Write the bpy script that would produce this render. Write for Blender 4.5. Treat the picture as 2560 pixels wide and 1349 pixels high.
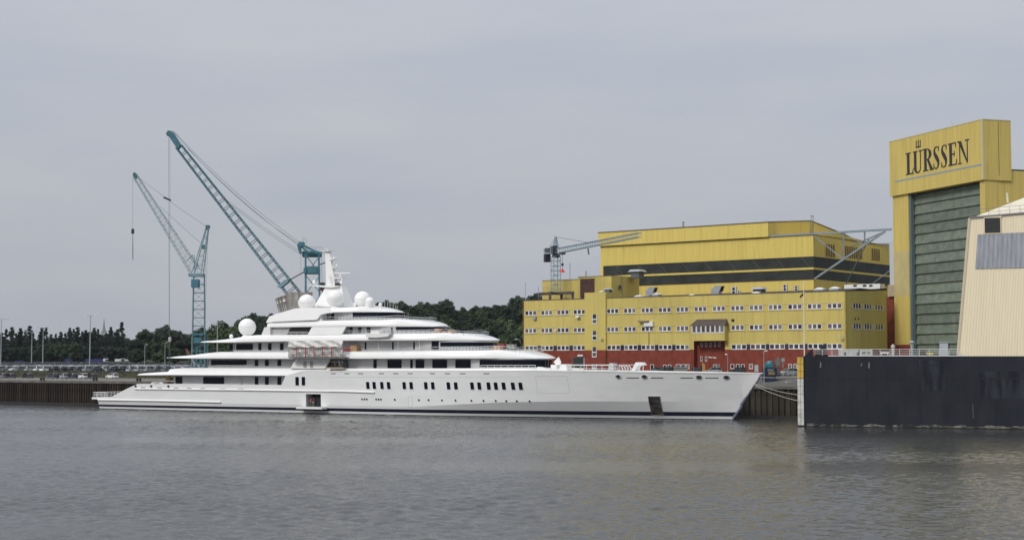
import bpy, bmesh, math, random
from mathutils import Vector, Matrix, noise
random.seed(7)
for o in list(bpy.data.objects): bpy.data.objects.remove(o)
S = bpy.context.scene
COL = S.collection

# ------------------------------------------------------------------ camera
F, CX, CY, CAMH, HOR = 3800.0, 1280.0, 674.5, 10.8, 900.0      # focal length in px of a 2560 wide frame
TH = math.atan((HOR-CY)/F); CT, ST = math.cos(TH), math.sin(TH)
EYE = Vector((0, 0, CAMH))
cd = bpy.data.cameras.new('camera'); cam = bpy.data.objects.new('camera', cd); COL.objects.link(cam)
cam.location = EYE; cam.rotation_euler = (math.pi/2+TH, 0, 0)
cd.sensor_width = 36; cd.sensor_fit = 'HORIZONTAL'; cd.lens = F/2560*36; cd.clip_start = 0.5; cd.clip_end = 12000
S.camera = cam

# ------------------------------------------------------------------ sky and light (bright overcast)
SUN_TO = Vector((-0.60, -0.62, 0.72)).normalized()
W = bpy.data.worlds.new('World'); S.world = W; W.use_nodes = True
nt = W.node_tree; nt.nodes.clear()
def wn(t, **k):
    n = nt.nodes.new(t)
    for a, b in k.items(): setattr(n, a, b)
    return n
wout = wn('ShaderNodeOutputWorld'); bg = wn('ShaderNodeBackground'); tc = wn('ShaderNodeTexCoord')
sky = wn('ShaderNodeTexSky', sky_type='NISHITA', sun_disc=False)
sky.sun_elevation = math.asin(SUN_TO.z); sky.sun_rotation = math.atan2(SUN_TO.x, SUN_TO.y)
sky.air_density = 1.0; sky.dust_density = 3.0
sep = wn('ShaderNodeSeparateXYZ'); nt.links.new(tc.outputs['Generated'], sep.inputs[0])
mr = wn('ShaderNodeMapRange'); mr.inputs['From Min'].default_value = 0.0; mr.inputs['From Max'].default_value = 1.0
nt.links.new(sep.outputs['Z'], mr.inputs['Value'])
pw = wn('ShaderNodeMath', operation='POWER'); pw.inputs[1].default_value = 1.45; nt.links.new(mr.outputs[0], pw.inputs[0])
grad = wn('ShaderNodeMix', data_type='RGBA'); nt.links.new(pw.outputs[0], grad.inputs[0])
grad.inputs[6].default_value = (0.380, 0.398, 0.440, 1); grad.inputs[7].default_value = (1.05, 1.09, 1.14, 1)
mp = wn('ShaderNodeMapping'); mp.inputs['Scale'].default_value = (1.0, 1.0, 4.5); nt.links.new(tc.outputs['Generated'], mp.inputs[0])
nz = wn('ShaderNodeTexNoise'); nz.inputs['Scale'].default_value = 4.0; nz.inputs['Detail'].default_value = 6; nz.inputs['Roughness'].default_value = 0.5
nt.links.new(mp.outputs[0], nz.inputs['Vector'])
cr = wn('ShaderNodeValToRGB'); cr.color_ramp.elements[0].position = 0.32; cr.color_ramp.elements[1].position = 0.70
cr.color_ramp.elements[0].color = (0.925, 0.94, 0.98, 1); cr.color_ramp.elements[1].color = (1.075, 1.055, 1.025, 1)
nt.links.new(nz.outputs['Fac'], cr.inputs[0])
mul = wn('ShaderNodeMix', data_type='RGBA', blend_type='MULTIPLY'); mul.inputs[0].default_value = 1.0
nt.links.new(grad.outputs[2], mul.inputs[6]); nt.links.new(cr.outputs[0], mul.inputs[7])
skm = wn('ShaderNodeMix', data_type='RGBA', blend_type='MULTIPLY'); skm.inputs[0].default_value = 1.0
skm.inputs[7].default_value = (0.06, 0.06, 0.06, 1); nt.links.new(sky.outputs[0], skm.inputs[6])
mx = wn('ShaderNodeMix', data_type='RGBA'); mx.inputs[0].default_value = 0.12        # thin blue through the cloud sheet
nt.links.new(mul.outputs[2], mx.inputs[6]); nt.links.new(skm.outputs[2], mx.inputs[7])
nt.links.new(mx.outputs[2], bg.inputs[0]); bg.inputs[1].default_value = 1.0
nt.links.new(bg.outputs[0], wout.inputs[0])
sl = bpy.data.lights.new('sun', 'SUN'); sl.energy = 1.5; sl.angle = math.radians(14); sl.color = (1.0, 0.965, 0.91)
so = bpy.data.objects.new('sun', sl); COL.objects.link(so)
so.rotation_euler = (-SUN_TO).to_track_quat('-Z', 'Y').to_euler(); so.location = (0, 0, 200)
vs = S.view_settings; vs.view_transform = 'Standard'; vs.look = 'None'; vs.exposure = 0.30; vs.gamma = 1.0; vs.use_curve_mapping = False
S.cycles.max_bounces = 6; S.cycles.diffuse_bounces = 3; S.cycles.glossy_bounces = 4; S.cycles.transmission_bounces = 4
S.cycles.use_denoising = True
try: S.cycles.denoiser = 'OPENIMAGEDENOISE'
except Exception: pass

# ------------------------------------------------------------------ survey helpers: where a sight line meets a real plane
def ray(px, py):
    x = (px-CX)/F; y = (CY-py)/F
    return Vector((x, CT-ST*y, ST+CT*y))
def atY(px, py, Y):
    d = ray(px, py); return EYE + d*(Y/d.y)
def onz(px, py, z):
    d = ray(px, py); return EYE + d*((z-CAMH)/d.z)
def onplane(px, py, p0, n):
    d = ray(px, py); return EYE + d*((p0-EYE).dot(n)/d.dot(n))
def V3(*a): return Vector(a)
ZUP = V3(0, 0, 1)

# ------------------------------------------------------------------ materials
MATS = {}
def mat(name, col, rough=0.6, metal=0.0, var=0.0, vscale=1.0, stretch=(1, 1, 1), bump=0.0, bscale=4.0, coat=0.0, spec=0.5, col2=None, lo=0.35, hi=0.65, rnd=0.0, detail=4, emit=None, streak=0.0, sscale=1.0):
    """procedural Principled material: colour broken up by object-space noise between col and col2"""
    if name in MATS: return MATS[name]
    m = bpy.data.materials.new(name); MATS[name] = m; m.use_nodes = True
    t = m.node_tree; b = t.nodes['Principled BSDF']
    b.inputs['Base Color'].default_value = (*col, 1); b.inputs['Roughness'].default_value = rough; b.inputs['Metallic'].default_value = metal
    b.inputs['Specular IOR Level'].default_value = spec
    if coat: b.inputs['Coat Weight'].default_value = coat; b.inputs['Coat Roughness'].default_value = 0.08
    tcn = t.nodes.new('ShaderNodeTexCoord'); mpn = t.nodes.new('ShaderNodeMapping'); mpn.inputs['Scale'].default_value = stretch
    t.links.new(tcn.outputs['Object'], mpn.inputs[0])
    last = None
    if var > 0 or col2:
        n = t.nodes.new('ShaderNodeTexNoise'); n.inputs['Scale'].default_value = vscale; n.inputs['Detail'].default_value = detail
        t.links.new(mpn.outputs[0], n.inputs['Vector'])
        r = t.nodes.new('ShaderNodeValToRGB'); r.color_ramp.elements[0].position = lo; r.color_ramp.elements[1].position = hi
        c2 = col2 or tuple(c*(1-var) for c in col)
        r.color_ramp.elements[0].color = (*c2, 1); r.color_ramp.elements[1].color = (*(tuple(min(1, c*(1+var*0.5)) for c in col) if not col2 else col), 1)
        t.links.new(n.outputs['Fac'], r.inputs[0]); last = r.outputs[0]
    if streak > 0:                                  # rain and rust runs: narrow vertical stains
        mp2 = t.nodes.new('ShaderNodeMapping'); mp2.inputs['Scale'].default_value = (1.6*sscale, 1.6*sscale, 0.07*sscale); t.links.new(tcn.outputs['Object'], mp2.inputs[0])
        n3 = t.nodes.new('ShaderNodeTexNoise'); n3.inputs['Scale'].default_value = 1.0; n3.inputs['Detail'].default_value = 5; n3.inputs['Roughness'].default_value = 0.65; t.links.new(mp2.outputs[0], n3.inputs['Vector'])
        r3 = t.nodes.new('ShaderNodeValToRGB'); r3.color_ramp.elements[0].position = 0.50; r3.color_ramp.elements[1].position = 0.74
        r3.color_ramp.elements[0].color = (1, 1, 1, 1); r3.color_ramp.elements[1].color = (1-streak*0.8, 1-streak, 1-streak, 1); t.links.new(n3.outputs['Fac'], r3.inputs[0])
        m3 = t.nodes.new('ShaderNodeMix'); m3.data_type = 'RGBA'; m3.blend_type = 'MULTIPLY'; m3.inputs[0].default_value = 1
        if last: t.links.new(last, m3.inputs[6])
        else: m3.inputs[6].default_value = (*col, 1)
        t.links.new(r3.outputs[0], m3.inputs[7]); last = m3.outputs[2]
    if rnd > 0:
        oi = t.nodes.new('ShaderNodeObjectInfo'); mrn = t.nodes.new('ShaderNodeMapRange')
        mrn.inputs['To Min'].default_value = 1-rnd; mrn.inputs['To Max'].default_value = 1+rnd; t.links.new(oi.outputs['Random'], mrn.inputs['Value'])
        mm = t.nodes.new('ShaderNodeMix'); mm.data_type = 'RGBA'; mm.blend_type = 'MULTIPLY'; mm.inputs[0].default_value = 1
        if last: t.links.new(last, mm.inputs[6])
        else: mm.inputs[6].default_value = (*col, 1)
        t.links.new(mrn.outputs[0], mm.inputs[7]); last = mm.outputs[2]
    if last: t.links.new(last, b.inputs['Base Color'])
    if bump > 0:
        n2 = t.nodes.new('ShaderNodeTexNoise'); n2.inputs['Scale'].default_value = bscale; n2.inputs['Detail'].default_value = 3
        t.links.new(mpn.outputs[0], n2.inputs['Vector']); bp = t.nodes.new('ShaderNodeBump'); bp.inputs['Strength'].default_value = 1.0
        bp.inputs['Distance'].default_value = bump; t.links.new(n2.outputs['Fac'], bp.inputs['Height']); t.links.new(bp.outputs[0], b.inputs['Normal'])
    if emit: b.inputs['Emission Color'].default_value = (*emit[0], 1); b.inputs['Emission Strength'].default_value = emit[1]
    return m

# ------------------------------------------------------------------ mesh builder
class MB:
    def __init__(self): self.v = []; self.f = []; self.m = []; self.mi = 0
    def add(self, pts, faces):
        o = len(self.v); self.v += [Vector(p) for p in pts]
        for f in faces: self.f.append([o+i for i in f]); self.m.append(self.mi)
        return self
    def poly(self, pts): return self.add(pts, [list(range(len(pts)))])
    def prism(self, pts, ext):
        """closed polygon pushed along ext"""
        pts = [Vector(p) for p in pts]; ext = Vector(ext); n = len(pts)
        nrm = Vector((0, 0, 0))
        for i in range(n): nrm += pts[i].cross(pts[(i+1) % n])
        if nrm.dot(ext) > 0: pts = pts[::-1]
        allp = pts + [p+ext for p in pts]
        fs = [list(range(n)), list(range(2*n-1, n-1, -1))] + [[i, i+n, (i+1) % n+n, (i+1) % n] for i in range(n)]
        fs = [f[::1] for f in fs]
        # side winding: flip so normals face outward
        fs = fs[:2] + [f[::-1] for f in fs[2:]] if False else fs
        return self.add(allp, fs)
    def box(self, c, a, b, d):
        """box centred at c with half axes a, b, d"""
        c, a, b, d = map(Vector, (c, a, b, d))
        return self.prism([c-a-b-d, c+a-b-d, c+a+b-d, c-a+b-d], 2*d)
    def abox(self, x0, x1, y0, y1, z0, z1):
        return self.box(((x0+x1)/2, (y0+y1)/2, (z0+z1)/2), ((x1-x0)/2, 0, 0), (0, (y1-y0)/2, 0), (0, 0, (z1-z0)/2))
    def bar(self, p, q, w, h=None, up=None):
        p, q = Vector(p), Vector(q); h = h or w; d = (q-p)
        if d.length < 1e-6: return self
        d = d.normalized(); u = Vector(up) if up else (ZUP if abs(d.z) < 0.95 else V3(1, 0, 0))
        s = d.cross(u).normalized(); u = s.cross(d).normalized()
        return self.prism([p-s*w/2-u*h/2, p+s*w/2-u*h/2, p+s*w/2+u*h/2, p-s*w/2+u*h/2], q-p)
    def tube(self, p, q, r, r2=None, n=8, cap=True):
        p, q = Vector(p), Vector(q); r2 = r if r2 is None else r2; d = (q-p).normalized()
        u = ZUP if abs(d.z) < 0.95 else V3(1, 0, 0); s = d.cross(u).normalized(); u = s.cross(d)
        A = [p+(s*math.cos(k*2*math.pi/n)+u*math.sin(k*2*math.pi/n))*r for k in range(n)]
        B = [q+(s*math.cos(k*2*math.pi/n)+u*math.sin(k*2*math.pi/n))*r2 for k in range(n)]
        fs = [[(k+1) % n, k, n+k, n+(k+1) % n] for k in range(n)]
        fs = [f[::-1] for f in fs]
        if cap: fs += [list(range(n)), list(range(2*n-1, n-1, -1))]
        return self.add(A+B, fs)
    def path(self, pts, r, n=6):
        """one continuous tube through the points"""
        pts = [Vector(p) for p in pts]; rings = []
        for i, p in enumerate(pts):
            d = (pts[min(i+1, len(pts)-1)]-pts[max(i-1, 0)]).normalized(); u = ZUP if abs(d.z) < 0.95 else V3(1, 0, 0)
            s = d.cross(u).normalized(); u = s.cross(d)
            rings += [p+(s*math.cos(k*2*math.pi/n)+u*math.sin(k*2*math.pi/n))*r for k in range(n)]
        fs = [[i*n+k, i*n+(k+1) % n, (i+1)*n+(k+1) % n, (i+1)*n+k] for i in range(len(pts)-1) for k in range(n)]
        fs += [list(range(n))[::-1], list(range((len(pts)-1)*n, len(pts)*n))]
        return self.add(rings, fs)
    def lathe(self, c, prof, n=20, axis=None):
        """profile [(r, h)] turned about an axis through c"""
        c = Vector(c); ax = Vector(axis).normalized() if axis else ZUP; u = V3(1, 0, 0) if abs(ax.x) < 0.9 else V3(0, 1, 0)
        s = ax.cross(u).normalized(); u = s.cross(ax); P = []
        for r, h in prof: P += [c+ax*h+(s*math.cos(k*2*math.pi/n)+u*math.sin(k*2*math.pi/n))*max(r, 1e-4) for k in range(n)]
        fs = [[i*n+k, i*n+(k+1) % n, (i+1)*n+(k+1) % n, (i+1)*n+k] for i in range(len(prof)-1) for k in range(n)]
        fs += [list(range(n))[::-1], list(range((len(prof)-1)*n, len(prof)*n))]
        return self.add(P, fs)
    def grid(self, fn, nu, nv):
        o = [fn(i/nu, j/nv) for i in range(nu+1) for j in range(nv+1)]
        return self.add(o, [[i*(nv+1)+j, (i+1)*(nv+1)+j, (i+1)*(nv+1)+j+1, i*(nv+1)+j+1] for i in range(nu) for j in range(nv)])
    def build(self, name, mats, parent=None, smooth=None, recalc=True):
        org = ORG.get(parent.name, V3(0, 0, 0)) if parent else V3(0, 0, 0)
        me = bpy.data.meshes.new(name); me.from_pydata([p-org for p in self.v], [], self.f)
        if not isinstance(mats, (list, tuple)): mats = [mats]
        for m in mats: me.materials.append(m)
        me.polygons.foreach_set('material_index', [min(i, len(mats)-1) for i in self.m])
        if recalc:
            bm = bmesh.new(); bm.from_mesh(me); bmesh.ops.recalc_face_normals(bm, faces=bm.faces); bm.to_mesh(me); bm.free()
        if smooth:
            me.polygons.foreach_set('use_smooth', [True]*len(me.polygons)); me.set_sharp_from_angle(angle=math.radians(smooth))
        me.update()
        o = bpy.data.objects.new(name, me); COL.objects.link(o)
        if parent: o.parent = parent; ORG[o.name] = org
        else: ORG[o.name] = V3(0, 0, 0)
        return o
ORG = {}
def tag(o, label=None, cat=None, group=None, kind=None):
    if label: o['label'] = label
    if cat: o['category'] = cat
    if group: o['group'] = group
    if kind: o['kind'] = kind
    return o
def thing(name, label, cat, loc, group=None):
    o = bpy.data.objects.new(name, None); COL.objects.link(o); o.location = loc; o.empty_display_size = 0.5
    ORG[o.name] = Vector(loc); return tag(o, label, cat, group)
def copy_tree(o, parent=None):
    c = o.copy(); COL.objects.link(c); c.parent = parent
    for ch in o.children: copy_tree(ch, c)
    return c
def place(root, loc, rz=0.0, sc=None):
    root.location = loc; root.rotation_euler = (0, 0, rz)
    if sc: root.scale = sc if isinstance(sc, tuple) else (sc, sc, sc)
    return root
ORDW = ['first', 'second', 'third', 'fourth', 'fifth', 'sixth', 'seventh', 'eighth', 'ninth', 'tenth', 'eleventh', 'twelfth', 'thirteenth', 'fourteenth', 'fifteenth', 'sixteenth', 'seventeenth', 'eighteenth', 'nineteenth', 'twentieth']
def ordw(i):
    if i < 20: return ORDW[i]
    t = ['twenty', 'thirty', 'forty', 'fifty', 'sixty', 'seventy', 'eighty', 'ninety'][(i+1)//10-2]; u = (i+1) % 10
    return t+'-'+ORDW[u-1] if u else {'twenty': 'twentieth', 'thirty': 'thirtieth', 'forty': 'fortieth', 'fifty': 'fiftieth', 'sixty': 'sixtieth', 'seventy': 'seventieth', 'eighty': 'eightieth', 'ninety': 'ninetieth'}[t]
def interp(tab, x):
    if x <= tab[0][0]: return tab[0][1]
    for (a, b), (c, d) in zip(tab, tab[1:]):
        if x <= c: return b+(d-b)*(x-a)/max(c-a, 1e-9)
    return tab[-1][1]

# material palette
WHITE = mat('white_gloss_paint', (0.80, 0.80, 0.79), 0.28, var=0.03, vscale=0.35, coat=0.3)
HULLW = mat('hull_white_paint', (0.745, 0.75, 0.75), 0.16, var=0.035, vscale=0.25, stretch=(1, 1, 3), coat=0.3)
NAVY = mat('navy_stripe_and_shadow_line', (0.008, 0.009, 0.03), 0.3)
YGLASS = mat('yacht_tinted_glass', (0.004, 0.005, 0.012), 0.10, spec=0.12)
SHADOWW = mat('shaded_primer_white', (0.43, 0.43, 0.435), 0.5, var=0.10, vscale=0.5)  # grey primer white, darkened further to paint in the shade under the overhangs
SEAM = mat('seam_grey', (0.42, 0.43, 0.43), 0.6)
DARK = mat('dark_interior', (0.012, 0.012, 0.014), 0.8)
CHROME = mat('stainless_rail', (0.62, 0.63, 0.64), 0.25, metal=0.7)
STEEL = mat('exhaust_steel', (0.46, 0.43, 0.39), 0.32, metal=0.9, var=0.14, vscale=0.6, stretch=(2, 2, 0.3))
RADW = mat('radome_white', (0.82, 0.82, 0.81), 0.45)
TEAK = mat('teak_deck', (0.30, 0.20, 0.12), 0.7, var=0.2, vscale=2)
# ------------------------------------------------------------------ river axis: U along quay and yacht, V away from camera
AL = math.radians(29.0)
UU = V3(math.cos(AL), -math.sin(AL), 0); VV = V3(math.sin(AL), math.cos(AL), 0)
def uv(u, v, z=0.0): return UU*u + VV*v + ZUP*z
VQ = 274.5           # quay face
def uvhit(px, py, v):
    p = onplane(px, py, VV*v, VV); return p.dot(UU), p.z

# ------------------------------------------------------------------ water
def water_mat():
    m = bpy.data.materials.new('river_water'); m.use_nodes = True; t = m.node_tree; b = t.nodes['Principled BSDF']
    b.inputs['Base Color'].default_value = (0.041, 0.043, 0.042, 1); b.inputs['Roughness'].default_value = 0.10
    b.inputs['IOR'].default_value = 1.333
    g = t.nodes.new('ShaderNodeNewGeometry')
    def nzt(scale, sx, sy, det, rot=0.0, rough=0.55):
        mp_ = t.nodes.new('ShaderNodeMapping'); mp_.inputs['Scale'].default_value = (sx, sy, 1); mp_.inputs['Rotation'].default_value = (0, 0, rot)
        t.links.new(g.outputs['Position'], mp_.inputs[0])
        n = t.nodes.new('ShaderNodeTexNoise'); n.inputs['Scale'].default_value = scale; n.inputs['Detail'].default_value = det; n.inputs['Roughness'].default_value = rough
        t.links.new(mp_.outputs[0], n.inputs['Vector']); return n.outputs['Fac']
    def math_(op, a, b_, c=None):
        n = t.nodes.new('ShaderNodeMath'); n.operation = op
        for i, x in enumerate((a, b_, c)):
            if x is None: continue
            if isinstance(x, (int, float)): n.inputs[i].default_value = x
            else: t.links.new(x, n.inputs[i])
        return n.outputs[0]
    w1 = nzt(0.75, 1.0, 1.3, 4, 0.35)       # wind chop about two metres long
    w2 = nzt(2.1, 1.0, 1.6, 3, -0.25)       # ripples
    w3 = nzt(0.10, 0.7, 1.6, 2, 0.5)        # slow swell / boat wash
    patch = nzt(0.018, 0.35, 1.7, 4, 0.42)  # gusts: ruffled and calm patches
    pr = t.nodes.new('ShaderNodeMapRange'); pr.inputs['From Min'].default_value = 0.36; pr.inputs['From Max'].default_value = 0.66
    pr.inputs['To Min'].default_value = 0.55; pr.inputs['To Max'].default_value = 1.25; t.links.new(patch, pr.inputs['Value'])
    chop = math_('ADD', math_('MULTIPLY', w1, 0.04), math_('MULTIPLY', w2, 0.085))
    hgt = math_('ADD', math_('MULTIPLY', chop, pr.outputs[0]), math_('MULTIPLY', w3, 0.0))
    bp = t.nodes.new('ShaderNodeBump'); bp.inputs['Strength'].default_value = 1.0; bp.inputs['Distance'].default_value = 1.0
    t.links.new(hgt, bp.inputs['Height']); t.links.new(bp.outputs[0], b.inputs['Normal'])
    return m
# real wind waves over the reach in view; the flat river sheet carries on beyond it
import numpy as np
def wave_sheet():
    rng = np.random.default_rng(12)
    xs = np.arange(-150, 150.01, 0.34); ys = [40.0]
    while ys[-1] < 400: ys.append(ys[-1]+(0.30 if ys[-1] < 190 else 0.44))
    ys = np.array(ys); X, Y = np.meshgrid(xs, ys, indexing='ij'); Zw = np.zeros_like(X)
    gust = np.zeros_like(X)
    for lam, ang in ((95, 1.1), (60, 1.5), (140, 1.35), (38, 1.25), (26, 1.7)):
        k = 2*math.pi/lam; gust += np.sin(k*(X*math.cos(ang)*0.5+Y*math.sin(ang))+rng.uniform(0, 6.28)+0.6*np.sin(0.021*X+rng.uniform(0, 6.28)))/5
    gust = np.clip(0.86+0.85*gust, 0.25, 1.8)
    lee = 1-0.55*np.clip((X-36)/14, 0, 1)*np.clip((Y-165)/60, 0, 1); gust = gust*lee      # sheltered water beside the dock
    for i in range(54):
        lam = 0.9*(2.7/0.9)**(rng.random()**1.3); ang = math.radians(248+rng.normal(0, 34)); k = 2*math.pi/lam
        a = 0.0078*lam**0.9*rng.uniform(0.6, 1.3)/math.sqrt(54/14); ph = k*(X*math.cos(ang)+Y*math.sin(ang))+rng.uniform(0, 6.28)
        Zw += a*(np.sin(ph)+0.25*np.cos(2*ph))*gust
    edge = np.minimum(np.minimum(X+150, 150-X), np.minimum(Y-40, 400-Y)); Zw *= np.clip(edge/12, 0, 1)
    nx, ny = X.shape; co = np.stack([X, Y, Zw], -1).reshape(-1, 3).astype(np.float32)
    idx = np.arange(nx*ny).reshape(nx, ny); q = np.stack([idx[:-1, :-1], idx[1:, :-1], idx[1:, 1:], idx[:-1, 1:]], -1).reshape(-1, 4).astype(np.int32)
    me = bpy.data.meshes.new('river_water'); me.vertices.add(len(co)); me.vertices.foreach_set('co', co.ravel()); me.loops.add(q.size); me.loops.foreach_set('vertex_index', q.ravel())
    me.polygons.add(len(q)); me.polygons.foreach_set('loop_start', np.arange(0, q.size, 4, dtype=np.int32)); me.polygons.foreach_set('use_smooth', np.ones(len(q), dtype=bool)); me.update(calc_edges=True)
    return me
WATER = water_mat()
me = wave_sheet(); me.materials.append(WATER); wo = bpy.data.objects.new('river_water', me); COL.objects.link(wo); tag(wo, kind='structure')
mb = MB(); e = 2500.0
for x0, x1, y0, y1 in ((-e, -150, -400, 900), (150, e, -400, 900), (-150, 150, -400, 40), (-150, 150, 400, 900)): mb.add([(x0, y0, 0), (x1, y0, 0), (x1, y1, 0), (x0, y1, 0)], [[0, 1, 2, 3]])
tag(mb.build('river_water', WATER), kind='structure')

# ------------------------------------------------------------------ land behind the quay: apron, bank, yard
ASPH = mat('yard_asphalt', (0.10, 0.098, 0.092), 0.9, var=0.3, vscale=0.15, bump=0.01)
APRON = mat('quay_concrete', (0.145, 0.138, 0.125), 0.9, var=0.3, vscale=0.3, stretch=(1, 1, 1), bump=0.01)
GRASS = mat('dry_grass_bank', (0.085, 0.078, 0.052), 0.95, col2=(0.05, 0.055, 0.032), vscale=0.8, bump=0.05)
PL = [(VQ+0.35, 5.75), (320, 5.75), (326, 7.3), (330, 7.4), (480, 8.2), (700, 9.35), (1200, 9.5), (3000, 12)]
PR = [(VQ+0.35, 5.95), (279, 5.95), (290, 7.75), (300, 7.85), (480, 8.2), (700, 8.6), (1200, 9.0), (3000, 12)]
def wleft(u):
    x = min(1, max(0, (u+250)/55)); return x*x*(3-2*x)
def land_z(u, v):
    w = wleft(u); return interp(PL, v)*(1-w)+interp(PR, v)*w
US = [-2600, -900, -600, -450, -380, -330]+[-300+i*10 for i in range(14)]+[-150, -120, -80, -30, 60, 300, 1500]
def strip(name, m, i0, i1, sub, lift=0.0, u0=-1e9, u1=1e9, kind='structure'):
    mb = MB(); us = [u for u in US if u0 <= u <= u1]; pts = []
    nl = (i1-i0)*sub+1
    for u in us:
        w = wleft(u)
        for k in range(nl):
            x = i0+k/sub; i = min(int(x), len(PL)-2); fr = x-i
            a = [(PL[j][0]*(1-w)+PR[j][0]*w, PL[j][1]*(1-w)+PR[j][1]*w) for j in (i, i+1)]
            v = a[0][0]+(a[1][0]-a[0][0])*fr; z = a[0][1]+(a[1][1]-a[0][1])*fr
            pts.append(uv(u, v, z+lift))
    mb.add(pts, [[i*nl+k, (i+1)*nl+k, (i+1)*nl+k+1, i*nl+k+1] for i in range(len(us)-1) for k in range(nl-1)])
    return tag(mb.build(name, m), kind=kind)
strip('quay_apron', APRON, 0, 1, 1)
strip('ground', ASPH, 2, 7, 1)
strip('grass_bank', GRASS, 1, 2, 2, u1=-190)
strip('ramp', ASPH, 1, 2, 2, u0=-190)

# ------------------------------------------------------------------ quay wall of sheet piles
PILE = mat('rusty_sheet_pile', (0.052, 0.038, 0.028), 0.9, spec=0.2, col2=(0.020, 0.015, 0.013), vscale=1.3, stretch=(1, 1, 0.35), lo=0.3, hi=0.7, bump=0.02, rnd=0.45)
PILE2 = mat('silty_sheet_pile', (0.062, 0.053, 0.040), 0.9, spec=0.2, col2=(0.024, 0.020, 0.017), vscale=1.1, stretch=(1, 1, 0.3), lo=0.3, hi=0.7, bump=0.02, rnd=0.35)
CAPC = mat('quay_coping', (0.12, 0.112, 0.10), 0.9, var=0.35, vscale=0.6)
COPING_DK = mat('wet_quay_steel', (0.02, 0.018, 0.016), 0.6)
def quay_wall(label, ua, ub, ztop, pitch, m, depth, name='quay_wall'):
    t = thing(name, label, 'quay wall', uv((ua+ub)/2, VQ, 0))
    cap = MB(); cap.prism([uv(ua, VQ-0.25, ztop-0.55), uv(ub, VQ-0.25, ztop-0.55), uv(ub, VQ-0.25, ztop+0.02), uv(ua, VQ-0.25, ztop+0.02)], VV*1.2)
    cap.build('coping', CAPC, t)
    bk = MB(); bk.prism([uv(ua, VQ+depth+0.02, -2), uv(ub, VQ+depth+0.02, -2), uv(ub, VQ+depth+0.02, ztop-0.55), uv(ua, VQ+depth+0.02, ztop-0.55)], VV*0.5)
    bk.build('backing_wall', mat('pile_backing', (0.03, 0.024, 0.02), 0.9), t)
    wl = MB(); wl.prism([uv(ua, VQ-0.06, -1), uv(ub, VQ-0.06, -1), uv(ub, VQ-0.06, 0.42), uv(ua, VQ-0.06, 0.42)], VV*0.05)
    wl.build('wet_band', COPING_DK, t)
    # one sheet pile: a pan profile, standing proud of the next by its depth
    mb = MB(); p = pitch
    prof = [(-p*0.5, depth), (-p*0.36, depth), (-p*0.24, 0), (p*0.24, 0), (p*0.36, depth), (p*0.5, depth)]
    prof2 = prof+[(p*0.5, depth+0.03), (-p*0.5, depth+0.03)]
    mb.prism([UU*a+VV*b+ZUP*-1.5 for a, b in prof2], ZUP*(ztop-0.6+1.5))
    first = mb.build('sheet_pile', m, None); first.parent = t
    n = int((ub-ua)/pitch); org = uv((ua+ub)/2, VQ, 0)
    for i in range(n):
        o = first if i == 0 else first.copy()
        if i: COL.objects.link(o)
        o.parent = t; o.location = uv(ua+(i+0.5)*pitch, VQ, random.uniform(-0.06, 0.0))-org
    return t
uL, _ = uvhit(-120, 950, VQ); uM, _ = uvhit(420, 950, VQ); uR0, _ = uvhit(1790, 965, VQ); uR1, _ = uvhit(2070, 965, VQ)
quay_wall('rusty ribbed sheet pile quay wall behind the yacht stern', uL, uM, 5.76, 0.80, PILE, 0.30)
quay_wall('dark silty sheet pile quay wall between yacht bow and floating dock', uR0, uR1, 5.96, 1.15, PILE2, 0.34)
mb = MB(); mb.prism([uv(uM+0.4, VQ+0.34, -2), uv(uR0-0.4, VQ+0.34, -2), uv(uR0-0.4, VQ+0.34, 5.85), uv(uM+0.4, VQ+0.34, 5.75)], VV*0.5)
tag(mb.build('quay_wall', PILE), 'plain stretch of quay wall hidden behind the yacht hull', 'quay wall')
mb = MB(); mb.prism([uv(uR1+0.4, VQ+0.34, -2), uv(uR1+300, VQ+0.34, -2), uv(uR1+300, VQ+0.34, 5.9), uv(uR1+0.4, VQ+0.34, 5.9)], VV*0.5)
tag(mb.build('quay_wall', PILE), 'plain stretch of quay wall hidden behind the floating dock', 'quay wall')
mb = MB(); mb.prism([uv(uL-0.4, VQ+0.34, -2), uv(uL-700, VQ+0.34, -2), uv(uL-700, VQ+0.34, 5.7), uv(uL-0.4, VQ+0.34, 5.7)], VV*0.5)
tag(mb.build('quay_wall', PILE), 'plain stretch of quay wall beyond the left edge', 'quay wall')
# ------------------------------------------------------------------ motor yacht
VC = 262.0
_u, _z = uvhit(245, 1020, VC-9.0); U0 = _u                 # s = 0 at the transom
def Yp(s, t, z): return uv(U0+s, VC+t, z)
def yh(px, py, t):
    u, z = uvhit(px, py, VC+t); return u-U0, z
SB = yh(1828, 1047, 0)[0]; ST_, ZT_ = yh(1906, 932, 0)
def stem(z): return SB+(ST_-SB)*(z/ZT_)
def fair(s, s0, s1, b, p):
    if s <= s0: return b
    x = min(1.0, (s-s0)/(s1-s0)); return b*max(0.0, 1-x**p)
def sternf(s, a, n=34): 
    x = min(1.0, max(0.0, s/n)); return a+(1-a)*(1-(1-x)**2)
ZK = 3.25
def zk(s): return interp([(0, 1.75), (84, 1.75), (93, 2.25), (104, 2.85), (118, 3.2), (150, 3.3)], s)
def hb(s, z):
    b1 = fair(s, 92, ST_, 10.5, 2.5)*sternf(s, 0.90); bk = fair(s, 86, stem(ZK), 10.3, 2.1)*sternf(s, 0.88); b0 = fair(s, 80, SB, 9.85, 1.54)*sternf(s, 0.86)
    k_ = zk(s); bk = bk if s > 118 else bk+(b1-bk)*(k_-ZK)/(9.2-ZK)
    if z < k_: return max(0.0, b0+(bk-b0)*(z/k_))
    return max(0.0, bk+(b1-bk)*min(1.3, (z-k_)/(9.2-k_)))
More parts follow.
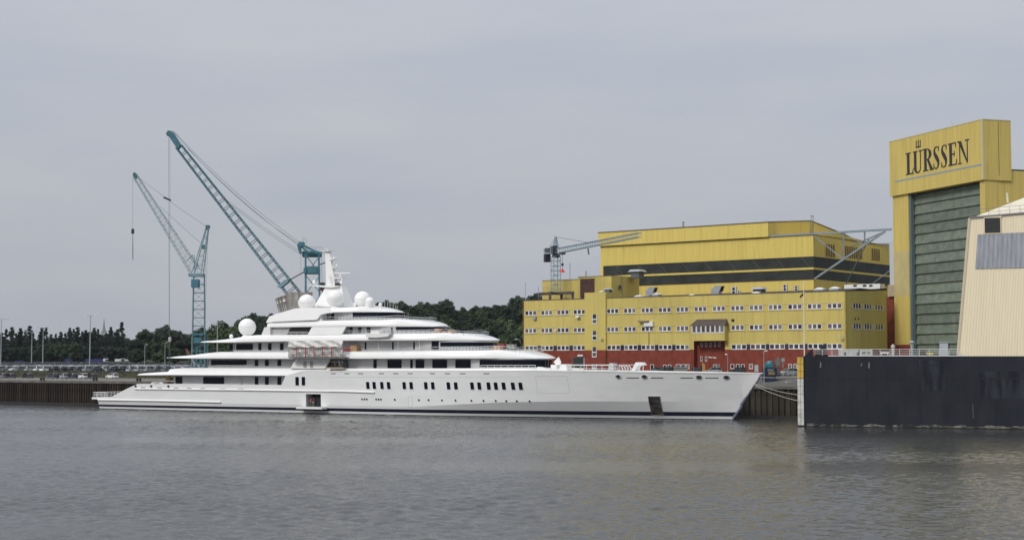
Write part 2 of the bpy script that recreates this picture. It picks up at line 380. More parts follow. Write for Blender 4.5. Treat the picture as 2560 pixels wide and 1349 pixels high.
def hhit(px, py):
    t = -9.5
    for _ in range(12):
        s, z = yh(px, py, t); t = 0.5*t-0.5*hb(s, z)
    return s, z
yacht = thing('motor_yacht', 'long white multi-deck motor yacht with navy waterline stripe moored along the quay', 'yacht', Yp(72, 0, 0))

# hull loft
sheer_px = [(278, 992), (300, 979.5), (322, 968.5), (345, 958.5), (480, 958.5), (600, 960), (704, 961.5), (714, 938), (760, 926.5), (900, 926.5), (1335, 925.5), (1460, 927), (1700, 930)]
SH = []
for px, py in sheer_px: SH.append(hhit(px, py))
SH.append((ST_, ZT_)); SH.insert(0, (-0.5, SH[0][1]-0.15))
SD0, ZD1 = hhit(765, 984); SD1, ZD0 = hhit(803, 1016)          # side boarding door
ss = sorted(set([round(x, 3) for x in [0.0, 0.6]+[a for a, b in SH[1:-1]]+[SD0, SD1]+[i*4.0 for i in range(1, 38)]+[SB-6, SB-3, SB-1]+[stem(k) for k in (1, 2.2, 3.25, 4.5, 6, 7.5, 8.6)]]))
ss = [s for i, s in enumerate(ss) if i == 0 or s-ss[i-1] > 0.05 or s in (round(SD0, 3), round(SD1, 3))]+[ST_]
def sl_lo(s): return 0.52+0.10*s/150
def sl_hi(s): return 1.00+0.42*s/150
def levels(s):
    top = interp(SH, s)
    zd = max(ZD0, sl_hi(s)+0.02); zs = [-1.2, 0.13, sl_lo(s), sl_hi(s), zd, max(zd+0.02, zk(s)), ZD1, 5.2, 6.6, 8.0]
    zs = [min(z, top) for z in zs]; zs.append(top); return zs
mb = MB(); NL = 11
for side in (-1, 1):
    P = []
    for s in ss:
        for z in levels(s):
            se = min(s, stem(z)); P.append(Yp(se, side*(hb(se, z)+(0.02 if se < stem(z)-0.01 else 0.0)), z))
    o = len(mb.v); mb.v += P
    for i in range(len(ss)-1):
        for k in range(NL-1):
            a, b, c, d = o+i*NL+k, o+(i+1)*NL+k, o+(i+1)*NL+k+1, o+i*NL+k+1
            q = []
            for x in (a, b, c, d):
                if not q or all((mb.v[x]-mb.v[y]).length > 0.002 for y in q): q.append(x)
            if len(q) < 3: continue
            zl = levels((ss[i]+ss[i+1])/2)
            if side < 0 and ss[i] >= SD0-0.06 and ss[i+1] <= SD1+0.06 and zl[k] >= ZD0-0.01 and zl[k+1] <= ZD1+0.01: continue
            mb.f.append(q); mb.m.append(1 if k in (0, 2) else 0)  # lowest row: shadow line along the water, painted in the stripe's navy
# transom and weather deck
zs0 = levels(0.0); n0 = len(mb.v)
mb.add([Yp(0, -hb(0, z), z) for z in zs0]+[Yp(0, hb(0, z), z) for z in zs0], [[k, k+1, NL+k+1, NL+k] for k in range(NL-1)])
tops = [(s, interp(SH, s)) for s in ss]
mb.add([p for s, z in tops for p in (Yp(s, -hb(s, z)*0.995, z-0.25), Yp(s, hb(s, z)*0.995, z-0.25))], [[2*i, 2*i+2, 2*i+3, 2*i+1] for i in range(len(ss)-1)])
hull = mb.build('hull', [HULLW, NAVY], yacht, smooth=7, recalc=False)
# bulwark cap along the fore part, bright white
mb = MB()
cap = [(s, interp(SH, s)) for s in ss if s > SH[8][0]]
for side in (-1, 1):
    P = []
    for s, z in cap:
        b = hb(s, z)
        P += [Yp(s, side*(b+0.06), z-0.10), Yp(s, side*(b+0.06), z+0.06), Yp(s, side*max(b-0.35, 0), z+0.06), Yp(s, side*max(b-0.35, 0), z-0.10)]
    mb.add(P, [[4*i+k, 4*i+4+k, 4*i+4+(k+1) % 4, 4*i+(k+1) % 4] for i in range(len(cap)-1) for k in range(4)])
mb.build('bulwark_cap', WHITE, yacht)
# raked stem bar
mb = MB(); mb.path([Yp(stem(z)-0.05+(0.25 if z < 2.6 else 0.0), 0, z) for z in (-0.6, 0.5, 1.5, 2.5, 2.7, 4, 6, 8, ZT_-0.1)], 0.24, 8)
mb.build('stem_bar', mat('stem_grey_blue', (0.16, 0.17, 0.24), 0.35, var=0.2, vscale=1.5), yacht, smooth=40)

def rrect(w, h, r, n=4):
    pts = []
    for cx, cy, a0 in ((w/2-r, h/2-r, 0), (-w/2+r, h/2-r, 90), (-w/2+r, -h/2+r, 180), (w/2-r, -h/2+r, 270)):
        for k in range(n+1):
            a = math.radians(a0+90*k/n); pts.append((cx+r*math.cos(a), cy+r*math.sin(a)))
    return pts
def hull_plate(name, s, z, poly, m, out=0.035, parent=hull, sm=None):
    mb = MB(); A = [Yp(s+a, -(hb(s+a, z+b)+0.02)-out, z+b) for a, b in poly]; n = len(poly)
    B = [Yp(s+a*0.985, -(hb(s+a, z+b))+0.05, z+b*0.985) for a, b in poly]
    mb.add(A+B, [list(range(n))]+[[i, (i+1) % n, n+(i+1) % n, n+i] for i in range(n)])
    return mb.build(name, m, parent, smooth=sm)
def frame_ring(name, s, z, po, pi, m, out, parent):
    n = len(po); mb = MB()
    mb.add([Yp(s+a, -(hb(s+a, z+b)+0.02)-out, z+b) for a, b in po]+[Yp(s+a, -(hb(s+a, z+b)+0.02)-out, z+b) for a, b in pi]+[Yp(s+a, -(hb(s+a, z+b)), z+b) for a, b in po]+[Yp(s+a, -(hb(s+a, z+b)), z+b) for a, b in pi],
           [[i, (i+1) % n, n+(i+1) % n, n+i] for i in range(n)]+[[i, 2*n+i, 2*n+(i+1) % n, (i+1) % n] for i in range(n)]+[[n+i, n+(i+1) % n, 3*n+(i+1) % n, 3*n+i] for i in range(n)])
    return mb.build(name, m, parent)
for px in (920, 936, 955.2, 972, 1011, 1028.5, 1065, 1082.5, 1121.6, 1140, 1180.7, 1198.6, 1221.9, 1240, 1259.6, 1282.9, 1302):
    s, z = hhit(px, 962.6+1.9*(px-920)/382); w, h = 0.80, 1.40
    poly = [(a-0.10*b, b) for a, b in rrect(w, h, 0.13)]
    o = hull_plate('window', s, z, poly, YGLASS, 0.03)
    frame_ring('window_frame', s, z, [(a*1.14, b*1.08) for a, b in poly], poly, HULLW, 0.055, o)
for px in (743.3, 759):
    s, z = hhit(px, 952); poly = rrect(0.90, 1.75, 0.14); o = hull_plate('window', s, z, poly, YGLASS, 0.03)
    frame_ring('window_frame', s, z, [(a*1.14, b*1.07) for a, b in poly], poly, HULLW, 0.055, o)
pz = [(342, 868), (365, 868), (389, 868), (483, 869), (507, 870), (531, 870), (669, 872), (910, 876), (1007, 876), (1141, 879), (1276, 881), (1435, 883), (1557, 884), (1679, 885), (1784, 886), (1890, 887), (2018, 889)]
for a, b in pz:
    s, z = hhit(820+a*0.25, 780+b*0.25); c = [(0.21*math.cos(k*math.pi/6), 0.21*math.sin(k*math.pi/6)) for k in range(12)]
    o = hull_plate('porthole', s, z, c, YGLASS, 0.03); frame_ring('porthole_rim', s, z, [(x*1.35, y*1.35) for x, y in c], c, HULLW, 0.05, o)
slots = [(820+a*0.25, 933.2, 1.25) for a in (53, 190, 327, 535, 678, 823, 1045, 1195, 1348, 1585)]
slots += [(358, 968.2, 1.5), (399, 969, 1.45), (440.5, 969.5, 1.45), (473, 970, 1.4), (507, 970.5, 1.4), (556, 971.2, 1.5), (602, 971.6, 1.5)]
slots += [(1581.7, 944, 2.3), (1642.8, 944, 2.2), (1716.6, 944.2, 2.2), (1780, 944.3, 2.3)]
for px, py, w in slots:
    s, z = hhit(px, py); hull_plate('freeing_port', s, z, rrect(w, 0.15, 0.07), DARK, 0.02)
for px, py in ((1546.6, 941), (1611.4, 941.4), (1748, 942.4), (1816.7, 943)):
    s, z = hhit(px, py); c = [(0.40*math.cos(k*math.pi/7), 0.28*math.sin(k*math.pi/7)) for k in range(14)]
    o = hull_plate('mooring_fairlead', s, z, c, DARK, 0.02); frame_ring('fairlead_rim', s, z, [(x*1.45, y*1.5) for x, y in c], c, CHROME, 0.10, o)
for px in (339.5, 378.5, 421.5):
    s, z = hhit(px, 964.8); c = [(0.27*math.cos(k*math.pi/7), 0.24*math.sin(k*math.pi/7)) for k in range(14)]
    o = hull_plate('mooring_fairlead', s, z, c, DARK, 0.02); frame_ring('fairlead_rim', s, z, [(x*1.4, y*1.4) for x, y in c], c, CHROME, 0.08, o)
# anchor pocket: bright steel recess plate
ap = [hhit(1621.5, 990), hhit(1650, 990), hhit(1658.7, 1037), hhit(1630.5, 1037)]; sc_ = sum(a for a, b in ap)/4; zc_ = sum(b for a, b in ap)/4
po = [(a-sc_, b-zc_) for a, b in ap]
POCK = mat('anchor_pocket_steel', (0.24, 0.22, 0.20), 0.3, metal=0.85, col2=(0.05, 0.048, 0.045), var=0.5, vscale=0.9, stretch=(0.5, 0.5, 2.5))
mb = MB()
def _ap(i, j):
    a = ap[3][0]*(1-i)*(1-j)+ap[2][0]*i*(1-j)+ap[0][0]*(1-i)*j+ap[1][0]*i*j; b = ap[3][1]*(1-i)*(1-j)+ap[2][1]*i*(1-j)+ap[0][1]*(1-i)*j+ap[1][1]*i*j
    return Yp(a, -hb(a, b)-0.10, b)
mb.grid(_ap, 4, 12); o = mb.build('anchor_pocket', POCK, hull, smooth=30)
po2 = []
for (a, b), (c, d) in zip(po, po[1:]+po[:1]): po2 += [(a+(c-a)*k/8, b+(d-b)*k/8) for k in range(8)]
po = po2; frame_ring('pocket_rim', sc_, zc_, [(a*1.07, b*1.035) for a, b in po], po, CHROME, 0.13, o)
def seam(name, pts, closed=True, w=0.05):
    P = [hhit(*p) for p in pts]; mb = MB(); n = len(P); Q = []
    for i in range(n if closed else n-1):
        (a, b), (c, d) = P[i], P[(i+1) % n]
        for k in range(8): Q.append((a+(c-a)*k/8, b+(d-b)*k/8))
    Q.append(Q[0] if closed else P[-1])
    mb.path([Yp(a, -hb(a, b)-0.025, b) for a, b in Q], w/2, 4); return mb.build(name, SEAM, hull)
seam('shell_door_seam', [(1339, 939), (1417, 939), (1425, 982), (1344, 982)])
seam('shell_door_seam', [(1020.5, 991), (1031, 991), (1031.5, 1017), (1022, 1017)], w=0.04)
seam('plating_seam', [(821, 942), (1304, 942.5)], False, 0.05)
seam('shell_door_seam', [(824, 953.5), (832, 953.5), (832, 966), (824, 966)], w=0.035)
def rail_strake(name, pts, r, m=WHITE):
    P = [hhit(*p) for p in pts]; Q = []
    for (a, b), (c, d) in zip(P, P[1:]):
        for k in range(10): Q.append((a+(c-a)*k/10, b+(d-b)*k/10))
    Q.append(P[-1]); mb = MB(); mb.path([Yp(a, -hb(a, b)-0.08, b) for a, b in Q], r, 10); return mb.build(name, m, hull, smooth=50)
rail_strake('rubbing_strake', [(338, 971.2), (600, 974.2), (860, 977.6), (937, 980.2)], 0.21)
rail_strake('rubbing_strake', [(246, 998.5), (400, 1001), (553, 1004.5)], 0.22)
# boarding door recess with fold-down platform
mb = MB(); tD = -(hb((SD0+SD1)/2, 2.2)); zf = ZD0
a, b = SD0, SD1
mb.add([Yp(a, tD+0.0, ZD0), Yp(b, tD, ZD0), Yp(b, tD, ZD1), Yp(a, tD, ZD1), Yp(a, tD+2.2, ZD0), Yp(b, tD+2.2, ZD0), Yp(b, tD+2.2, ZD1), Yp(a, tD+2.2, ZD1)],
       [[0, 1, 5, 4], [3, 2, 6, 7], [0, 3, 7, 4], [1, 2, 6, 5]])
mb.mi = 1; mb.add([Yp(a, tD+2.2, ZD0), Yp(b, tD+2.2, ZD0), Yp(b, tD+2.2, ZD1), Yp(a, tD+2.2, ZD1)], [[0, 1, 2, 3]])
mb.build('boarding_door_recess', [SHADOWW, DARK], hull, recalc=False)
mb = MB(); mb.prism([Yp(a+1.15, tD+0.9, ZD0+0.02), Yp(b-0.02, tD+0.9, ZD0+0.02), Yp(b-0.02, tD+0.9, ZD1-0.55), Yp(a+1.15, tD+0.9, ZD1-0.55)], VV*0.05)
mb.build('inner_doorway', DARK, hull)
mb = MB(); s0, z0 = yh(741, 1014, tD-1.0); s1, _ = yh(803, 1014, tD-1.0)
mb.prism([Yp(s0+0.6, tD-1.9, ZD0-0.42), Yp(s1+0.8, tD-1.9, ZD0-0.42), Yp(s1+0.8, tD-1.9, ZD0-0.02), Yp(s0+0.6, tD-1.9, ZD0-0.02)], VV*1.88)
mb.build('boarding_platform', WHITE, yacht)
# swim platform with rail
mb = MB(); sp, zp = yh(236, 996, -8.6); zp = interp(SH, 0.0)+0.05
hw = hb(0, zp)
mb.prism([Yp(-3.6, -hw+2.2, zp-0.45), Yp(-2.6, -hw+0.7, zp-0.45), Yp(0.3, -hw-0.05, zp-0.45), Yp(6, -hw+0.3, zp-0.45), Yp(6, hw-0.3, zp-0.45), Yp(0.3, hw, zp-0.45), Yp(-2.6, hw-0.7, zp-0.45), Yp(-3.6, hw-2.2, zp-0.45)], ZUP*0.42)
mb.build('swim_platform', WHITE, yacht)
def railing(name, pts, h, post=1.6, r=0.045, parent=yacht, m=CHROME, mids=1, extra=None):
    """one rail run: posts and continuous rails along the points (at deck level)"""
    pts = [Vector(p) for p in pts]; mb = MB()
    for k in range(mids+1):
        zz = h*(1-k/(mids+1)); mb.path([p+ZUP*zz for p in pts], r if k == 0 else r*0.7, 5)
    for a_, b_ in zip(pts, pts[1:]):
        n = max(1, int((b_-a_).length/post))
        for i in range(n+1): p = a_+(b_-a_)*(i/n); mb.tube(p, p+ZUP*h, r*0.85, n=5)
    return mb.build(name, m, parent)
WRAIL = mat('white_rail_paint', (0.72, 0.72, 0.71), 0.4)
railing('stern_rail', [Yp(-3.2, hw-2.2, zp), Yp(-3.4, -hw+2.3, zp), Yp(-2.4, -hw+0.9, zp), Yp(0.4, -hw+0.3, zp), Yp(2.2, -hw+0.3, zp)], 1.05, 1.0, 0.05, m=WRAIL, mids=2)

# ---------------------------------------------------------------- decks: overhanging bands and deckhouses
def plan_hw(s, s0, s1, hw, ra, rf, pa=2.2, pf=2.2):
    w = 1.0
    if s < s0+ra: x = max(0.0, min(1.0, (s0+ra-s)/ra)); w = min(w, max(0.0, 1-x**pa)**(1/pa))
    if s > s1-rf: x = max(0.0, min(1.0, (s-s1+rf)/rf)); w = min(w, max(0.0, 1-x**pf)**(1/pf))
    return hw*w
def stations(s0, s1, ra, rf, n=26):
    L = set()
    for k in range(n+1): L.add(s0+(s1-s0)*k/n)
    for k in range(15):
        a_ = (1-math.cos(k/14*math.pi/2)); L.add(s0+ra*a_); L.add(s1-rf*a_)
    return sorted(L)
def tabs(pts, hw):
    return sorted([yh(p[0], p[1], -hw*(p[2] if len(p) > 2 else 1.0)) for p in pts])
def band(name, hw, top, bot, ra, rf, topin=0.7, pa=2.2, pf=2.2, m=WHITE, parent=yacht, crown=0.0, prof=None):
    """deck slab with a faired, rounded edge; top and bottom lines surveyed along its near edge"""
    T, B = tabs(top, hw), tabs(bot, hw); s0, s1 = min(T[0][0], B[0][0]), max(T[-1][0], B[-1][0])
    st = [s for i, s in enumerate(stations(s0, s1, ra, rf))]; rings = prof or [(0.9, 0.0), (0.18, 0.0), (0.02, 0.05), (0.0, 0.12), (0.14, 0.42), (0.34, 0.78), (topin, 1.0)]
    mb = MB(); nR = len(rings)
    for side in (-1, 1):
        P = []
        for s in st:
            w = plan_hw(s, s0, s1, hw, ra, rf, pa, pf); zb, zt = interp(B, s), interp(T, s); zt = max(zt, zb+0.06)
            for ins, h in rings: P.append(Yp(s, side*max(0.0, w-ins*min(1.0, w/2.0)), zb+(zt-zb)*h))
        o = len(mb.v); mb.v += P
        for i in range(len(st)-1):
            for k in range(nR-1): mb.f.append([o+i*nR+k, o+(i+1)*nR+k, o+(i+1)*nR+k+1, o+i*nR+k+1]); mb.m.append(0)
        if side < 0: o1 = o
    for k, c in ((0, 0.0), (nR-1, crown)):
        if c == 0:
            for i in range(len(st)-1): mb.f.append([o1+i*nR+k, o1+(i+1)*nR+k, o+(i+1)*nR+k, o+i*nR+k]); mb.m.append(0)
        else:
            mid = len(mb.v); mb.v += [(mb.v[o1+i*nR+k]+mb.v[o+i*nR+k])/2+ZUP*c*min(1.0, (mb.v[o1+i*nR+k]-mb.v[o+i*nR+k]).length/hw) for i in range(len(st))]
            for i in range(len(st)-1):
                mb.f.append([o1+i*nR+k, o1+(i+1)*nR+k, mid+i+1, mid+i]); mb.f.append([mid+i, mid+i+1, o+(i+1)*nR+k, o+i*nR+k]); mb.m += [0, 0]
    ob = mb.build(name, m, parent, smooth=42); return ob, s0, s1, T, B
class House:
    """deckhouse: rounded plan, flat side at half width hw"""
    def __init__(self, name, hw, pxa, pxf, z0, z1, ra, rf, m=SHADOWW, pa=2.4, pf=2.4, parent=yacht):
        self.hw = hw; self.s0 = yh(pxa[0], pxa[1], -hw*pxa[2])[0]; self.s1 = yh(pxf[0], pxf[1], -hw*pxf[2])[0]; self.ra, self.rf, self.pa, self.pf = ra, rf, pa, pf; self.z0, self.z1 = z0, z1
        st = stations(self.s0, self.s1, ra, rf); mb = MB(); n = len(st)
        P = [Yp(s, -self.w(s), z0) for s in st]+[Yp(s, self.w(s), z0) for s in st[::-1]]
        zt = (lambda s: interp(z1, s)+0.03) if isinstance(z1, list) else (lambda s: z1)
        T_ = [Yp(s, -self.w(s), zt(s)) for s in st]+[Yp(s, self.w(s), zt(s)) for s in st[::-1]]; k_ = len(P)
        mb.add(P+T_, [[i, (i+1) % k_, k_+(i+1) % k_, k_+i] for i in range(k_)]+[[k_+i, k_+i+1, k_+2*n-2-i, k_+2*n-1-i] for i in range(n-1)]); self.o = mb.build(name, m, parent, smooth=35)
    def w(self, s): return plan_hw(s, self.s0, self.s1, self.hw, self.ra, self.rf, self.pa, self.pf)
    def hit(self, px, py):
        t = -self.hw
        for _ in range(10): s, z = yh(px, py, t); t = 0.5*t-0.5*self.w(min(max(s, self.s0), self.s1))
        return s, z
    def window(self, x0, y0, x1, y1, r=0.16, name='window', m=YGLASS, out=0.04, frame=True):
        (sa, za), (sb, zb) = self.hit(x0, y1), self.hit(x1, y0); rr = min(r, (sb-sa)/2.1); s, z = (sa+sb)/2, (za+zb)/2; mb = MB()
        half = [(-(sb-sa)/2+rr*(1-math.cos(k*math.pi/8)), (zb-za)/2-rr*(1-math.sin(k*math.pi/8))) for k in range(5)]; nc = 10
        cols = half+[(half[-1][0]*(1-2*k/nc), (zb-za)/2) for k in range(1, nc)]+[(-a_, b_) for a_, b_ in half[::-1]]
        poly = cols+[(a_, -b_) for a_, b_ in cols[::-1]]; n = len(poly); nc = len(cols)
        A = [Yp(s+a_, -self.w(s+a_)-out, z+b_) for a_, b_ in poly]; B = [Yp(s+a_, -self.w(s+a_)+0.05, z+b_) for a_, b_ in poly]
        mb.add(A+B, [[i, i+1, n-2-i, n-1-i] for i in range(nc-1)]+[[i, (i+1) % n, n+(i+1) % n, n+i] for i in range(n)]); o = mb.build(name, m, self.o)
        if frame:
            k1, k2 = 1+0.10/(sb-sa), 1+0.10/(zb-za); po = [(a_*k1, b_*k2) for a_, b_ in poly]; mb = MB()
            mb.add([Yp(s+a_, -self.w(s+a_)-out-0.025, z+b_) for a_, b_ in po]+[Yp(s+a_, -self.w(s+a_)-out-0.025, z+b_) for a_, b_ in poly]+[Yp(s+a_, -self.w(s+a_)+0.02, z+b_) for a_, b_ in po],
                   [[i, (i+1) % n, n+(i+1) % n, n+i] for i in range(n)]+[[i, 2*n+i, 2*n+(i+1) % n, (i+1) % n] for i in range(n)]); mb.build('window_frame', m if False else SHADOWW, o)
        return o
    def wrap(self, sa, sb, za, zb, name='window_band', m=YGLASS, out=0.05, both=True, seg=20):
        """glass following the curved plan from station sa to sb, on both sides when it runs round an end"""
        mb = MB(); st = [sa+(sb-sa)*(1-math.cos(k/seg*math.pi/2)) if self.s1-sb > 0.5 else sa+(sb-sa)*math.sin(k/seg*math.pi/2) for k in range(seg+1)]
        for side in ((-1, 1) if both else (-1,)):
            mb.grid(lambda i, j: Yp(st[round(i*seg)], side*(self.w(st[round(i*seg)])+out), za+(zb-za)*j), seg, 1)
            mb.grid(lambda i, j: Yp(st[round(i*seg)], side*(self.w(st[round(i*seg)])+out*(1-j)), zb), seg, 1)
        return mb.build(name, m, self.o, smooth=50)
def zof(px, py, t): return yh(px, py, t)[1]

# main deck aft: inner wall seen through the side deck opening
zA = zof(600, 938.5, -10.2)
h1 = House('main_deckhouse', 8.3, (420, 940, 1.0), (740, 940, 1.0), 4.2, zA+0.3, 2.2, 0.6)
h1.window(432, 940.5, 456.5, 959, 0.05, name='glass_door'); h1.window(508, 941.5, 561, 961)
for x0, x1 in ((637, 646.5), (662.5, 672.5), (693.7, 703.7)): h1.window(x0, 941.5, x1, 962.5)
# upper deck band A (lower lip) and its inset bulwark
bandA, sA0, sA1, TA, BA = band('upper_deck_edge', 10.45, [(386, 934.8, 0.0), (397, 931.5, 0.6), (412, 928.6), (720, 928.0), (790, 927.5)], [(386, 936.6, 0.0), (440, 937.3), (712, 939), (790, 939)], 7.5, 0.5, 0.5)
bulA, _, _, TB, _ = band('upper_deck_bulwark', 9.95, [(421, 926, 0.6), (446, 919), (534, 919), (720, 920), (1000, 920.2), (1335, 919.5), (1392, 921, 0.75), (1432, 926.5, 0.3)], [(421, 929, 0.6), (720, 930), (1000, 930), (1432, 928, 0.3)], 5, 14, 0.35, m=WHITE)
# aft glazed wind screen of the upper deck
mb = MB(); s_, z_ = yh(500, 896, -8.2); mb.prism([Yp(*yh(478.5, 897, -8.0)[:1], -8.0, yh(478.5, 897, -8.0)[1]), Yp(yh(482, 897, -8.0)[0], -8.0, yh(482, 897, -8)[1]), Yp(yh(488.5, 910, -8.0)[0], -8.0, yh(488.5, 910, -8)[1]), Yp(yh(484.5, 910, -8.0)[0], -8.0, yh(484.5, 910, -8)[1])], VV*0.3)
mb.build('screen_strut', WHITE, yacht)
# side wing panel standing on the upper deck edge
mb = MB(); wp = [yh(740, 896, -10.0), yh(824, 896, -10.0), yh(812, 920.5, -10.0), yh(725.5, 920.5, -10.0)]
mb.prism([Yp(a, -10.0, b) for a, b in wp], VV*0.5); wing = mb.build('side_wing_panel', WHITE, yacht)
for px in (762.5, 778.5):
    mb = MB(); (a0, b0), (a1, b1) = yh(px-4, 918.5, -10.05), yh(px+4, 902, -10.05)
    mb.prism([Yp((a0+a1)/2+a, -10.06, (b0+b1)/2+b) for a, b in rrect(a1-a0, b1-b0, 0.2)], VV*0.05); mb.build('wing_window', mat('wing_glass_grey', (0.33, 0.33, 0.31), 0.3, var=0.2, vscale=1.5), wing)
# band B
bandB, sB0, sB1, TBB, BBB = band('bridge_deck_edge', 10.3, [(465, 893, 0.0), (482, 888.6, 0.7), (503, 884), (508, 882.5), (529, 878.6), (720, 878.5), (860, 877.6), (1060, 876.2), (1180, 875.2), (1292, 874.2, 0.0), (1340, 883.4, 0.0), (1384, 894.0, 0.0)], [(465, 894.4, 0.0), (500, 896), (720, 897), (860, 896.7), (1290, 895.6), (1384, 895.2, 0.0)], 8.5, 22, 0.9, pf=1.9)
zB0, zB1 = zof(700, 920, -8.2)-0.5, zof(900, 896.5, -10.2)+0.3
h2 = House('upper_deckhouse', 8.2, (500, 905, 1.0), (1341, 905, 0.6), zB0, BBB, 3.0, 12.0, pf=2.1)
h2.window(517, 899, 617, 911.8, 0.1)
for x0, x1 in ((637, 646.5), (662.5, 672.5), (693.7, 703.7)): h2.window(x0, 898.7, x1, 914)
for x0, x1, y1 in ((933.6, 942.4, 920), (968.9, 1004.6, 920.3), (1025.6, 1032.4, 920.3), (1039, 1061.3, 920.3), (1081, 1118.3, 920.3), (1138.5, 1177.5, 920.3)):
    h2.window(x0, 898.2, x1, y1, 0.2)
sa_ = h2.hit(1199.4, 905)[0]; h2.wrap(sa_, h2.s1, h2.hit(1210, 917.6)[1], h2.hit(1210, 898.4)[1])
# band C
bandC, sC0, sC1, TC, BC = band('sun_deck_edge', 10.0, [(536, 854.6, 0.0), (556, 850.6, 0.7), (580, 845), (606, 839), (640, 836.6), (720, 836), (855, 834.6), (1050, 832.6), (1160, 832.0, 0.0), (1202, 840.2, 0.0), (1243, 849.0, 0.0)], [(536, 856, 0.0), (570, 856), (720, 853.2), (855, 851.6), (1100, 850.4), (1243, 850.2, 0.0)], 8.5, 20, 0.9, pf=1.9)
zC0, zC1 = zof(700, 878, -8)-0.4, zof(800, 853, -10)+0.3
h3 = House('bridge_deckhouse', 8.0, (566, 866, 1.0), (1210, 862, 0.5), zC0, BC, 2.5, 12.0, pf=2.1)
h3.window(573, 858.6, 633, 875)
for x0, x1 in ((646, 654.3), (670.3, 679.3), (700, 709.6)): h3.window(x0, 857.4, x1, 874.5)
for x0, x1 in ((912, 916), (980.5, 984.3), (1033.3, 1037)): h3.window(x0, 854.5, x1, 873, 0.05, frame=False)
h3.window(1079, 852.5, 1097, 873.5, 0.05, frame=False); sa_ = h3.hit(1101, 860)[0]; h3.wrap(sa_, h3.s1, h3.hit(1110, 866.5)[1], h3.hit(1110, 855)[1])
for px in (951, 1000, 1053):
    s, z = h3.hit(px, 872); z2 = h3.hit(px, 851)[1]; mb = MB(); mb.tube(Yp(s, -8.7, z), Yp(s, -8.7, z2), 0.05, n=6); mb.build('stanchion', WRAIL, yacht)
# aft casing: outer side skins, stepped and pierced
def skin(name, pts, t, th, m=WHITE, parent=yacht, lean=0.0):
    mb = MB(); P = []; zlo = min(yh(p[0], p[1], t)[1] for p in pts)
    for p in pts:
        s, z = yh(p[0], p[1], t); P.append(Yp(s, t+lean*max(0.0, z-zlo), z))
    mb.prism(P, VV*th); return mb.build(name, m, parent)
casing = skin('casing_side', [(653, 838), (661, 817.5), (675, 817.5), (675, 838)], -9.2, 1.2)
skin('casing_side', [(768.5, 837), (778, 816.5), (863, 815.8), (853.5, 835.5)], -9.4, 0.5, lean=0.16)
skin('casing_recess', [(674, 838), (674, 817), (726, 817), (716, 838)], -8.6, 0.5, SHADOWW)
skin('casing_side', [(664.5, 806), (671, 790.5), (690, 783.2), (712, 776.6), (735, 770), (770, 768.5), (812, 768.2), (824, 781.2), (815, 782), (800, 785.5), (789.5, 800), (735, 802.5)], -9.0, 0.7, lean=0.24)
# casing core closes the stack between both sides
mb = MB(); c_ = [yh(655, 838, -9), yh(672, 791, -8.6), yh(690, 783.6, -8.6), yh(735, 770.6, -8.6), yh(800, 768, -8.6)]
c_ = c_+[(yh(800, 838, -9)[0], c_[0][1])]
mb.prism([Yp(a, -8.3, b) for a, b in c_], VV*16.6); mb.build('casing_core', WHITE, yacht)
zD0, zD1 = zof(900, 835, -7.6)-0.4, zof(900, 816, -9)+0.3
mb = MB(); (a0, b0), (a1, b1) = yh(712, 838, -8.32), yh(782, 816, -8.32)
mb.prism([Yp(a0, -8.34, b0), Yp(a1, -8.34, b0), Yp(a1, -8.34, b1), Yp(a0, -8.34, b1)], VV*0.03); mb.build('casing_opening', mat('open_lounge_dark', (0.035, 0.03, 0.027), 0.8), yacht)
# band D
bandD, sD0, sD1, TD, BD = band('top_deck_edge', 9.2, [(664, 805, 1.0), (680, 803.4), (790, 800.4), (850, 799.8), (940, 798.8), (1038, 798.4, 0.0), (1076, 804.6, 0.0), (1115, 813.4, 0.0)], [(660, 818.6), (778, 817), (863, 816), (1040, 815), (1115, 814.6, 0.0)], 0.8, 19, 0.8, pf=1.9)
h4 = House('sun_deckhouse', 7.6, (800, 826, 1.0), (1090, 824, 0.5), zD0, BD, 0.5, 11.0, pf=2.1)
for x0, x1 in ((874, 882.4), (895, 904), (917, 926.7)): h4.window(x0, 817.5, x1, 831, 0.3)
h4.window(977.5, 817.5, 982.5, 832, 0.05, name='door', m=mat('door_dark_grey', (0.06, 0.06, 0.065), 0.4)); sa_ = h4.hit(990, 820)[0]; h4.wrap(sa_, h4.s1, h4.hit(1000, 826)[1], h4.hit(1000, 816.4)[1])
mb = MB(); mb.path([Yp(a, -9.24, b) for a, b in [yh(680, 804, -9.24), yh(735, 801.3, -9.24), yh(792, 799.4, -9.24)]], 0.05, 4); mb.build('deck_seam', SEAM, yacht)
# roof E
bandE, sE0, sE1, TE, BE = band('top_roof', 7.9, [(728, 772), (760, 768.8), (812, 767), (870, 766.2), (915, 765.6, 0.3), (950, 768.0, 0.0), (983, 774.2, 0.0), (1002, 779.8, 0.0)], [(728, 781), (805, 783.5), (834, 780.8), (950, 780.4), (1002, 780.8, 0.0)], 4.0, 16, 1.6, pf=1.9, crown=0.25)
zE0, zE1 = zof(900, 800, -6.2)-0.4, zof(900, 781, -7.2)+0.35
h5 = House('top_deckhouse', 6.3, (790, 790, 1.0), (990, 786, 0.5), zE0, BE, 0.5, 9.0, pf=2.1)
h5.window(828, 779, 835.5, 797, 0.05, name='door', m=YGLASS, frame=False); sa_ = h5.hit(882, 786)[0]; h5.wrap(sa_, h5.s1, h5.hit(890, 793)[1], h5.hit(890, 780.5)[1])
h5.window(796, 782, 826, 797, 0.05, m=mat('shaded_panel', (0.20, 0.20, 0.20), 0.5), frame=False, name='wall_panel')
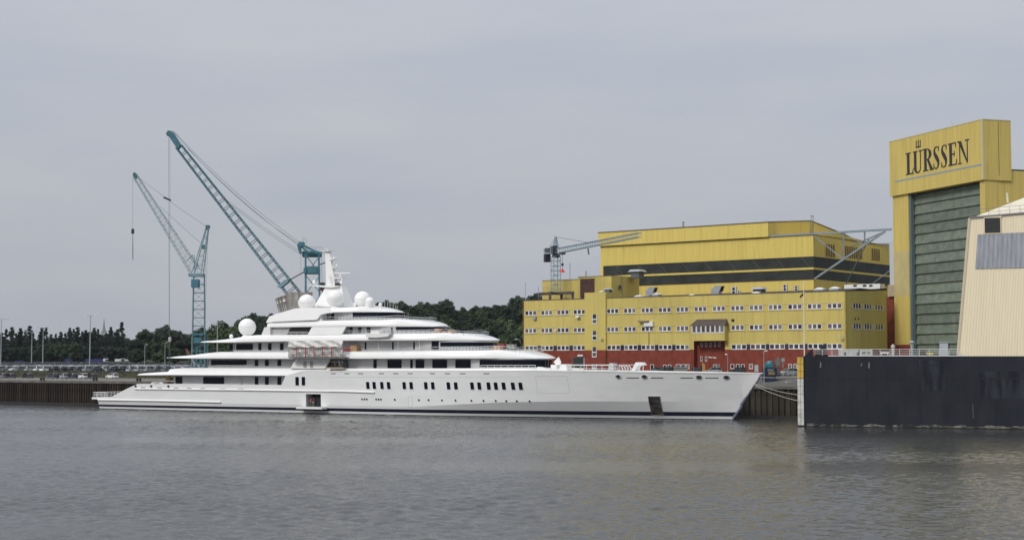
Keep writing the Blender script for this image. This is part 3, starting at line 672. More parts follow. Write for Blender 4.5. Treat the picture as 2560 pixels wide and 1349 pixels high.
# bridge wing boxes hung on the sun deck edge
mb = MB(); wb = [yh(913.5, 833, -10.6), yh(975, 832.6, -10.6), yh(968, 841, -10.6), yh(940, 843.4, -10.6), yh(915, 842.6, -10.6)]
mb.prism([Yp(a, -10.6, b) for a, b in wb], VV*2.0); mb.build('wing_station', WHITE, yacht)
mb = MB(); a0, b0 = yh(939, 829, -10.2); mb.box(Yp(a0, -9.9, b0), UU*1.0, VV*0.5, ZUP*0.32); mb.build('wing_console', WHITE, yacht)
# railings
def edge_rail(name, T, s0, s1, bs0, bs1, hw, ra, rf, ins, h, pf=1.9, n=26, both=True, pa=2.2, mids=1):
    st = [s0+(s1-s0)*k/n for k in range(n+1)]
    def pt(s, side): return Yp(s, side*max(0.0, plan_hw(s, bs0, bs1, hw, ra, rf, pa, pf)-ins), interp(T, s)-0.05)
    pts = [pt(s, -1) for s in st]
    if both: pts += [pt(s, 1) for s in st[::-1]]
    return railing(name, pts, h, 2.4, 0.04, m=CHROME, mids=mids)
edge_rail('deck_rail', TE and TD, yh(795, 799, -8)[0], yh(1040, 799, -3)[0], sD0, sD1, 9.2, 0.8, 19, 1.3, 0.75)
edge_rail('deck_rail', TC, yh(858, 834, -9)[0], yh(1172, 833, -3)[0], sC0, sC1, 10.0, 8.5, 20, 1.1, 0.75)
edge_rail('deck_rail', TBB, yh(1082, 876, -9)[0], yh(1312, 877, -3)[0], sB0, sB1, 10.3, 8.5, 22, 1.1, 0.80)
P = [yh(715, 836.5, -8.9), yh(770, 836.5, -8.9)]; railing('deck_rail', [Yp(a, -8.95, b) for a, b in P], 0.55, 1.2, 0.05)
P = [yh(540, 919.6, -9.4), yh(632, 919.8, -9.4)]; railing('deck_rail', [Yp(a, -9.4, b) for a, b in P], 0.6, 1.2, 0.05)
P = [yh(1204, 921, -9.2), yh(1345, 921, -7.0)]; railing('foredeck_rail', [Yp(P[0][0], -9.5, P[0][1]-0.1), Yp(P[1][0], -8.0, P[1][1]-0.1)], 0.75, 1.3, 0.05, m=WRAIL)
# foredeck rails behind the bulwark
zf_ = interp(SH, 120)
P = [(1418, -6.5), (1450, -6.3), (1500, -6.0), (1545, -5.6)]
railing('foredeck_rail', [Yp(yh(px, 927, t)[0], t, zf_-0.2) for px, t in P], 1.35, 1.3, 0.05, m=WRAIL)
P = [(1418, 4.5), (1470, 4.2), (1540, 3.8)]
railing('foredeck_rail', [Yp(yh(px, 927, t)[0], t, zf_-0.2) for px, t in P], 1.2, 1.5, 0.05, m=WRAIL)
P = [(1548, -4.6), (1572, -4.3), (1600, -4.0)]
railing('foredeck_rail', [Yp(yh(px, 927, t)[0], t, zf_-0.2) for px, t in P], 1.35, 1.1, 0.05, m=WRAIL)
# foredeck lockers, hatches and open lids
def deck_poly(name, pts, t, th, m=WHITE):
    mb = MB(); mb.prism([Yp(*[yh(a, b, t)[0], t, yh(a, b, t)[1]]) for a, b in pts], VV*th); return mb.build(name, m, yacht)
deck_poly('deck_locker', [(1377, 927), (1377, 911), (1391, 911), (1391, 927)], -5.5, 1.6)
deck_poly('deck_locker', [(1397.5, 927), (1401, 910), (1415, 909.5), (1418, 927)], -6.2, 2.2)
deck_poly('open_hatch_lid', [(1384, 904.5), (1396, 891.5), (1402, 905), (1397, 919)], -4.0, 0.25)
deck_poly('open_hatch_lid', [(1340, 919), (1345, 916), (1377, 922), (1374, 927)], -6.5, 1.5)
deck_poly('open_hatch_lid', [(1578, 926), (1589, 905), (1603, 905), (1609, 912), (1596, 912.5), (1586, 926.5)], -3.6, 1.6)
deck_poly('hatch_post', [(1597, 926), (1597, 912), (1598.2, 912), (1598.2, 926)], -3.6, 0.12, WRAIL)
deck_poly('hatch_post', [(1607, 926), (1607, 912), (1608.2, 912), (1608.2, 926)], -3.6, 0.12, WRAIL)
deck_poly('ventilator_box', [(1523, 926), (1523, 907), (1533.5, 907), (1533.5, 926)], -2.6, 1.4, SHADOWW)
for px in (1554, 1561, 1568, 1575):
    P_ = [yh(px-5, 914, -1.0), yh(px-1, 914.5, -1.0), yh(px+2, 919, -1.0), yh(px+3, 927, -1.0)]; mb = MB(); mb.path([Yp(a, -1.0, b) for a, b in P_], 0.09, 6); mb.build('cowl_pipe', WRAIL, yacht, smooth=60)
# funnels
def funnel(px0, py0, px1, py1, r, t, name='exhaust_funnel'):
    a, b = yh(px0, py0, t); c, d = yh(px1, py1, t); p, q = Yp(a, t, b), Yp(c, t, d); L = (q-p).length
    mb = MB(); mb.lathe(p, [(r*0.86, 0), (r*0.9, L*0.3), (r*0.95, L*0.62), (r*1.0, L*0.63), (r*1.0, L*0.66), (r*0.97, L*0.67), (r*1.0, L*0.93), (r*1.04, L*0.94), (r*1.04, L), (r*0.93, L), (r*0.9, L*0.8), (0.01, L*0.8)], 20, q-p)
    return mb.build(name, STEEL, yacht, smooth=35)
funnel(733, 778, 731.5, 731, 1.48, -4.6); funnel(719, 781, 708, 739.5, 0.48, -5.2); funnel(709, 783, 699, 742.5, 0.32, -5.0); funnel(702, 785, 691.5, 745.5, 0.32, -5.4)
funnel(765, 778, 764, 731, 1.48, 1.0)
# radomes
def radome(px, py, r, t, capsule=0.0, ped=0.8, name='radome'):
    a, b = yh(px, py, t); c = Yp(a, t, b); mb = MB(); n = 14
    pr = [(r*math.sin(k/n*math.pi), -r*math.cos(k/n*math.pi)-(capsule if k < n/2 else 0)) for k in range(2, n+1)]
    mb.lathe(c, pr, 28); o = mb.build(name, RADW, yacht, smooth=60)
    mb = MB(); mb.lathe(c, [(r*0.72, -r*0.9-capsule-ped), (r*0.5, -r*0.95-capsule), (r*0.46, -r*0.86-capsule)], 20); mb.build('radome_pedestal', WHITE, o, smooth=40)
    mb = MB(); mb.lathe(c, [(r*1.004, -0.02), (r*1.006, 0.0), (r*1.004, 0.02)], 28); mb.build('radome_joint', mat('radome_joint_grey', (0.6, 0.6, 0.6), 0.6), o)
    return o
radome(618, 817.5, 1.86, -5.0, 0.0, 0.5); radome(578, 839.5, 0.40, -6.0, 0.15, 0.4)
radome(767, 757, 1.80, -5.6, 0.0, 0.9); radome(838, 746, 1.78, -4.6, 0.0, 0.9); radome(906.5, 748.5, 1.72, -1.5, 0.0, 0.8)
radome(924.5, 754, 0.95, -3.5, 0.5, 0.4); radome(888, 760, 0.36, -2.5, 0.2, 0.3); radome(951, 761, 0.38, -2.5, 0.25, 0.3)
for px, py in ((962, 756), (969, 759), (975, 757), (983, 761), (989, 768), (993, 770)):
    a, b = yh(px, py, -1.5); mb = MB(); mb.tube(Yp(a, -1.5, b-0.9), Yp(a, -1.5, b+0.5), 0.035, n=5); mb.build('whip_aerial', WRAIL, yacht)
# mast
def msec(pxl, pxr, py, t, half):
    a, z = yh(pxl, py, t); b, _ = yh(pxr, py, t); return [Yp(a, -half, z), Yp(b, -half*0.8, z), Yp(b, half*0.8, z), Yp(a, half, z)]
mb = MB(); secs = [msec(800, 873, 768, 0, 2.4), msec(813, 866, 738, 0, 1.6), msec(822, 860, 717, 0, 1.1)]
for q in secs: mb.v += q
mb.f += [[4*i+k, 4*i+(k+1) % 4, 4*i+4+(k+1) % 4, 4*i+4+k] for i in range(2) for k in range(4)]+[[0, 1, 2, 3], [8, 9, 10, 11]]; mb.m += [0]*10
mast = mb.build('mast_pylon', WHITE, yacht)
mb = MB(); secs = [msec(821.5, 842, 716, 0, 0.85), msec(819.5, 838.5, 690, 0, 0.7), msec(817.5, 831, 660, 0, 0.55), msec(815, 825.5, 629, 0, 0.4)]
for q in secs: mb.v += q
mb.f += [[4*i+k, 4*i+(k+1) % 4, 4*i+4+(k+1) % 4, 4*i+4+k] for i in range(3) for k in range(4)]+[[0, 1, 2, 3], [12, 13, 14, 15]]; mb.m += [0]*14
mb.build('mast_top', WHITE, yacht)
def mplate(name, pts, t=-0.5, th=1.0, m=WHITE):
    mb = MB(); mb.prism([Yp(yh(a, b, 0)[0], t, yh(a, b, 0)[1]) for a, b in pts], VV*th); return mb.build(name, m, mast)
mplate('mast_platform', [(780, 712.6), (857, 715), (856, 716.6), (838, 719.6), (815, 718.4), (780, 713.8)], -1.6, 3.2)
mplate('mast_platform', [(805, 626.6), (829, 626.6), (829, 628.4), (805, 628)], -0.9, 1.8)
mplate('mast_arm', [(825, 647.5), (842, 644.5), (843, 646), (826, 651)]); mplate('mast_arm', [(832, 669), (847, 667), (848, 668.5), (833, 671)]); mplate('radar_arm', [(835, 681), (878, 681), (878, 683.6), (835, 684)], -0.25, 0.5); mplate('mast_arm', [(836, 694), (859, 693.5), (859, 695.4), (837, 697)])
mplate('mast_arm', [(806, 631.5), (818, 631.5), (818, 633.5), (806, 633)], -0.2, 0.4)
for px, py, r in ((837, 645, 0.2), (844, 664, 0.24), (853.5, 690, 0.26), (857, 699, 0.2), (855.5, 707, 0.36), (787.5, 705.5, 0.40), (838, 652.5, 0.12), (820, 624.5, 0.1), (816.5, 622, 0.07)):
    a, b = yh(px, py, 0); mb = MB(); n = 8; mb.lathe(Yp(a, -0.3, b), [(r*math.sin(k/n*math.pi), -r*1.2*math.cos(k/n*math.pi)) for k in range(1, n+1)], 12); mb.build('mast_sensor', RADW, mast, smooth=60)
mb = MB(); a, b = yh(852, 710, 0); mb.box(Yp(a-0.4, -0.4, b), UU*0.5, VV*0.4, ZUP*0.25); mb.build('searchlight', mat('black_fitting', (0.02, 0.02, 0.022), 0.5), mast)
for k in range(9):
    a, b = yh(828.5+k*0.55, 690+k*2.6, 0); mb = MB(); mb.tube(Yp(a, -0.95, b), Yp(a+0.7, -0.95, b), 0.025, n=4); mb.build('mast_rung', SEAM, mast)
# work gear left on deck
CARD = mat('cardboard', (0.42, 0.24, 0.12), 0.85, var=0.2, vscale=2); REDP = mat('red_plastic', (0.42, 0.025, 0.025), 0.5); PINKB = mat('pale_cardboard', (0.52, 0.33, 0.24), 0.85, var=0.15, vscale=2)
def deck_box(name, label, px0, py0, px1, py1, t, dep, m, cat='box'):
    (a0, b0), (a1, b1) = yh(px0, py1, t), yh(px1, py0, t); mb = MB(); mb.prism([Yp(a0, t, b0), Yp(a1, t, b0), Yp(a1, t, b1), Yp(a0, t, b1)], VV*dep)
    mb.mi = 1; mb.prism([Yp(a0-0.01, t-0.012, b0+(b1-b0)*0.47), Yp(a1+0.01, t-0.012, b0+(b1-b0)*0.47), Yp(a1+0.01, t-0.012, b0+(b1-b0)*0.53), Yp(a0-0.01, t-0.012, b0+(b1-b0)*0.53)], VV*0.01)
    return tag(mb.build(name, [m, SEAM]), label, cat)
deck_box('cardboard_box', 'large brown cardboard box on the yacht deck right of the scaffold', 874.5, 863, 891, 877.6, -9.4, 1.4, CARD)
deck_box('red_crate', 'low red plastic crate beside the brown box right of the scaffold', 858, 870.5, 873, 877.4, -9.4, 1.0, REDP, 'crate')
deck_box('cardboard_box', 'pale tan box at the forward end of the sun deck rail', 1086, 821, 1097, 833, -6.8, 1.2, PINKB)
deck_box('cardboard_box', 'wide brown box behind the sun deck rail near its tip', 1102, 826, 1116, 833, -6.0, 1.2, mat('cardboard_b', (0.36, 0.17, 0.11), 0.85, var=0.2, vscale=2))
deck_box('cardboard_box', 'light brown box second from the sun deck rail end', 1117.5, 825, 1131, 833, -5.6, 1.2, PINKB)
deck_box('cardboard_box', 'reddish box next to the bridge deck rail tip', 1232, 864.5, 1249, 873.8, -6.0, 1.2, PINKB)
deck_box('red_crate', 'dark red crate at the fore end of the bridge deck', 1247, 857.5, 1259, 872, -4.5, 1.2, mat('dark_red_crate', (0.22, 0.03, 0.025), 0.6), 'crate')
deck_box('supply_crate', 'grey crate stack at the very tip of the bridge deck rail', 1262, 860, 1284, 872, -3.5, 1.2, mat('crate_grey', (0.30, 0.31, 0.28), 0.7, var=0.4, vscale=1.5), 'crate')
deck_box('yellow_buoy_box', 'yellow float box on the aft main deck under the overhang', 414, 943, 425, 950, -5, 1.0, mat('yellow_plastic', (0.55, 0.36, 0.03), 0.5), 'float')
# tarpaulined tender cover on the aft bulwark
mb = MB(); a0, b0 = yh(378, 957, -8.6); a1, _ = yh(408, 957, -8.6)
mb.grid(lambda i, j: Yp(a0+(a1-a0)*i, -8.8+0.9*j, b0-0.2+0.45*math.sin(math.pi*min(1, max(0, j)))*(0.75+0.25*math.sin(i*9))+0.25*math.sin(math.pi*i)), 14, 8)
tag(mb.build('white_bundle', mat('bundle_cloth', (0.74, 0.73, 0.71), 0.8, var=0.1, vscale=1.5), smooth=60), 'white cloth bundle lying on the aft bulwark of the yacht', 'bundle')
# ------------------------------------------------------------------ scaffold hung on the yacht side
TARP = mat('scaffold_sheeting', (0.62, 0.61, 0.59), 0.6, var=0.16, vscale=1.2, bump=0.06, bscale=1.6)
GPOLE = mat('galvanised_tube', (0.30, 0.30, 0.29), 0.45, metal=0.5); RPOLE = mat('red_scaffold_tube', (0.45, 0.02, 0.035), 0.5)
PLANK = mat('scaffold_plank', (0.17, 0.165, 0.155), 0.9, var=0.3, vscale=1.0)
TS = -11.7
def sp(px, py, t=TS): a, b = yh(px, py, t); return Yp(a, t, b)
scaf = thing('scaffold', 'sheeted work scaffold with red tubes hung on the side of the yacht', 'scaffold', sp(790, 896))
(a0, z1), (a1, z0) = yh(720.5, 851.5, TS+0.25), yh(858, 866.5, TS+0.25)
mb = MB(); mb.grid(lambda i, j: Yp(a0+(a1-a0)*i, TS+0.10+0.22*math.sin(i*23+j*3)*math.sin(j*3.1)-0.25*(1-j)*abs(math.sin(i*17)), z0+(z1-z0)*j+0.10*math.sin(i*31)*(1-j)), 60, 8)
mb.build('tarpaulin', TARP, scaf, smooth=60)
(a0, z1), (a1, z0) = yh(722, 867, TS+0.5), yh(856, 891, TS+0.5)
mb = MB(); mb.grid(lambda i, j: Yp(a0+(a1-a0)*i, TS+0.45+0.14*math.sin(i*41+j*5)+0.08*math.sin(i*13-j*9), z0+(z1-z0)*j), 60, 12)
mb.build('tarpaulin', TARP, scaf, smooth=60)
mb = MB(); mb.prism([sp(722, 895), sp(862, 895), sp(862, 892), sp(722, 892)], VV*1.5); mb.build('platform', PLANK, scaf)
for px in (742, 763.6, 785, 806.6, 828.5):
    mb = MB(); mb.tube(sp(px, 866, TS-0.1), sp(px, 891.5, TS-0.1), 0.10, n=7); mb.build('red_standard', RPOLE, scaf, smooth=60)
for px in (721.5, 731.5, 753, 774.5, 796, 817.5, 838, 847, 857.5):
    mb = MB(); mb.tube(sp(px, 865 if px < 840 else 853, TS), sp(px, 893, TS), 0.055, n=6); mb.build('standard', GPOLE, scaf, smooth=60)
for py in (868.5, 879, 885.5, 891):
    mb = MB(); mb.tube(sp(720.5, py, TS-0.05), sp(860, py, TS-0.05), 0.05, n=6); mb.build('ledger', GPOLE, scaf, smooth=60)
for a, b in ((731, 742), (753, 742), (774, 763.6), (753, 763.6), (774, 785), (796, 785), (796, 806.6), (817, 806.6), (838, 828.5), (817, 828.5)):
    mb = MB(); mb.tube(sp(a, 890, TS-0.02), sp(b, 880, TS-0.02), 0.04, n=5); mb.build('brace', GPOLE, scaf, smooth=60)
for a, b, c, d in ((735, 895, 735, 904), (748, 895, 748, 904), (800, 895, 800, 904), (834, 895, 838, 914), (842, 895, 855, 918), (848, 895, 848, 918), (854, 895, 857, 910), (735, 904, 858, 904)):
    mb = MB(); mb.tube(sp(a, b, -10.9), sp(c, d, -10.9), 0.05, n=5); mb.build('support_tube', GPOLE, scaf, smooth=60)
mb = MB(); mb.prism([sp(814, 920.5, -11), sp(856, 920.5, -11), sp(854, 917.5, -11), sp(816, 917.5, -11)], VV*1.0); mb.build('plank', mat('new_plank', (0.38, 0.29, 0.2), 0.8), scaf)
mb = MB(); a0, z0 = yh(818, 920, -8.6); a1, z1 = yh(868, 897.5, -8.6); mb.prism([Yp(a0-1, -8.6, z0), Yp(a1, -8.6, z0), Yp(a1, -8.6, z1), Yp(a0, -8.6, z1)], VV*0.3); mb.build('dark_sheet', mat('olive_sheet', (0.10, 0.11, 0.10), 0.8), scaf)

# ------------------------------------------------------------------ people
SKIN = mat('skin', (0.45, 0.28, 0.2), 0.6)
def person(label, base, face, shirt, trousers, shoes, hair, pose, hgt=1.76):
    """standing figure grown with a skin surface over a jointed skeleton; face = direction it looks"""
    f = Vector(face).normalized(); r = f.cross(ZUP).normalized(); k = hgt/1.76
    J = {}; E = []; R = {}
    def j(n, x, y, z, rad, par=None):          # x to the side, y forward
        J[n] = Vector((x, y, z))*k; R[n] = (rad*k, rad*k*0.85)
        if par: E.append((par, n))
    ln, arm, st = pose.get('lean', 0.0), pose.get('arm', 0.1), pose.get('stance', 0.11)
    j('pelvis', 0, 0, 0.93, 0.145); j('waist', 0, ln*0.3, 1.08, 0.125, 'pelvis'); j('chest', 0, ln*0.7, 1.30, 0.15, 'waist'); j('neckb', 0, ln, 1.46, 0.075, 'chest'); j('neck', 0, ln*1.1, 1.53, 0.055, 'neckb')
    j('jaw', 0, ln*1.2+0.015, 1.60, 0.075, 'neck'); j('head', 0, ln*1.2, 1.68, 0.092, 'jaw'); j('crown', 0, ln*1.2-0.01, 1.735, 0.07, 'head')
    for sd, nm in ((-1, 'l'), (1, 'r')):
        j('sh'+nm, sd*0.17, ln*0.85, 1.42, 0.065, 'chest'); j('el'+nm, sd*(0.22+arm*0.3), ln*0.7+arm*0.25, 1.15, 0.046, 'sh'+nm); j('wr'+nm, sd*(0.20+arm*0.1), ln*0.6+0.08+arm*0.9, 0.92+arm*0.55, 0.034, 'el'+nm)
        j('hand'+nm, sd*(0.195+arm*0.1), ln*0.6+0.11+arm*1.05, 0.83+arm*0.6, 0.036, 'wr'+nm)
        for q, (dx, dy, L) in enumerate(((-0.028, 0.0, 0.085), (-0.01, 0.012, 0.098), (0.01, 0.012, 0.092), (0.028, 0.0, 0.075), (-0.05, 0.03, 0.05))):
            j('f%d%s' % (q, nm), sd*(0.195+arm*0.1)+dx, ln*0.6+0.13+arm*1.1+dy, 0.83+arm*0.6-L, 0.009, 'hand'+nm)
        j('hip'+nm, sd*0.10, 0, 0.86, 0.10, 'pelvis'); j('kn'+nm, sd*st, 0.03, 0.48, 0.062, 'hip'+nm); j('an'+nm, sd*(st+0.01), -0.01, 0.09, 0.042, 'kn'+nm); j('toe'+nm, sd*(st+0.02), 0.16, 0.045, 0.04, 'an'+nm)
    names = list(J); me = bpy.data.meshes.new('person'); me.from_pydata([J[n] for n in names], [(names.index(a), names.index(b)) for a, b in E], [])
    tmp = bpy.data.objects.new('tmp_person', me); COL.objects.link(tmp); md = tmp.modifiers.new('s', 'SKIN'); tmp.modifiers.new('d', 'SUBSURF').levels = 1
    for i, n in enumerate(names): sv = me.skin_vertices[0].data[i]; sv.radius = R[n]; sv.use_root = (n == 'pelvis')
    dg = bpy.context.evaluated_depsgraph_get(); ev = tmp.evaluated_get(dg); m2 = bpy.data.meshes.new_from_object(ev)
    bpy.data.objects.remove(tmp); o = bpy.data.objects.new('person', m2); COL.objects.link(o); ORG[o.name] = V3(0, 0, 0)
    m2.materials.clear()
    for m in (SKIN, shirt, trousers, shoes): m2.materials.append(m)
    for p in m2.polygons:
        c = p.center/k; p.use_smooth = True
        p.material_index = 3 if c.z < 0.1 else 2 if (c.z < 0.97 and abs(c.x) < 0.2 and not (c.y > 0.12 and c.z > 0.6)) else 1 if (0.97 <= c.z < 1.49 and (abs(c.x) < 0.24)) else 0
    M = Matrix(((r.x, f.x, 0, base.x), (r.y, f.y, 0, base.y), (0, 0, 1, base.z), (0, 0, 0, 1))); o.matrix_world = M
    mb = MB(); n = 8; hc = J['head']+Vector((0, -0.012, 0.03))*k
    mb.lathe(hc, [(0.105*k*math.sin(q/n*math.pi), -0.105*k*math.cos(q/n*math.pi)) for q in range(3, n+1)], 12); hr = mb.build('hair', hair); hr.parent = o
    for x, z, rr, nm in ((-0.033, 1.675, 0.012, 'eye'), (0.033, 1.675, 0.012, 'eye'), (0, 1.645, 0.016, 'nose'), (0, 1.605, 0.018, 'mouth')):
        mb = MB(); mb.lathe(Vector((x, ln*1.2+0.083, z))*k, [(rr*k*math.sin(q/4*math.pi), -rr*k*math.cos(q/4*math.pi)*0.6) for q in range(1, 5)], 6); e = mb.build(nm, hair if nm == 'eye' else SKIN); e.parent = o
    return tag(o, label, 'person', 'crew aboard the yacht')
DKCL = mat('dark_cloth', (0.02, 0.022, 0.026), 0.9); KHAKI = mat('khaki_cloth', (0.28, 0.25, 0.19), 0.9); REDC = mat('pink_red_cloth', (0.48, 0.07, 0.10), 0.9); GREYC = mat('grey_cloth', (0.12, 0.12, 0.14), 0.9); HAIRD = mat('dark_hair', (0.02, 0.015, 0.012), 0.7); SHOE = mat('grey_shoe', (0.4, 0.38, 0.36), 0.7)
tdoor = -(hb((SD0+SD1)/2, 2.2))
def at_door(px, t): return Yp(yh(px, 1000, t)[0], t, ZD0+0.03)
person('person in dark top and khaki trousers standing in the hull side door', at_door(783.5, tdoor+0.45), -VV*1+UU*0.2, DKCL, KHAKI, SHOE, HAIRD, {'stance': 0.14, 'arm': 0.12}, 1.8)
person('person in pink red top at the left of the hull side door', at_door(777.5, tdoor+0.55), UU*0.8-VV*0.5, REDC, GREYC, SHOE, HAIRD, {'stance': 0.09, 'arm': 0.2, 'lean': 0.05}, 1.76)
s_, z_ = yh(604, 957, -9.3); person('person in red and dark clothes half hidden behind the aft bulwark', Yp(s_, -9.3, z_-1.55), -VV, mat('dark_red_cloth', (0.25, 0.02, 0.02), 0.9), DKCL, SHOE, HAIRD, {'arm': 0.15}, 1.72)

# ------------------------------------------------------------------ office building
AO = math.radians(38.0); OD = V3(-math.cos(AO), math.sin(AO), 0); OS = V3(math.sin(AO), math.cos(AO), 0); ON = -OS
OC = atY(2115.5, 800, 312.0); OC.z = 0
def op(px, py, out=0.0): return onplane(px, py, OC+ON*out, ON)
def owz(px, py, out=0.0): p = op(px, py, out); return (p-OC).dot(OD), p.z       # distance left of the corner, height
def OP(w, z, out=0.0): return OC+OD*w+ON*out+ZUP*z
YEL = mat('office_yellow_render', (0.555, 0.452, 0.140), 0.85, streak=0.22, spec=0.25, var=0.07, vscale=0.25, stretch=(1, 1, 0.4), bump=0.004, bscale=6)
REDB = mat('red_brick', (0.21, 0.052, 0.036), 0.95, streak=0.2, spec=0.15, var=0.18, vscale=0.8, bump=0.01, bscale=8)
WFR = mat('white_window_frame', (0.72, 0.71, 0.69), 0.5); ROOFD = mat('bitumen_roof', (0.035, 0.033, 0.035), 0.9, var=0.3, vscale=0.3)
TRIM = mat('brown_metal_trim', (0.10, 0.075, 0.05), 0.6)
PANES = [mat('pane_a', (0.020, 0.018, 0.025), 0.12, spec=0.6), mat('pane_curtain_mauve', (0.115, 0.088, 0.094), 0.2, var=0.12, vscale=2.0, spec=0.6), mat('pane_curtain_grey', (0.17, 0.16, 0.155), 0.22, var=0.2, vscale=2.0, spec=0.6), mat('pane_blue_dark', (0.022, 0.022, 0.05), 0.12, spec=0.6), mat('pane_brown', (0.065, 0.046, 0.048), 0.16, spec=0.6)]
office = thing('office_building', 'long yellow three-storey office block with red brick base behind the yacht bow', 'building', OP(40, 7.6, -6))
zt0 = owz(2100, 727.5)[1]; zr0 = owz(2100, 871)[1]; wl_ = owz(1306.5, 800)[0]; zt1 = owz(1330, 751.5)[1]; DEP = 20.0
ZTOP = (zt0+zt1)/2; ZRED = (zr0+owz(1330, 876)[1])/2; GZ = 7.5
# window rows
rows = []
for yl, yr in (((776, 788.3), (758.2, 771.8)), ((820, 832), (808.8, 823))):
    za = (owz(1328, yl[0])[1]+owz(2090, yr[0])[1])/2; zb = (owz(1328, yl[1])[1]+owz(2090, yr[1])[1])/2; rows.append((zb, za))
z3a, z3b = (owz(1328, 863.8)[1]+owz(2090, 858.4)[1])/2, (owz(1328, 876)[1]+owz(2090, 872)[1])/2
rows.append((z3b, z3a))
L1 = [(1313, 1342), (1353, 1382), (1393, 1423), (1434, 1464)]
M1 = [(1517.6, 1547), (1560, 1590.5), (1604, 1634), (1646.5, 1678.6), (1691, 1722), (1736, 1768), (1782, 1814), (1828, 1861), (1874, 1908), (1922, 1956), (1970.6, 2006), (2019.5, 2054.6), (2069, 2105.7)]
def owin(x0, x1, row, n=3, out=0.0, styles=None, name='window', parent=office, pane_w=None):
    w1, w0 = owz(x0, 800, out)[0], owz(x1, 800, out)[0]; zb, za = row if isinstance(row, tuple) else rows[row]
    mb = MB(); fr = 0.16
    mb.prism([OP(w0, zb, out+0.03), OP(w1, zb, out+0.03), OP(w1, zb+0.18, out+0.03), OP(w0, zb+0.18, out+0.03)], ON*0.10)
    mb.prism([OP(w0, za-0.10, out+0.03), OP(w1, za-0.10, out+0.03), OP(w1, za, out+0.03), OP(w0, za, out+0.03)], ON*0.09)
    pw_ = (w1-w0)/n
    for k in range(n+1):
        c = w0+pw_*k; h_ = 0.12 if k in (0, n) else 0.30
        c = min(max(c, w0+h_/2), w1-h_/2); mb.prism([OP(c-h_/2, zb+0.18, out+0.03), OP(c+h_/2, zb+0.18, out+0.03), OP(c+h_/2, za-0.10, out+0.03), OP(c-h_/2, za-0.10, out+0.03)], ON*0.08)
    o = mb.build(name, WFR, parent)
    for k in range(n):
        mb = MB(); mb.prism([OP(w0+pw_*k+0.05, zb+0.12, out+0.02), OP(w0+pw_*(k+1)-0.05, zb+0.12, out+0.02), OP(w0+pw_*(k+1)-0.05, za-0.06, out+0.02), OP(w0+pw_*k+0.05, za-0.06, out+0.02)], ON*0.03)
        mb.build('pane', PANES[styles[k] if styles else random.choice((1, 1, 1, 4, 2, 4, 0))], o)
    return o
# walls: yellow upper storeys, brick base (set 4 cm forward), side wall, roof
def wall(name, w0, w1, z0, z1, out, m, th=0.4, parent=office):
    mb = MB(); mb.prism([OP(w0, z0, out), OP(w1, z0, out), OP(w1, z1, out), OP(w0, z1, out)], -ON*th); return mb.build(name, m, parent)
wTa, wTb = owz(1517, 800)[0], owz(1464.5, 800)[0]          # stair tower
wEa, wEb = owz(1812.5, 880)[0], owz(1735, 880)[0]          # entrance recess under the bay
wall('front_wall', 0, wEa, ZRED, ZTOP, 0, YEL); wall('front_wall', wEb, wl_, ZRED, ZTOP, 0, YEL); zbay = (owz(1770, 851.5)[1])
wall('front_wall', wEa, wEb, zbay, ZTOP, 0.0, YEL)
wall('brick_wall', 0, wEa, GZ, ZRED, 0.04, REDB); wall('brick_wall', wEb, wl_, GZ, ZRED, 0.04, REDB); wall('brick_wall', wEa, wEb, GZ, zbay, -1.2, REDB)
for w in (wEa, wEb):
    mb = MB(); mb.prism([OP(w-0.02, GZ, 0.0), OP(w+0.02, GZ, 0.0), OP(w+0.02, zbay, 0.0), OP(w-0.02, zbay, 0.0)], -ON*1.25); mb.build('recess_cheek', REDB, office)
wall('stair_tower', wTa, wTb, GZ, owz(1490, 730.5, 0.5)[1], 0.5, YEL, 7.0); wall('tower_base', wTa-0.02, wTb+0.02, GZ, ZRED, 0.54, REDB, 0.5)
for nm, z0, z1, m, d0 in (('side_wall', ZRED, ZTOP+0.0, YEL, 0.0), ('side_brick_wall', GZ, ZRED, REDB, -0.04)):
    mb = MB(); mb.prism([OP(d0, z0, 0.0), OP(d0, z0, -DEP), OP(d0, z1+(0.9 if nm == 'side_wall' else 0), -DEP), OP(d0, z1, 0.0)], OD*0.4); mb.build(nm, m, office)
mb = MB(); mb.prism([OP(0, GZ, -DEP+0.4), OP(wl_, GZ, -DEP+0.4), OP(wl_, ZTOP, -DEP+0.4), OP(0, ZTOP, -DEP+0.4)], ON*-0.4); mb.build('rear_wall', YEL, office)
mb = MB(); mb.prism([OP(wl_-0.4, GZ, 0), OP(wl_-0.4, GZ, -DEP), OP(wl_-0.4, ZTOP, -DEP), OP(wl_-0.4, ZTOP, 0)], OD*0.4); mb.build('end_wall', REDB, office)
mb = MB(); mb.add([OP(0.3, ZTOP-0.1, -0.3), OP(wl_-0.3, ZTOP-0.1, -0.3), OP(wl_-0.3, ZTOP+0.55, -7.5), OP(wTb, ZTOP+0.55, -7.5), OP(0.3, ZTOP+0.9, -7.5), OP(0.3, ZTOP+0.9, -DEP+0.2), OP(wl_-0.3, ZTOP+0.6, -DEP+0.2)], [[0, 1, 2, 3, 4], [4, 3, 2, 6, 5]]); roof = mb.build('roof', ROOFD, office)
mb = MB(); mb.prism([OP(-0.05, ZTOP+0.02, 0.08), OP(-0.05, ZTOP+0.92, -DEP), OP(-0.05, ZTOP+1.35, -DEP), OP(-0.05, ZTOP+0.14, 0.08)], OD*0.5); mb.build('roof_edge', ROOFD, office)
wall('parapet_trim', 0.5, wTa-0.02, ZTOP, ZTOP+0.12, 0.06, TRIM, 0.5); wall('parapet_trim', wTb+0.02, wl_, ZTOP, ZTOP+0.12, 0.06, TRIM, 0.5)
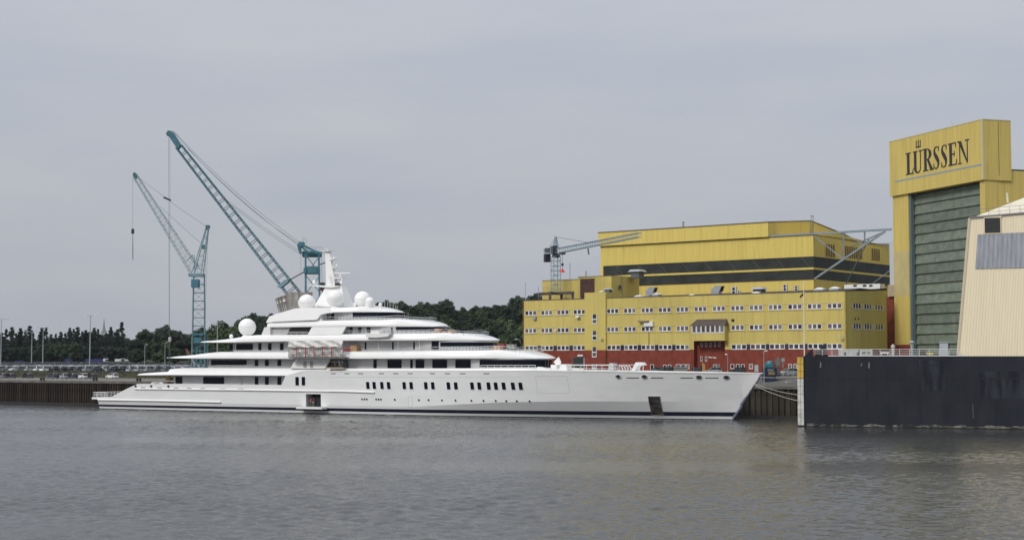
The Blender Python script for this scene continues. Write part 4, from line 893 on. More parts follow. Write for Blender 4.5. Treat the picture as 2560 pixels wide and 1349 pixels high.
# horizontal shadow ledges above and below the window rows
for zb, za in rows[:2]:
    for z in (za+0.06, zb-0.22):
        for w0, w1 in ((owz(2107, 800)[0], wTa-0.1), (wTb+0.1, owz(1311.5, 800)[0])):
            wall('ledge', w0, w1, z, z+0.10, 0.07, YEL, 0.1)
for r in (0, 1):
    for x0, x1 in L1+M1:
        if r == 1 and 1730 < x0 < 1820: continue
        owin(x0, x1, r)
for segs in ((1313.5, 1464), (1517.8, 1723.5), (1828, 2106)):
    x0, x1 = segs; n = round((x1-x0)/(40 if x1 < 1500 else 42 if x1 < 1800 else 46)); pit = (x1-x0+9)/n
    for k in range(n):
        a = x0+pit*k; owin(a, min(a+pit-9.5, x1), 2, 3, styles=[random.choice((1, 4, 3, 3, 0, 2)) for _ in range(3)])
        if k < n-1:
            w1_, w0_ = owz(a+pit-9.5, 868)[0], owz(a+pit, 868)[0]; mb = MB(); zb, za = rows[2]; mb.prism([OP(w0_, zb+0.1, 0.01), OP(w1_, zb+0.1, 0.01), OP(w1_, za, 0.01), OP(w0_, za, 0.01)], ON*0.05); mb.build('dark_infill_panel', PANES[3], office)
# stair tower windows
for y0, y1 in ((785.5, 809.5), (826.5, 851), (867, 892.5), (909, 931)):
    (w1, za), (w0, zb) = owz(1480.8, y0, 0.5), owz(1492.2, y1, 0.5); mb = MB(); zm = (za+zb)/2; out = 0.5 if y0 < 860 else 0.54
    for q in (((w0, zb), (w1, zb+0.22)), ((w0, zm-0.12), (w1, zm+0.12)), ((w0, zb+0.22), (w0+0.12, zm-0.12)), ((w1-0.14, zb+0.22), (w1, zm-0.12)), ((w0, zm+0.12), (w0+0.12, za)), ((w1-0.14, zm+0.12), (w1, za))):
        (p0, p1), (p2, p3) = q; mb.prism([OP(p0, p1, out+0.03), OP(p2, p1, out+0.03), OP(p2, p3, out+0.03), OP(p0, p3, out+0.03)], ON*0.08)
    o = mb.build('window', WFR, office)
    for c, d in ((zb+0.2, zm-0.1), (zm+0.1, za)):
        mb = MB(); mb.prism([OP(w0+0.1, c, out+0.02), OP(w1-0.1, c, out+0.02), OP(w1-0.1, d, out+0.02), OP(w0+0.1, d, out+0.02)], ON*0.03); mb.build('pane', PANES[random.choice((0, 1, 1, 4))], o)
# bay window with tiled canopy
b = 1.5; (wB1, zb1), (wB0, zb0) = owz(1730, 833, b), owz(1811.5, 850.8, b); zbt = owz(1770, 812.5, b)[1]; zbr = owz(1770, 797.5, 0.1)[1]
mb = MB(); mb.prism([OP(wB0, zb0, b), OP(wB1, zb0, b), OP(wB1, zb1, b), OP(wB0, zb1, b)], -ON*(b+0.0)); mb.build('bay_apron', YEL, office)
mb = MB(); mb.prism([OP(wB0+0.05, zb1, b-0.05), OP(wB1-0.05, zb1, b-0.05), OP(wB1-0.05, zbt, b-0.05), OP(wB0+0.05, zbt, b-0.05)], -ON*(b-0.1)); mb.build('bay_box', YEL, office)
w_ = (wB1-wB0)/7
for k in range(7):
    mb = MB(); c0, c1 = wB0+w_*k, wB0+w_*(k+1)
    for q in ((c0+0.02, zb1+0.03, c1-0.02, zb1+0.22), (c0+0.02, zbt-0.14, c1-0.02, zbt), (c0+0.02, zb1+0.22, c0+0.17, zbt-0.14), (c1-0.17, zb1+0.22, c1-0.02, zbt-0.14)):
        mb.prism([OP(q[0], q[1], b), OP(q[2], q[1], b), OP(q[2], q[3], b), OP(q[0], q[3], b)], ON*0.08)
    o = mb.build('bay_window', WFR, office); mb = MB(); mb.prism([OP(c0+0.1, zb1+0.15, b-0.02), OP(c1-0.1, zb1+0.15, b-0.02), OP(c1-0.1, zbt-0.1, b-0.02), OP(c0+0.1, zbt-0.1, b-0.02)], ON*0.04); mb.build('pane', PANES[random.choice((1, 1, 2, 4))], o)
mb = MB(); e = 0.3; A = [OP(wB0-e, zbt, b+e), OP(wB1+e, zbt, b+e), OP(wB1-0.4, zbr, 0.05), OP(wB0+0.2, zbr, 0.05), OP(wB0-e, zbt, 0.05), OP(wB1+e, zbt, 0.05)]
mb.add(A, [[0, 1, 2, 3], [0, 3, 4], [1, 5, 2], [0, 4, 5, 1]]); mb.build('bay_roof', mat('brown_roof_tile', (0.085, 0.065, 0.055), 0.85, var=0.3, vscale=3, stretch=(1, 1, 4), bump=0.03), office)
# brick base: doors and small windows (pixel boxes surveyed on the facade)
def hole(x0, y0, x1, y1, out, styles, name='window', fr=0.10, m=WFR, n=1):
    (w1, za), (w0, zb) = owz(x0, y0, out), owz(x1, y1, out); mb = MB(); zb = max(zb, GZ+0.02)
    for q in ((w0, zb, w1, zb+fr*1.6), (w0, za-fr, w1, za), (w0, zb+fr*1.6, w0+fr, za-fr), (w1-fr, zb+fr*1.6, w1, za-fr)):
        mb.prism([OP(q[0], q[1], out+0.01), OP(q[2], q[1], out+0.01), OP(q[2], q[3], out+0.01), OP(q[0], q[3], out+0.01)], ON*0.08)
    o = mb.build(name, m, office); mb = MB(); mb.prism([OP(w0+fr*0.6, zb+fr, out+0.005), OP(w1-fr*0.6, zb+fr, out+0.005), OP(w1-fr*0.6, za-fr*0.5, out+0.005), OP(w0+fr*0.6, za-fr*0.5, out+0.005)], ON*0.04); mb.build('pane', styles, o); return o
GREYD = mat('grey_door', (0.36, 0.38, 0.40), 0.5)
for x0, x1 in ((1826.5, 1836), (1840.5, 1849), (1853.2, 1861.8)): hole(x0, 909.5, x1, 921.5, 0.04, PANES[0])
hole(1873, 909, 1882.4, 922, 0.04, PANES[2]); hole(1886.5, 911, 1896.5, 929, 0.04, GREYD, 'door', 0.08, GREYD); hole(1971, 909, 1980, 921, 0.04, PANES[2]); hole(1984, 909, 1993, 921, 0.04, PANES[2])
hole(1626, 910, 1635, 929, 0.04, PANES[0], 'door'); hole(1658.5, 911, 1666.5, 924, 0.04, PANES[0]); hole(1670.5, 911, 1678.5, 924, 0.04, PANES[0]); hole(1690, 910, 1702, 922, 0.04, PANES[1]); hole(1703, 910, 1714, 922, 0.04, PANES[4]); hole(1715, 910, 1724, 922, 0.04, PANES[2])
hole(1752, 856, 1757, 866.5, -1.2, PANES[4], fr=0.07); hole(1763, 856, 1768, 866.5, -1.2, PANES[4], fr=0.07); hole(1774, 856, 1779, 866.5, -1.2, PANES[4], fr=0.07); hole(1785, 854, 1790, 866, -1.2, PANES[4], fr=0.07); hole(1796, 854, 1801, 866, -1.2, PANES[4], fr=0.07)
hole(1751.5, 890, 1756.5, 902.5, -1.2, PANES[0], fr=0.09); hole(1763, 890, 1768, 902.5, -1.2, PANES[0], fr=0.09); hole(1783, 910, 1792, 929, -1.2, PANES[0], 'door', 0.2, mat('pale_door_frame', (0.42, 0.42, 0.40), 0.6)); hole(1793, 910, 1800, 929, -1.2, mat('olive_door', (0.16, 0.15, 0.12), 0.7), 'door', 0.06, GREYD)
# loading door: dark opening with a grey sliding leaf and a lamp panel above
hole(1432.5, 892.5, 1470, 934, 0.04, mat('loading_bay_dark', (0.025, 0.03, 0.028), 0.8), 'loading_door', 0.12, mat('loading_frame', (0.10, 0.11, 0.10), 0.7))
mb = MB(); (w1, za), (w0, zb) = owz(1459, 894, 0.2), owz(1469, 934, 0.2); mb.prism([OP(w0, GZ, 0.14), OP(w1, GZ, 0.14), OP(w1, za, 0.14), OP(w0, za, 0.14)], ON*0.08); mb.build('sliding_leaf', GREYD, office)
mb = MB(); (w1, za), (w0, zb) = owz(1444, 886, 0.2), owz(1457, 890, 0.2); mb.prism([OP(w0, zb, 0.05), OP(w1, zb, 0.05), OP(w1, za, 0.05), OP(w0, za, 0.05)], ON*0.2); mb.build('sign_plate', WFR, office)
# white curved emblem on the entrance wall
for x0, x1, sg in ((1771, 1780, 1), (1782, 1791, -1)):
    mb = MB(); (w1, zc), (w0, _) = owz(x0, 893, -1.15), owz(x1, 893, -1.15); n = 8; P = []
    for k in range(n+1): P.append((w1+(w0-w1)*k/n, zc+0.09*math.sin(k/n*math.pi*1.3+(0 if sg > 0 else 2.2))))
    mb.prism([OP(a, c+0.11, -1.19) for a, c in P]+[OP(a, c-0.11, -1.19) for a, c in P[::-1]], ON*0.08); mb.build('emblem', WFR, office)
# side wall windows
def osw(px, py): return onplane(px, py, OC, -OD)
for y0, y1 in ((758.5, 772), (808, 823.2)):
    za, zb = osw(2140, y0).z, osw(2140, y1).z
    for x0, x1 in ((2132, 2152), (2160, 2179), (2187, 2207)):
        d0, d1 = (osw(x0, 800)-OC).dot(OS), (osw(x1, 800)-OC).dot(OS); pw_ = (d1-d0)/3; mb = MB()
        def SP(d, z, o=0.0): return OC+OS*d-OD*o+ZUP*z
        mb.prism([SP(d0, zb, 0.02), SP(d1, zb, 0.02), SP(d1, zb+0.15, 0.02), SP(d0, zb+0.15, 0.02)], -OD*0.08)
        for k in range(4): c = d0+pw_*k; mb.prism([SP(c-0.11, zb+0.15, 0.02), SP(c+0.11, zb+0.15, 0.02), SP(c+0.11, za, 0.02), SP(c-0.11, za, 0.02)], -OD*0.08)
        o = mb.build('window', WFR, office)
        for k in range(3): c = d0+pw_*k; mb = MB(); mb.prism([SP(c, zb+0.1, 0.01), SP(c+pw_, zb+0.1, 0.01), SP(c+pw_, za, 0.01), SP(c, za, 0.01)], -OD*0.03); mb.build('pane', PANES[random.choice((0, 4, 4))], o)
for x0 in (2138, 2146.5):
    mb = MB(); p = osw(x0, 796.5); mb.box(p-OD*0.02, OS*0.25, ZUP*0.22, OD*0.03); mb.build('wall_vent', DARK, office)
# small fittings on the front
def fit(name, x0, y0, x1, y1, out, th, m, par=None):
    (w1, za), (w0, zb) = owz(x0, y0, out), owz(x1, y1, out); mb = MB(); mb.prism([OP(w0, zb, out), OP(w1, zb, out), OP(w1, za, out), OP(w0, za, out)], ON*th); return mb.build(name, m, par or office)
fit('wall_vent', 1828.5, 797, 1836, 803.5, 0.01, 0.04, DARK); fit('air_cooler', 1334.5, 791, 1342, 798, 0.02, 0.5, mat('cooler_grey', (0.3, 0.3, 0.27), 0.6)); fit('wall_lamp', 1442.5, 788.5, 1451, 794, 0.02, 0.7, WFR)
fit('wall_lamp', 1388.5, 824, 1392, 827.5, 0.02, 0.4, WFR); fit('window_screen', 1612.5, 803, 1634.5, 815, 0.02, 0.5, WFR); fit('awning_box', 1597, 801.8, 1624, 804.2, 0.3, 0.5, mat('awning_dark', (0.12, 0.1, 0.09), 0.7))
for px, y0, y1 in ((1622, 830, 862), (1516.5, 876, 934)):
    w, za = owz(px, y0, 0.1); zb = max(GZ, owz(px, y1, 0.1)[1]); mb = MB(); mb.tube(OP(w, zb, 0.12), OP(w, za, 0.12), 0.07, n=6); mb.build('downpipe', mat('downpipe_brown', (0.22, 0.15, 0.06), 0.6), office)
for px, py in ((1509, 846.5), (1298.5, 848), (1816, 843), (2107.5, 840)):
    w, z = owz(px, py, 0.5); mb = MB(); mb.tube(OP(w, z-1.0, 0.05), OP(w, z-0.1, 0.3), 0.05, n=5); mb.tube(OP(w, z-0.1, 0.3), OP(w+0.3, z+0.05, 0.9), 0.05, n=5); mb.box(OP(w+0.4, z+0.05, 1.1), OD*0.35, ON*0.2, ZUP*0.1); mb.build('wall_lamp', mat('lamp_grey', (0.5, 0.5, 0.48), 0.5), office)

# ------------------------------------------------------------------ roof blocks and plant on the office
def rp(px, Y): return atY(px, 760, Y)
block = thing('plant_room', 'yellow windowless plant room with brown shutter on the office roof', 'building', OP(57, ZTOP, -16))
OUTB = -9.0
def bpn(px, py, out=OUTB): return owz(px, py, out)
(wA, zA1), (wB, _), (wC, zC1) = bpn(1355.5, 702), bpn(1447, 702), bpn(1530, 689.5)
ZB = ZTOP+0.3
mb = MB(); mb.prism([OP(wB, ZB, OUTB), OP(wA, ZB, OUTB), OP(wA, zA1, OUTB), OP(wB, zA1, OUTB)], -ON*9); mb.build('low_wing', YEL, block)
mb = MB(); mb.prism([OP(wC, ZB, OUTB+0.3), OP(wB, ZB, OUTB+0.3), OP(wB, zC1, OUTB+0.3), OP(wC, zC1, OUTB+0.3)], -ON*12); mb.build('tall_wing', YEL, block)
mb = MB(); d_ = 12.0
(w1, za), (w0, zb) = bpn(1451, 697, OUTB+0.3), bpn(1486.5, 740, OUTB+0.3)
mb.prism([OP(w0, ZB, OUTB+0.3), OP(w1, ZB, OUTB+0.3), OP(w1, za, OUTB+0.3), OP(w0, za, OUTB+0.3)], ON*0.08); mb.build('shutter', mat('brown_shutter', (0.075, 0.03, 0.022), 0.6, var=0.25, vscale=1.0), block)
for k in range(7):
    mb = MB(); zz = ZB+0.5+(za-ZB-0.5)*k/7; mb.prism([OP(w0+0.1, zz, OUTB+0.38), OP(w1-0.1, zz, OUTB+0.38), OP(w1-0.1, zz+0.05, OUTB+0.38), OP(w0+0.1, zz+0.05, OUTB+0.38)], ON*0.05); mb.build('shutter_rib', MATS['brown_shutter'], block)
wall('block_trim', wC, wB, zC1, zC1+0.12, OUTB+0.36, TRIM, 12.1, block); wall('block_trim', wB, wA, zA1, zA1+0.12, OUTB+0.06, TRIM, 9.1, block)
(w1, za), _ = bpn(1541, 716), 0
mb = MB(); mb.lathe(OP(wC-0.02, za, OUTB-3.0), [(0.55, 0), (0.55, 0.25), (0.4, 0.25), (0.38, 0.05)], 16, -OD); mb.build('fan_outlet', mat('fan_grey', (0.16, 0.15, 0.12), 0.6), block)
mb = MB(); 
for dd in (-4.2, -3.8): mb.bar(OP(wC-0.12, ZB, OUTB+dd), OP(wC-0.12, zC1+0.4, OUTB+dd), 0.06)
for k in range(12): mb.bar(OP(wC-0.12, ZB+0.4+k*0.45, OUTB-4.2), OP(wC-0.12, ZB+0.4+k*0.45, OUTB-3.8), 0.05)
mb.build('ladder', mat('ladder_yellow', (0.30, 0.24, 0.1), 0.6), block)
GALV = mat('galvanised_sheet', (0.40, 0.42, 0.43), 0.4, metal=0.5, var=0.1, vscale=1.0); PLAST = mat('skylight_plastic', (0.62, 0.62, 0.60), 0.35)
def rooft(px, py, out): w, z = owz(px, py, out); return w, z
def roof_item(kind, px, py, out, label, cat, sz=1.0):
    w, z = owz(px, py, out); t = thing(kind, label, cat, OP(w, z, out))
    def bx(name, a0, a1, b0, b1, c0, c1, m): mb = MB(); mb.prism([OP(w+a0*sz, z+c0*sz, out+b0*sz), OP(w+a1*sz, z+c0*sz, out+b0*sz), OP(w+a1*sz, z+c1*sz, out+b0*sz), OP(w+a0*sz, z+c1*sz, out+b0*sz)], -ON*(b1-b0)*sz); return mb.build(name, m, t)
    if kind == 'skylight':
        bx('curb', -1.1, 1.1, 0, 1.6, -0.3, 0.12, GALV); mb = MB(); mb.add([OP(w-1.1*sz, z+0.12*sz, out), OP(w+1.1*sz, z+0.12*sz, out), OP(w+1.1*sz, z+0.12*sz, out-1.6*sz), OP(w-1.1*sz, z+0.12*sz, out-1.6*sz), OP(w-0.4*sz, z+0.5*sz, out-0.5*sz), OP(w+0.4*sz, z+0.5*sz, out-0.5*sz), OP(w+0.4*sz, z+0.5*sz, out-1.1*sz), OP(w-0.4*sz, z+0.5*sz, out-1.1*sz)], [[0, 1, 5, 4], [1, 2, 6, 5], [2, 3, 7, 6], [3, 0, 4, 7], [4, 5, 6, 7]]); mb.build('dome', PLAST, t)
    elif kind == 'roof_vent':
        bx('curb', -0.9, 0.9, 0, 1.4, -0.4, 0.5, GALV); mb = MB()
        mb.prism([OP(w-1.1*sz, z+0.5*sz, out), OP(w+0.9*sz, z+0.5*sz, out), OP(w+0.9*sz, z+0.9*sz, out), OP(w-0.2*sz, z+1.75*sz, out), OP(w-1.6*sz, z+1.6*sz, out)], -ON*1.4*sz); mb.build('hood', GALV, t)
        mb = MB(); mb.prism([OP(w-1.16*sz, z+0.58*sz, out-0.1*sz), OP(w-1.56*sz, z+1.5*sz, out-0.1*sz), OP(w-1.6*sz, z+1.5*sz, out-0.1*sz), OP(w-1.2*sz, z+0.58*sz, out-0.1*sz)], -ON*1.2*sz); mb.build('hood_opening', DARK, t)
    elif kind == 'roof_fan':
        bx('curb', -1.0, 1.0, 0, 2.0, -0.4, 0.9, mat('fan_curb_dark', (0.10, 0.11, 0.12), 0.6)); mb = MB(); mb.add([OP(w+a*sz, z+c*sz, out-b*sz) for a, b, c in ((-1.5, -0.4, 0.9), (1.5, -0.4, 0.9), (1.5, 2.4, 0.9), (-1.5, 2.4, 0.9), (-1.1, 0, 1.35), (1.1, 0, 1.35), (1.1, 2.0, 1.35), (-1.1, 2.0, 1.35))], [[0, 1, 5, 4], [1, 2, 6, 5], [2, 3, 7, 6], [3, 0, 4, 7], [4, 5, 6, 7], [0, 1, 2, 3]]); mb.build('cowl', GALV, t)
    elif kind == 'air_conditioner':
        bx('casing', -0.5, 0.5, 0, 0.5, 0.0, 1.5, mat('ac_white', (0.55, 0.55, 0.53), 0.5)); bx('foot', -0.45, 0.45, 0.05, 0.45, -0.35, 0.0, GALV)
        for zz in (0.4, 1.1): mb = MB(); mb.lathe(OP(w, z+zz*sz, out+0.01), [(0.30*sz, 0), (0.30*sz, 0.04), (0.05, 0.05)], 14, ON); mb.build('fan_grille', DARK, t)
    return t
roof_item('skylight', 1593, 742, -3.5, 'flat pale skylight on the office roof beside the hooded vent', 'skylight', 0.9); roof_item('roof_vent', 1622, 736, -5.0, 'hooded grey roof vent nearest the plant room', 'roof vent', 1.0); roof_item('skylight', 1634, 737, -5, 'pale skylight just right of the first hooded roof vent', 'skylight', 1.1)
roof_item('roof_fan', 1587, 689.5, -16, 'large grey roof fan with flat cowl on the plant room', 'roof fan', 1.15); roof_item('skylight', 1727, 739, -3.5, 'small pale skylight at the middle of the office roof edge', 'skylight', 0.75)
roof_item('roof_vent', 1787, 734, -5.0, 'hooded grey roof vent at the middle of the office roof', 'roof vent', 1.05); roof_item('air_conditioner', 1834, 736, -4.5, 'white two-fan air conditioner on the office roof', 'air conditioner', 1.15)
roof_item('air_conditioner', 1847, 736.5, -4.0, 'squat white air conditioner right of the two-fan unit', 'air conditioner', 0.6); roof_item('roof_fan', 1893, 733, -6, 'grey box fan between air conditioners and the flagpole', 'roof fan', 1.0); roof_item('skylight', 1887, 735, -3.5, 'wide pale skylight in front of the grey box fan', 'skylight', 1.1)
roof_item('air_conditioner', 1962, 727, -6.0, 'white air conditioner on the roof left of the flagpole', 'air conditioner', 0.95); roof_item('air_conditioner', 1990, 727, -6.0, 'pale air conditioner on the roof nearest the flagpole', 'air conditioner', 0.8); roof_item('skylight', 2046, 724, -5.0, 'low grey skylight right of the flagpole on the roof', 'skylight', 1.0); roof_item('skylight', 2084, 722, -5.0, 'grey ribbed skylight near the white roof cabin', 'skylight', 1.0)
roof_item('roof_fan', 1517, 729.5, -1.5, 'grey box vent on top of the stair tower', 'roof fan', 0.62); roof_item('skylight', 1502, 729.5, -1.5, 'small flat cap vent on the stair tower beside the box vent', 'skylight', 0.55)
# white cabin at the right end of the roof
cab = thing('roof_cabin', 'long white site cabin with three small windows on the office roof', 'cabin', OP(2, ZTOP, -9))
OUTC = -19.0; (w1, za), (w0, zb) = owz(2110.5, 711.5, OUTC), owz(2200, 722, OUTC); mb = MB(); mb.prism([OP(w0, zb-0.4, OUTC), OP(w1, zb-0.4, OUTC), OP(w1, za, OUTC), OP(w0, za, OUTC)], -ON*2.5); mb.build('body', WFR, cab)
for x0, x1 in ((2133.5, 2142), (2157, 2166), (2173, 2181.5)):
    (w1, za2), (w0, zb2) = owz(x0, 711.5, OUTC), owz(x1, 716, OUTC); mb = MB(); mb.prism([OP(w0, zb2, OUTC+0.01), OP(w1, zb2, OUTC+0.01), OP(w1, za2, OUTC+0.01), OP(w0, za2, OUTC+0.01)], ON*0.04); mb.build('window', PANES[0], cab)

# ------------------------------------------------------------------ assembly hall behind the office
HC = atY(2033.5, 640, 352.0); HC.z = 0
def hwz(px, py, out=0.0): p = onplane(px, py, HC+ON*out, ON); return (p-HC).dot(OD), p.z
def HP(w, z, out=0.0): return HC+OD*w+ON*out+ZUP*z
def hsd(px, py, w=0.0): p = onplane(px, py, HC+OD*w, -OD); return (p-HC).dot(OS), p.z
HYEL = mat('hall_yellow_cladding', (0.65, 0.515, 0.140), 0.75, streak=0.22, spec=0.25, var=0.06, vscale=1.2, stretch=(2.5, 2.5, 0.12), bump=0.03, bscale=3.0)
BANDG = mat('hall_dark_glazing', (0.034, 0.040, 0.036), 0.55, spec=0.2, var=0.3, vscale=0.35, stretch=(1, 1, 1)); RUST = mat('rusty_trim', (0.13, 0.06, 0.03), 0.8, var=0.3, vscale=2)
hall = thing('assembly_hall', 'big yellow clad shipyard hall with two dark glazing bands behind the office', 'building', HP(30, GZ, -20))
zc = lambda y: hwz(2033.5, y)[1]
wHl = hwz(1501.5, 650)[0]; zE = zc(587.5); HD = 44.0
lev = [GZ, zc(697.5), zc(673), zc(668), zc(640.5), zE]
def hprism(name, w0, w1, z0, z1, out, m, th): mb = MB(); mb.prism([HP(w0, z0, out), HP(w1, z0, out), HP(w1, z1, out), HP(w0, z1, out)], -ON*th); return mb.build(name, m, hall)
wbl = hwz(1508, 660)[0]
hprism('lower_wall', 0, wHl, lev[0], lev[1], 0, HYEL, HD); hprism('glazing_band', 0.05, wbl, lev[1], lev[2], -0.12, BANDG, HD-0.3); hprism('band_strip', 0, wbl, lev[2], lev[3], 0.02, HYEL, HD); hprism('glazing_band', 0.05, wbl, lev[3], lev[4], -0.12, BANDG, HD-0.3); hprism('upper_wall', 0, wHl, lev[4], lev[5], 0, HYEL, HD); hprism('end_pier', wbl, wHl, lev[1], lev[4], 0, HYEL, HD)
for k in range(9):
    w = 1+k*6.5; mb = MB(); mb.bar(HP(w, lev[3]+0.1, -0.10), HP(w+2.2, lev[4]-0.1, -0.10), 0.15, 0.05); mb.build('glazing_brace', mat('brace_grey', (0.10, 0.11, 0.11), 0.6), hall)
hprism('rust_edge', 0, wHl, lev[1]-0.12, lev[1], 0.05, RUST, 0.2); hprism('eave_trim', 0, wHl, lev[5], lev[5]+0.18, 0.15, TRIM, HD)
# upper fascia block with a low gable
wU = hwz(1920, 570, 0.6)[0]; zU = (hwz(1920, 557, 0.6)[1]+hwz(1503, 581, 0.6)[1])/2; zUb = hwz(1920, 591.5, 0.6)[1]
mb = MB(); g = [HP(wU, zUb, 0.6), HP(wU, zU, 0.6), HP(wU, zU+1.9, -21.5), HP(wU, zU-0.6, -HD+1), HP(wU, zUb, -HD+1)]; mb.prism(g, OD*(wHl+0.3-wU)); mb.build('roof_block', HYEL, hall)
mb = MB(); mb.prism([HP(wU-0.1, zU, 0.7), HP(wU-0.1, zU+0.22, 0.7), HP(wU-0.1, zU+2.12, -21.5), HP(wU-0.1, zU-0.38, -HD+0.9), HP(wU-0.1, zU-0.6, -HD+0.9), HP(wU-0.1, zU+1.9, -21.5)], OD*(wHl+0.5-wU)); mb.build('roof_sheet', TRIM, hall)
# side gable top sheets of the lower block
mb = MB(); d2, z2 = hsd(2100, 577); mb.prism([HP(0, zE, 0), HP(0, zE+0.9, -18), HP(0, zE-0.6, -HD)], OD*wU*0.96); mb.build('end_roof', HYEL, hall)
LOUV = mat('brown_louvre', (0.16, 0.10, 0.035), 0.7)
for x0, x1, y0, y1 in ((2062.6, 2086.5, 609, 643), (2109.7, 2154.6, 614, 648), (2177.6, 2199, 620, 652)):
    d0, za = hsd(x0, y0); d1, zb = hsd(x1, y1); zb = max(zb, lev[4]+0.05); mb = MB(); mb.prism([HC+OS*d0-OD*0.03+ZUP*zb, HC+OS*d1-OD*0.03+ZUP*zb, HC+OS*d1-OD*0.03+ZUP*za, HC+OS*d0-OD*0.03+ZUP*za], -OD*0.05); o = mb.build('louvre_window', LOUV, hall)
    n = max(4, int((x1-x0)/5))
    for k in range(n+1):
        d = d0+(d1-d0)*k/n; mb = MB(); mb.box(HC+OS*d-OD*0.12+ZUP*(za+zb)/2, OS*0.06, OD*0.05, ZUP*(za-zb)/2); mb.build('louvre_post', HYEL, o)
# cantilevered crane runways
BLUEG = mat('blue_grey_steel', (0.22, 0.27, 0.30), 0.55, var=0.15, vscale=1.0)
def cant(d, L, label):
    t = thing('crane_runway', label, 'crane runway', HC+OS*d+ZUP*zE)
    def q(l, z, dd=0.0): return HC+OS*(d+dd)-OD*l+ZUP*z
    z0, z1, zb_ = zE, zE+0.35, zc(697)
    def member(nm, a, b_, w): mb = MB(); mb.bar(a, b_, w); mb.build(nm, BLUEG, t)
    member('rail_beam', q(-13 if d < 5 else -3, z1), q(L+1.5, z1), 0.45); member('strut', q(0.0, zb_), q(L, z0), 0.42)
    for l0, l1 in ((0.42, 0.42), (0.72, 0.72)):
        zz = zb_+(z0-zb_)*l0; member('post', q(L*l0, zz), q(L*l1, z1), 0.30)
    member('diagonal', q(0.1, z0-0.3), q(L*0.42, zb_+(z0-zb_)*0.42), 0.20); member('diagonal', q(L*0.42, z1-0.2), q(L*0.72, zb_+(z0-zb_)*0.72), 0.15); member('stay', q(L*0.97, z0-0.2), q(L*0.3, z0-2.2, 9 if d < 5 else -9), 0.22); member('stay', q(0.0, zb_-1.0, 16 if d < 5 else -12), q(L*0.62, z0-1.0, 6 if d < 5 else -4), 0.18)
cant(0.4, 17.6, 'blue-grey cantilever crane runway at the near corner of the hall'); cant(40.5, 17.6, 'blue-grey cantilever crane runway half hidden behind the sign hangar')
mb = MB(); w, z = hwz(1708, 566, -15); mb.tube(HP(w, z-2, -15), HP(w, z+1.0, -15), 0.28, n=8); mb.lathe(HP(w, z+1.0, -15), [(0.28, 0), (0.36, 0.05), (0.36, 0.3), (0.1, 0.45)], 8); tag(mb.build('chimney_pipe', GALV), 'short grey flue pipe on the roof of the hall', 'flue')
lad = thing('roof_ladder', 'grey steel ladder climbing the gable of the hall roof block', 'ladder', HP(wU-0.15, zUb, -22))
for nm, a, b_ in (('rail', HP(wU-0.2, zUb, -21.3), HP(wU-0.2, zU+3.2, -21.3)), ('rail', HP(wU-0.2, zUb, -22.3), HP(wU-0.2, zU+3.2, -22.3)), ('hoop', HP(wU-0.2, zU+3.2, -21.0), HP(wU-0.2, zU+3.2, -22.6)), ('landing', HP(wU-0.2, zU-1.0, -20.6), HP(wU-0.2, zU-1.0, -22.8))):
    mb = MB(); mb.bar(a, b_, 0.14); mb.build(nm, BLUEG, lad)

# ------------------------------------------------------------------ sign hangar
GR = atY(2466, 600, 300.0); GR.z = 0; GL = atY(2231.5, 600, 331.5); GL.z = 0
GD = (GL-GR).normalized(); GS = V3(GD.y, -GD.x, 0); GS = GS if GS.x > 0 else -GS; GN = -GS        # GD leftwards along the door face, GN outwards
GWID = (GL-GR).length
def gwz(px, py, out=0.0): p = onplane(px, py, GR+GN*out, GN); return (p-GR).dot(GD), p.z
def GP(w, z, out=0.0): return GR+GD*w+GN*out+ZUP*z
GY = mat('hangar_yellow_cladding', (0.60, 0.470, 0.138), 0.75, streak=0.20, spec=0.25, var=0.09, vscale=0.7, stretch=(2, 2, 0.12), bump=0.02, bscale=3)
GY2 = mat('hangar_faded_panel', (0.50, 0.42, 0.19), 0.7, var=0.08, vscale=0.5)
hang = thing('sign_hangar', 'tall yellow shipyard hangar with giant green folding door and lettered fascia', 'building', GP(GWID/2, GZ, -10))
zF1 = (gwz(2234, 355.5)[1]+gwz(2464, 297.5)[1])/2; zF0 = (gwz(2237, 492)[1]+gwz(2464, 447.5)[1])/2
def gprism(name, w0, w1, z0, z1, out, m, th, par=hang): mb = MB(); mb.prism([GP(w0, z0, out), GP(w1, z0, out), GP(w1, z1, out), GP(w0, z1, out)], -GN*th); return mb.build(name, m, par)
FD = (onplane(2527, 320, GR, GD)-GR).dot(-GN)          # depth of the fascia block
fascia = gprism('sign_fascia', -0.0, GWID, zF0, zF1, 0.5, GY, FD+0.5)
gprism('fascia_trim', -0.06, GWID+0.06, zF1, zF1+0.18, 0.56, mat('pale_trim', (0.55, 0.50, 0.32), 0.6), FD+0.6)
gprism('corner_trim', -0.06, 0.25, zF0+0.02, zF1, 0.55, MATS['pale_trim'], 0.3)
wpl = gwz(2273, 700)[0]; wpr = gwz(2450, 480)[0]; zb_ = gwz(2255, 861)[1]
zq0, zq1 = gwz(2250, 740.5)[1], gwz(2250, 628)[1]
gprism('door_pier', wpl, GWID-0.3, zq1, zF0-0.02, 0.0, GY, 3.0); gprism('door_pier', wpl, GWID-0.3, zq0, zq1, 0.0, GY2, 3.0); gprism('door_pier', wpl, GWID-0.3, zb_, zq0, 0.0, GY, 3.0); gprism('pier_base', wpl-0.02, GWID-0.28, GZ, zb_, 0.02, REDB, 3.0)
gprism('door_pier', 0.2, wpr, GZ, zF0-0.02, 0.0, GY, 3.0); gprism('door_post', wpl-0.7, wpl-0.02, GZ, zF0-0.02, -0.25, mat('door_post_blue', (0.10, 0.14, 0.15), 0.6), 0.8)
gprism('lintel_shadow', wpr, wpl-0.7, zF0-0.5, zF0-0.02, -1.8, DARK, 0.3)
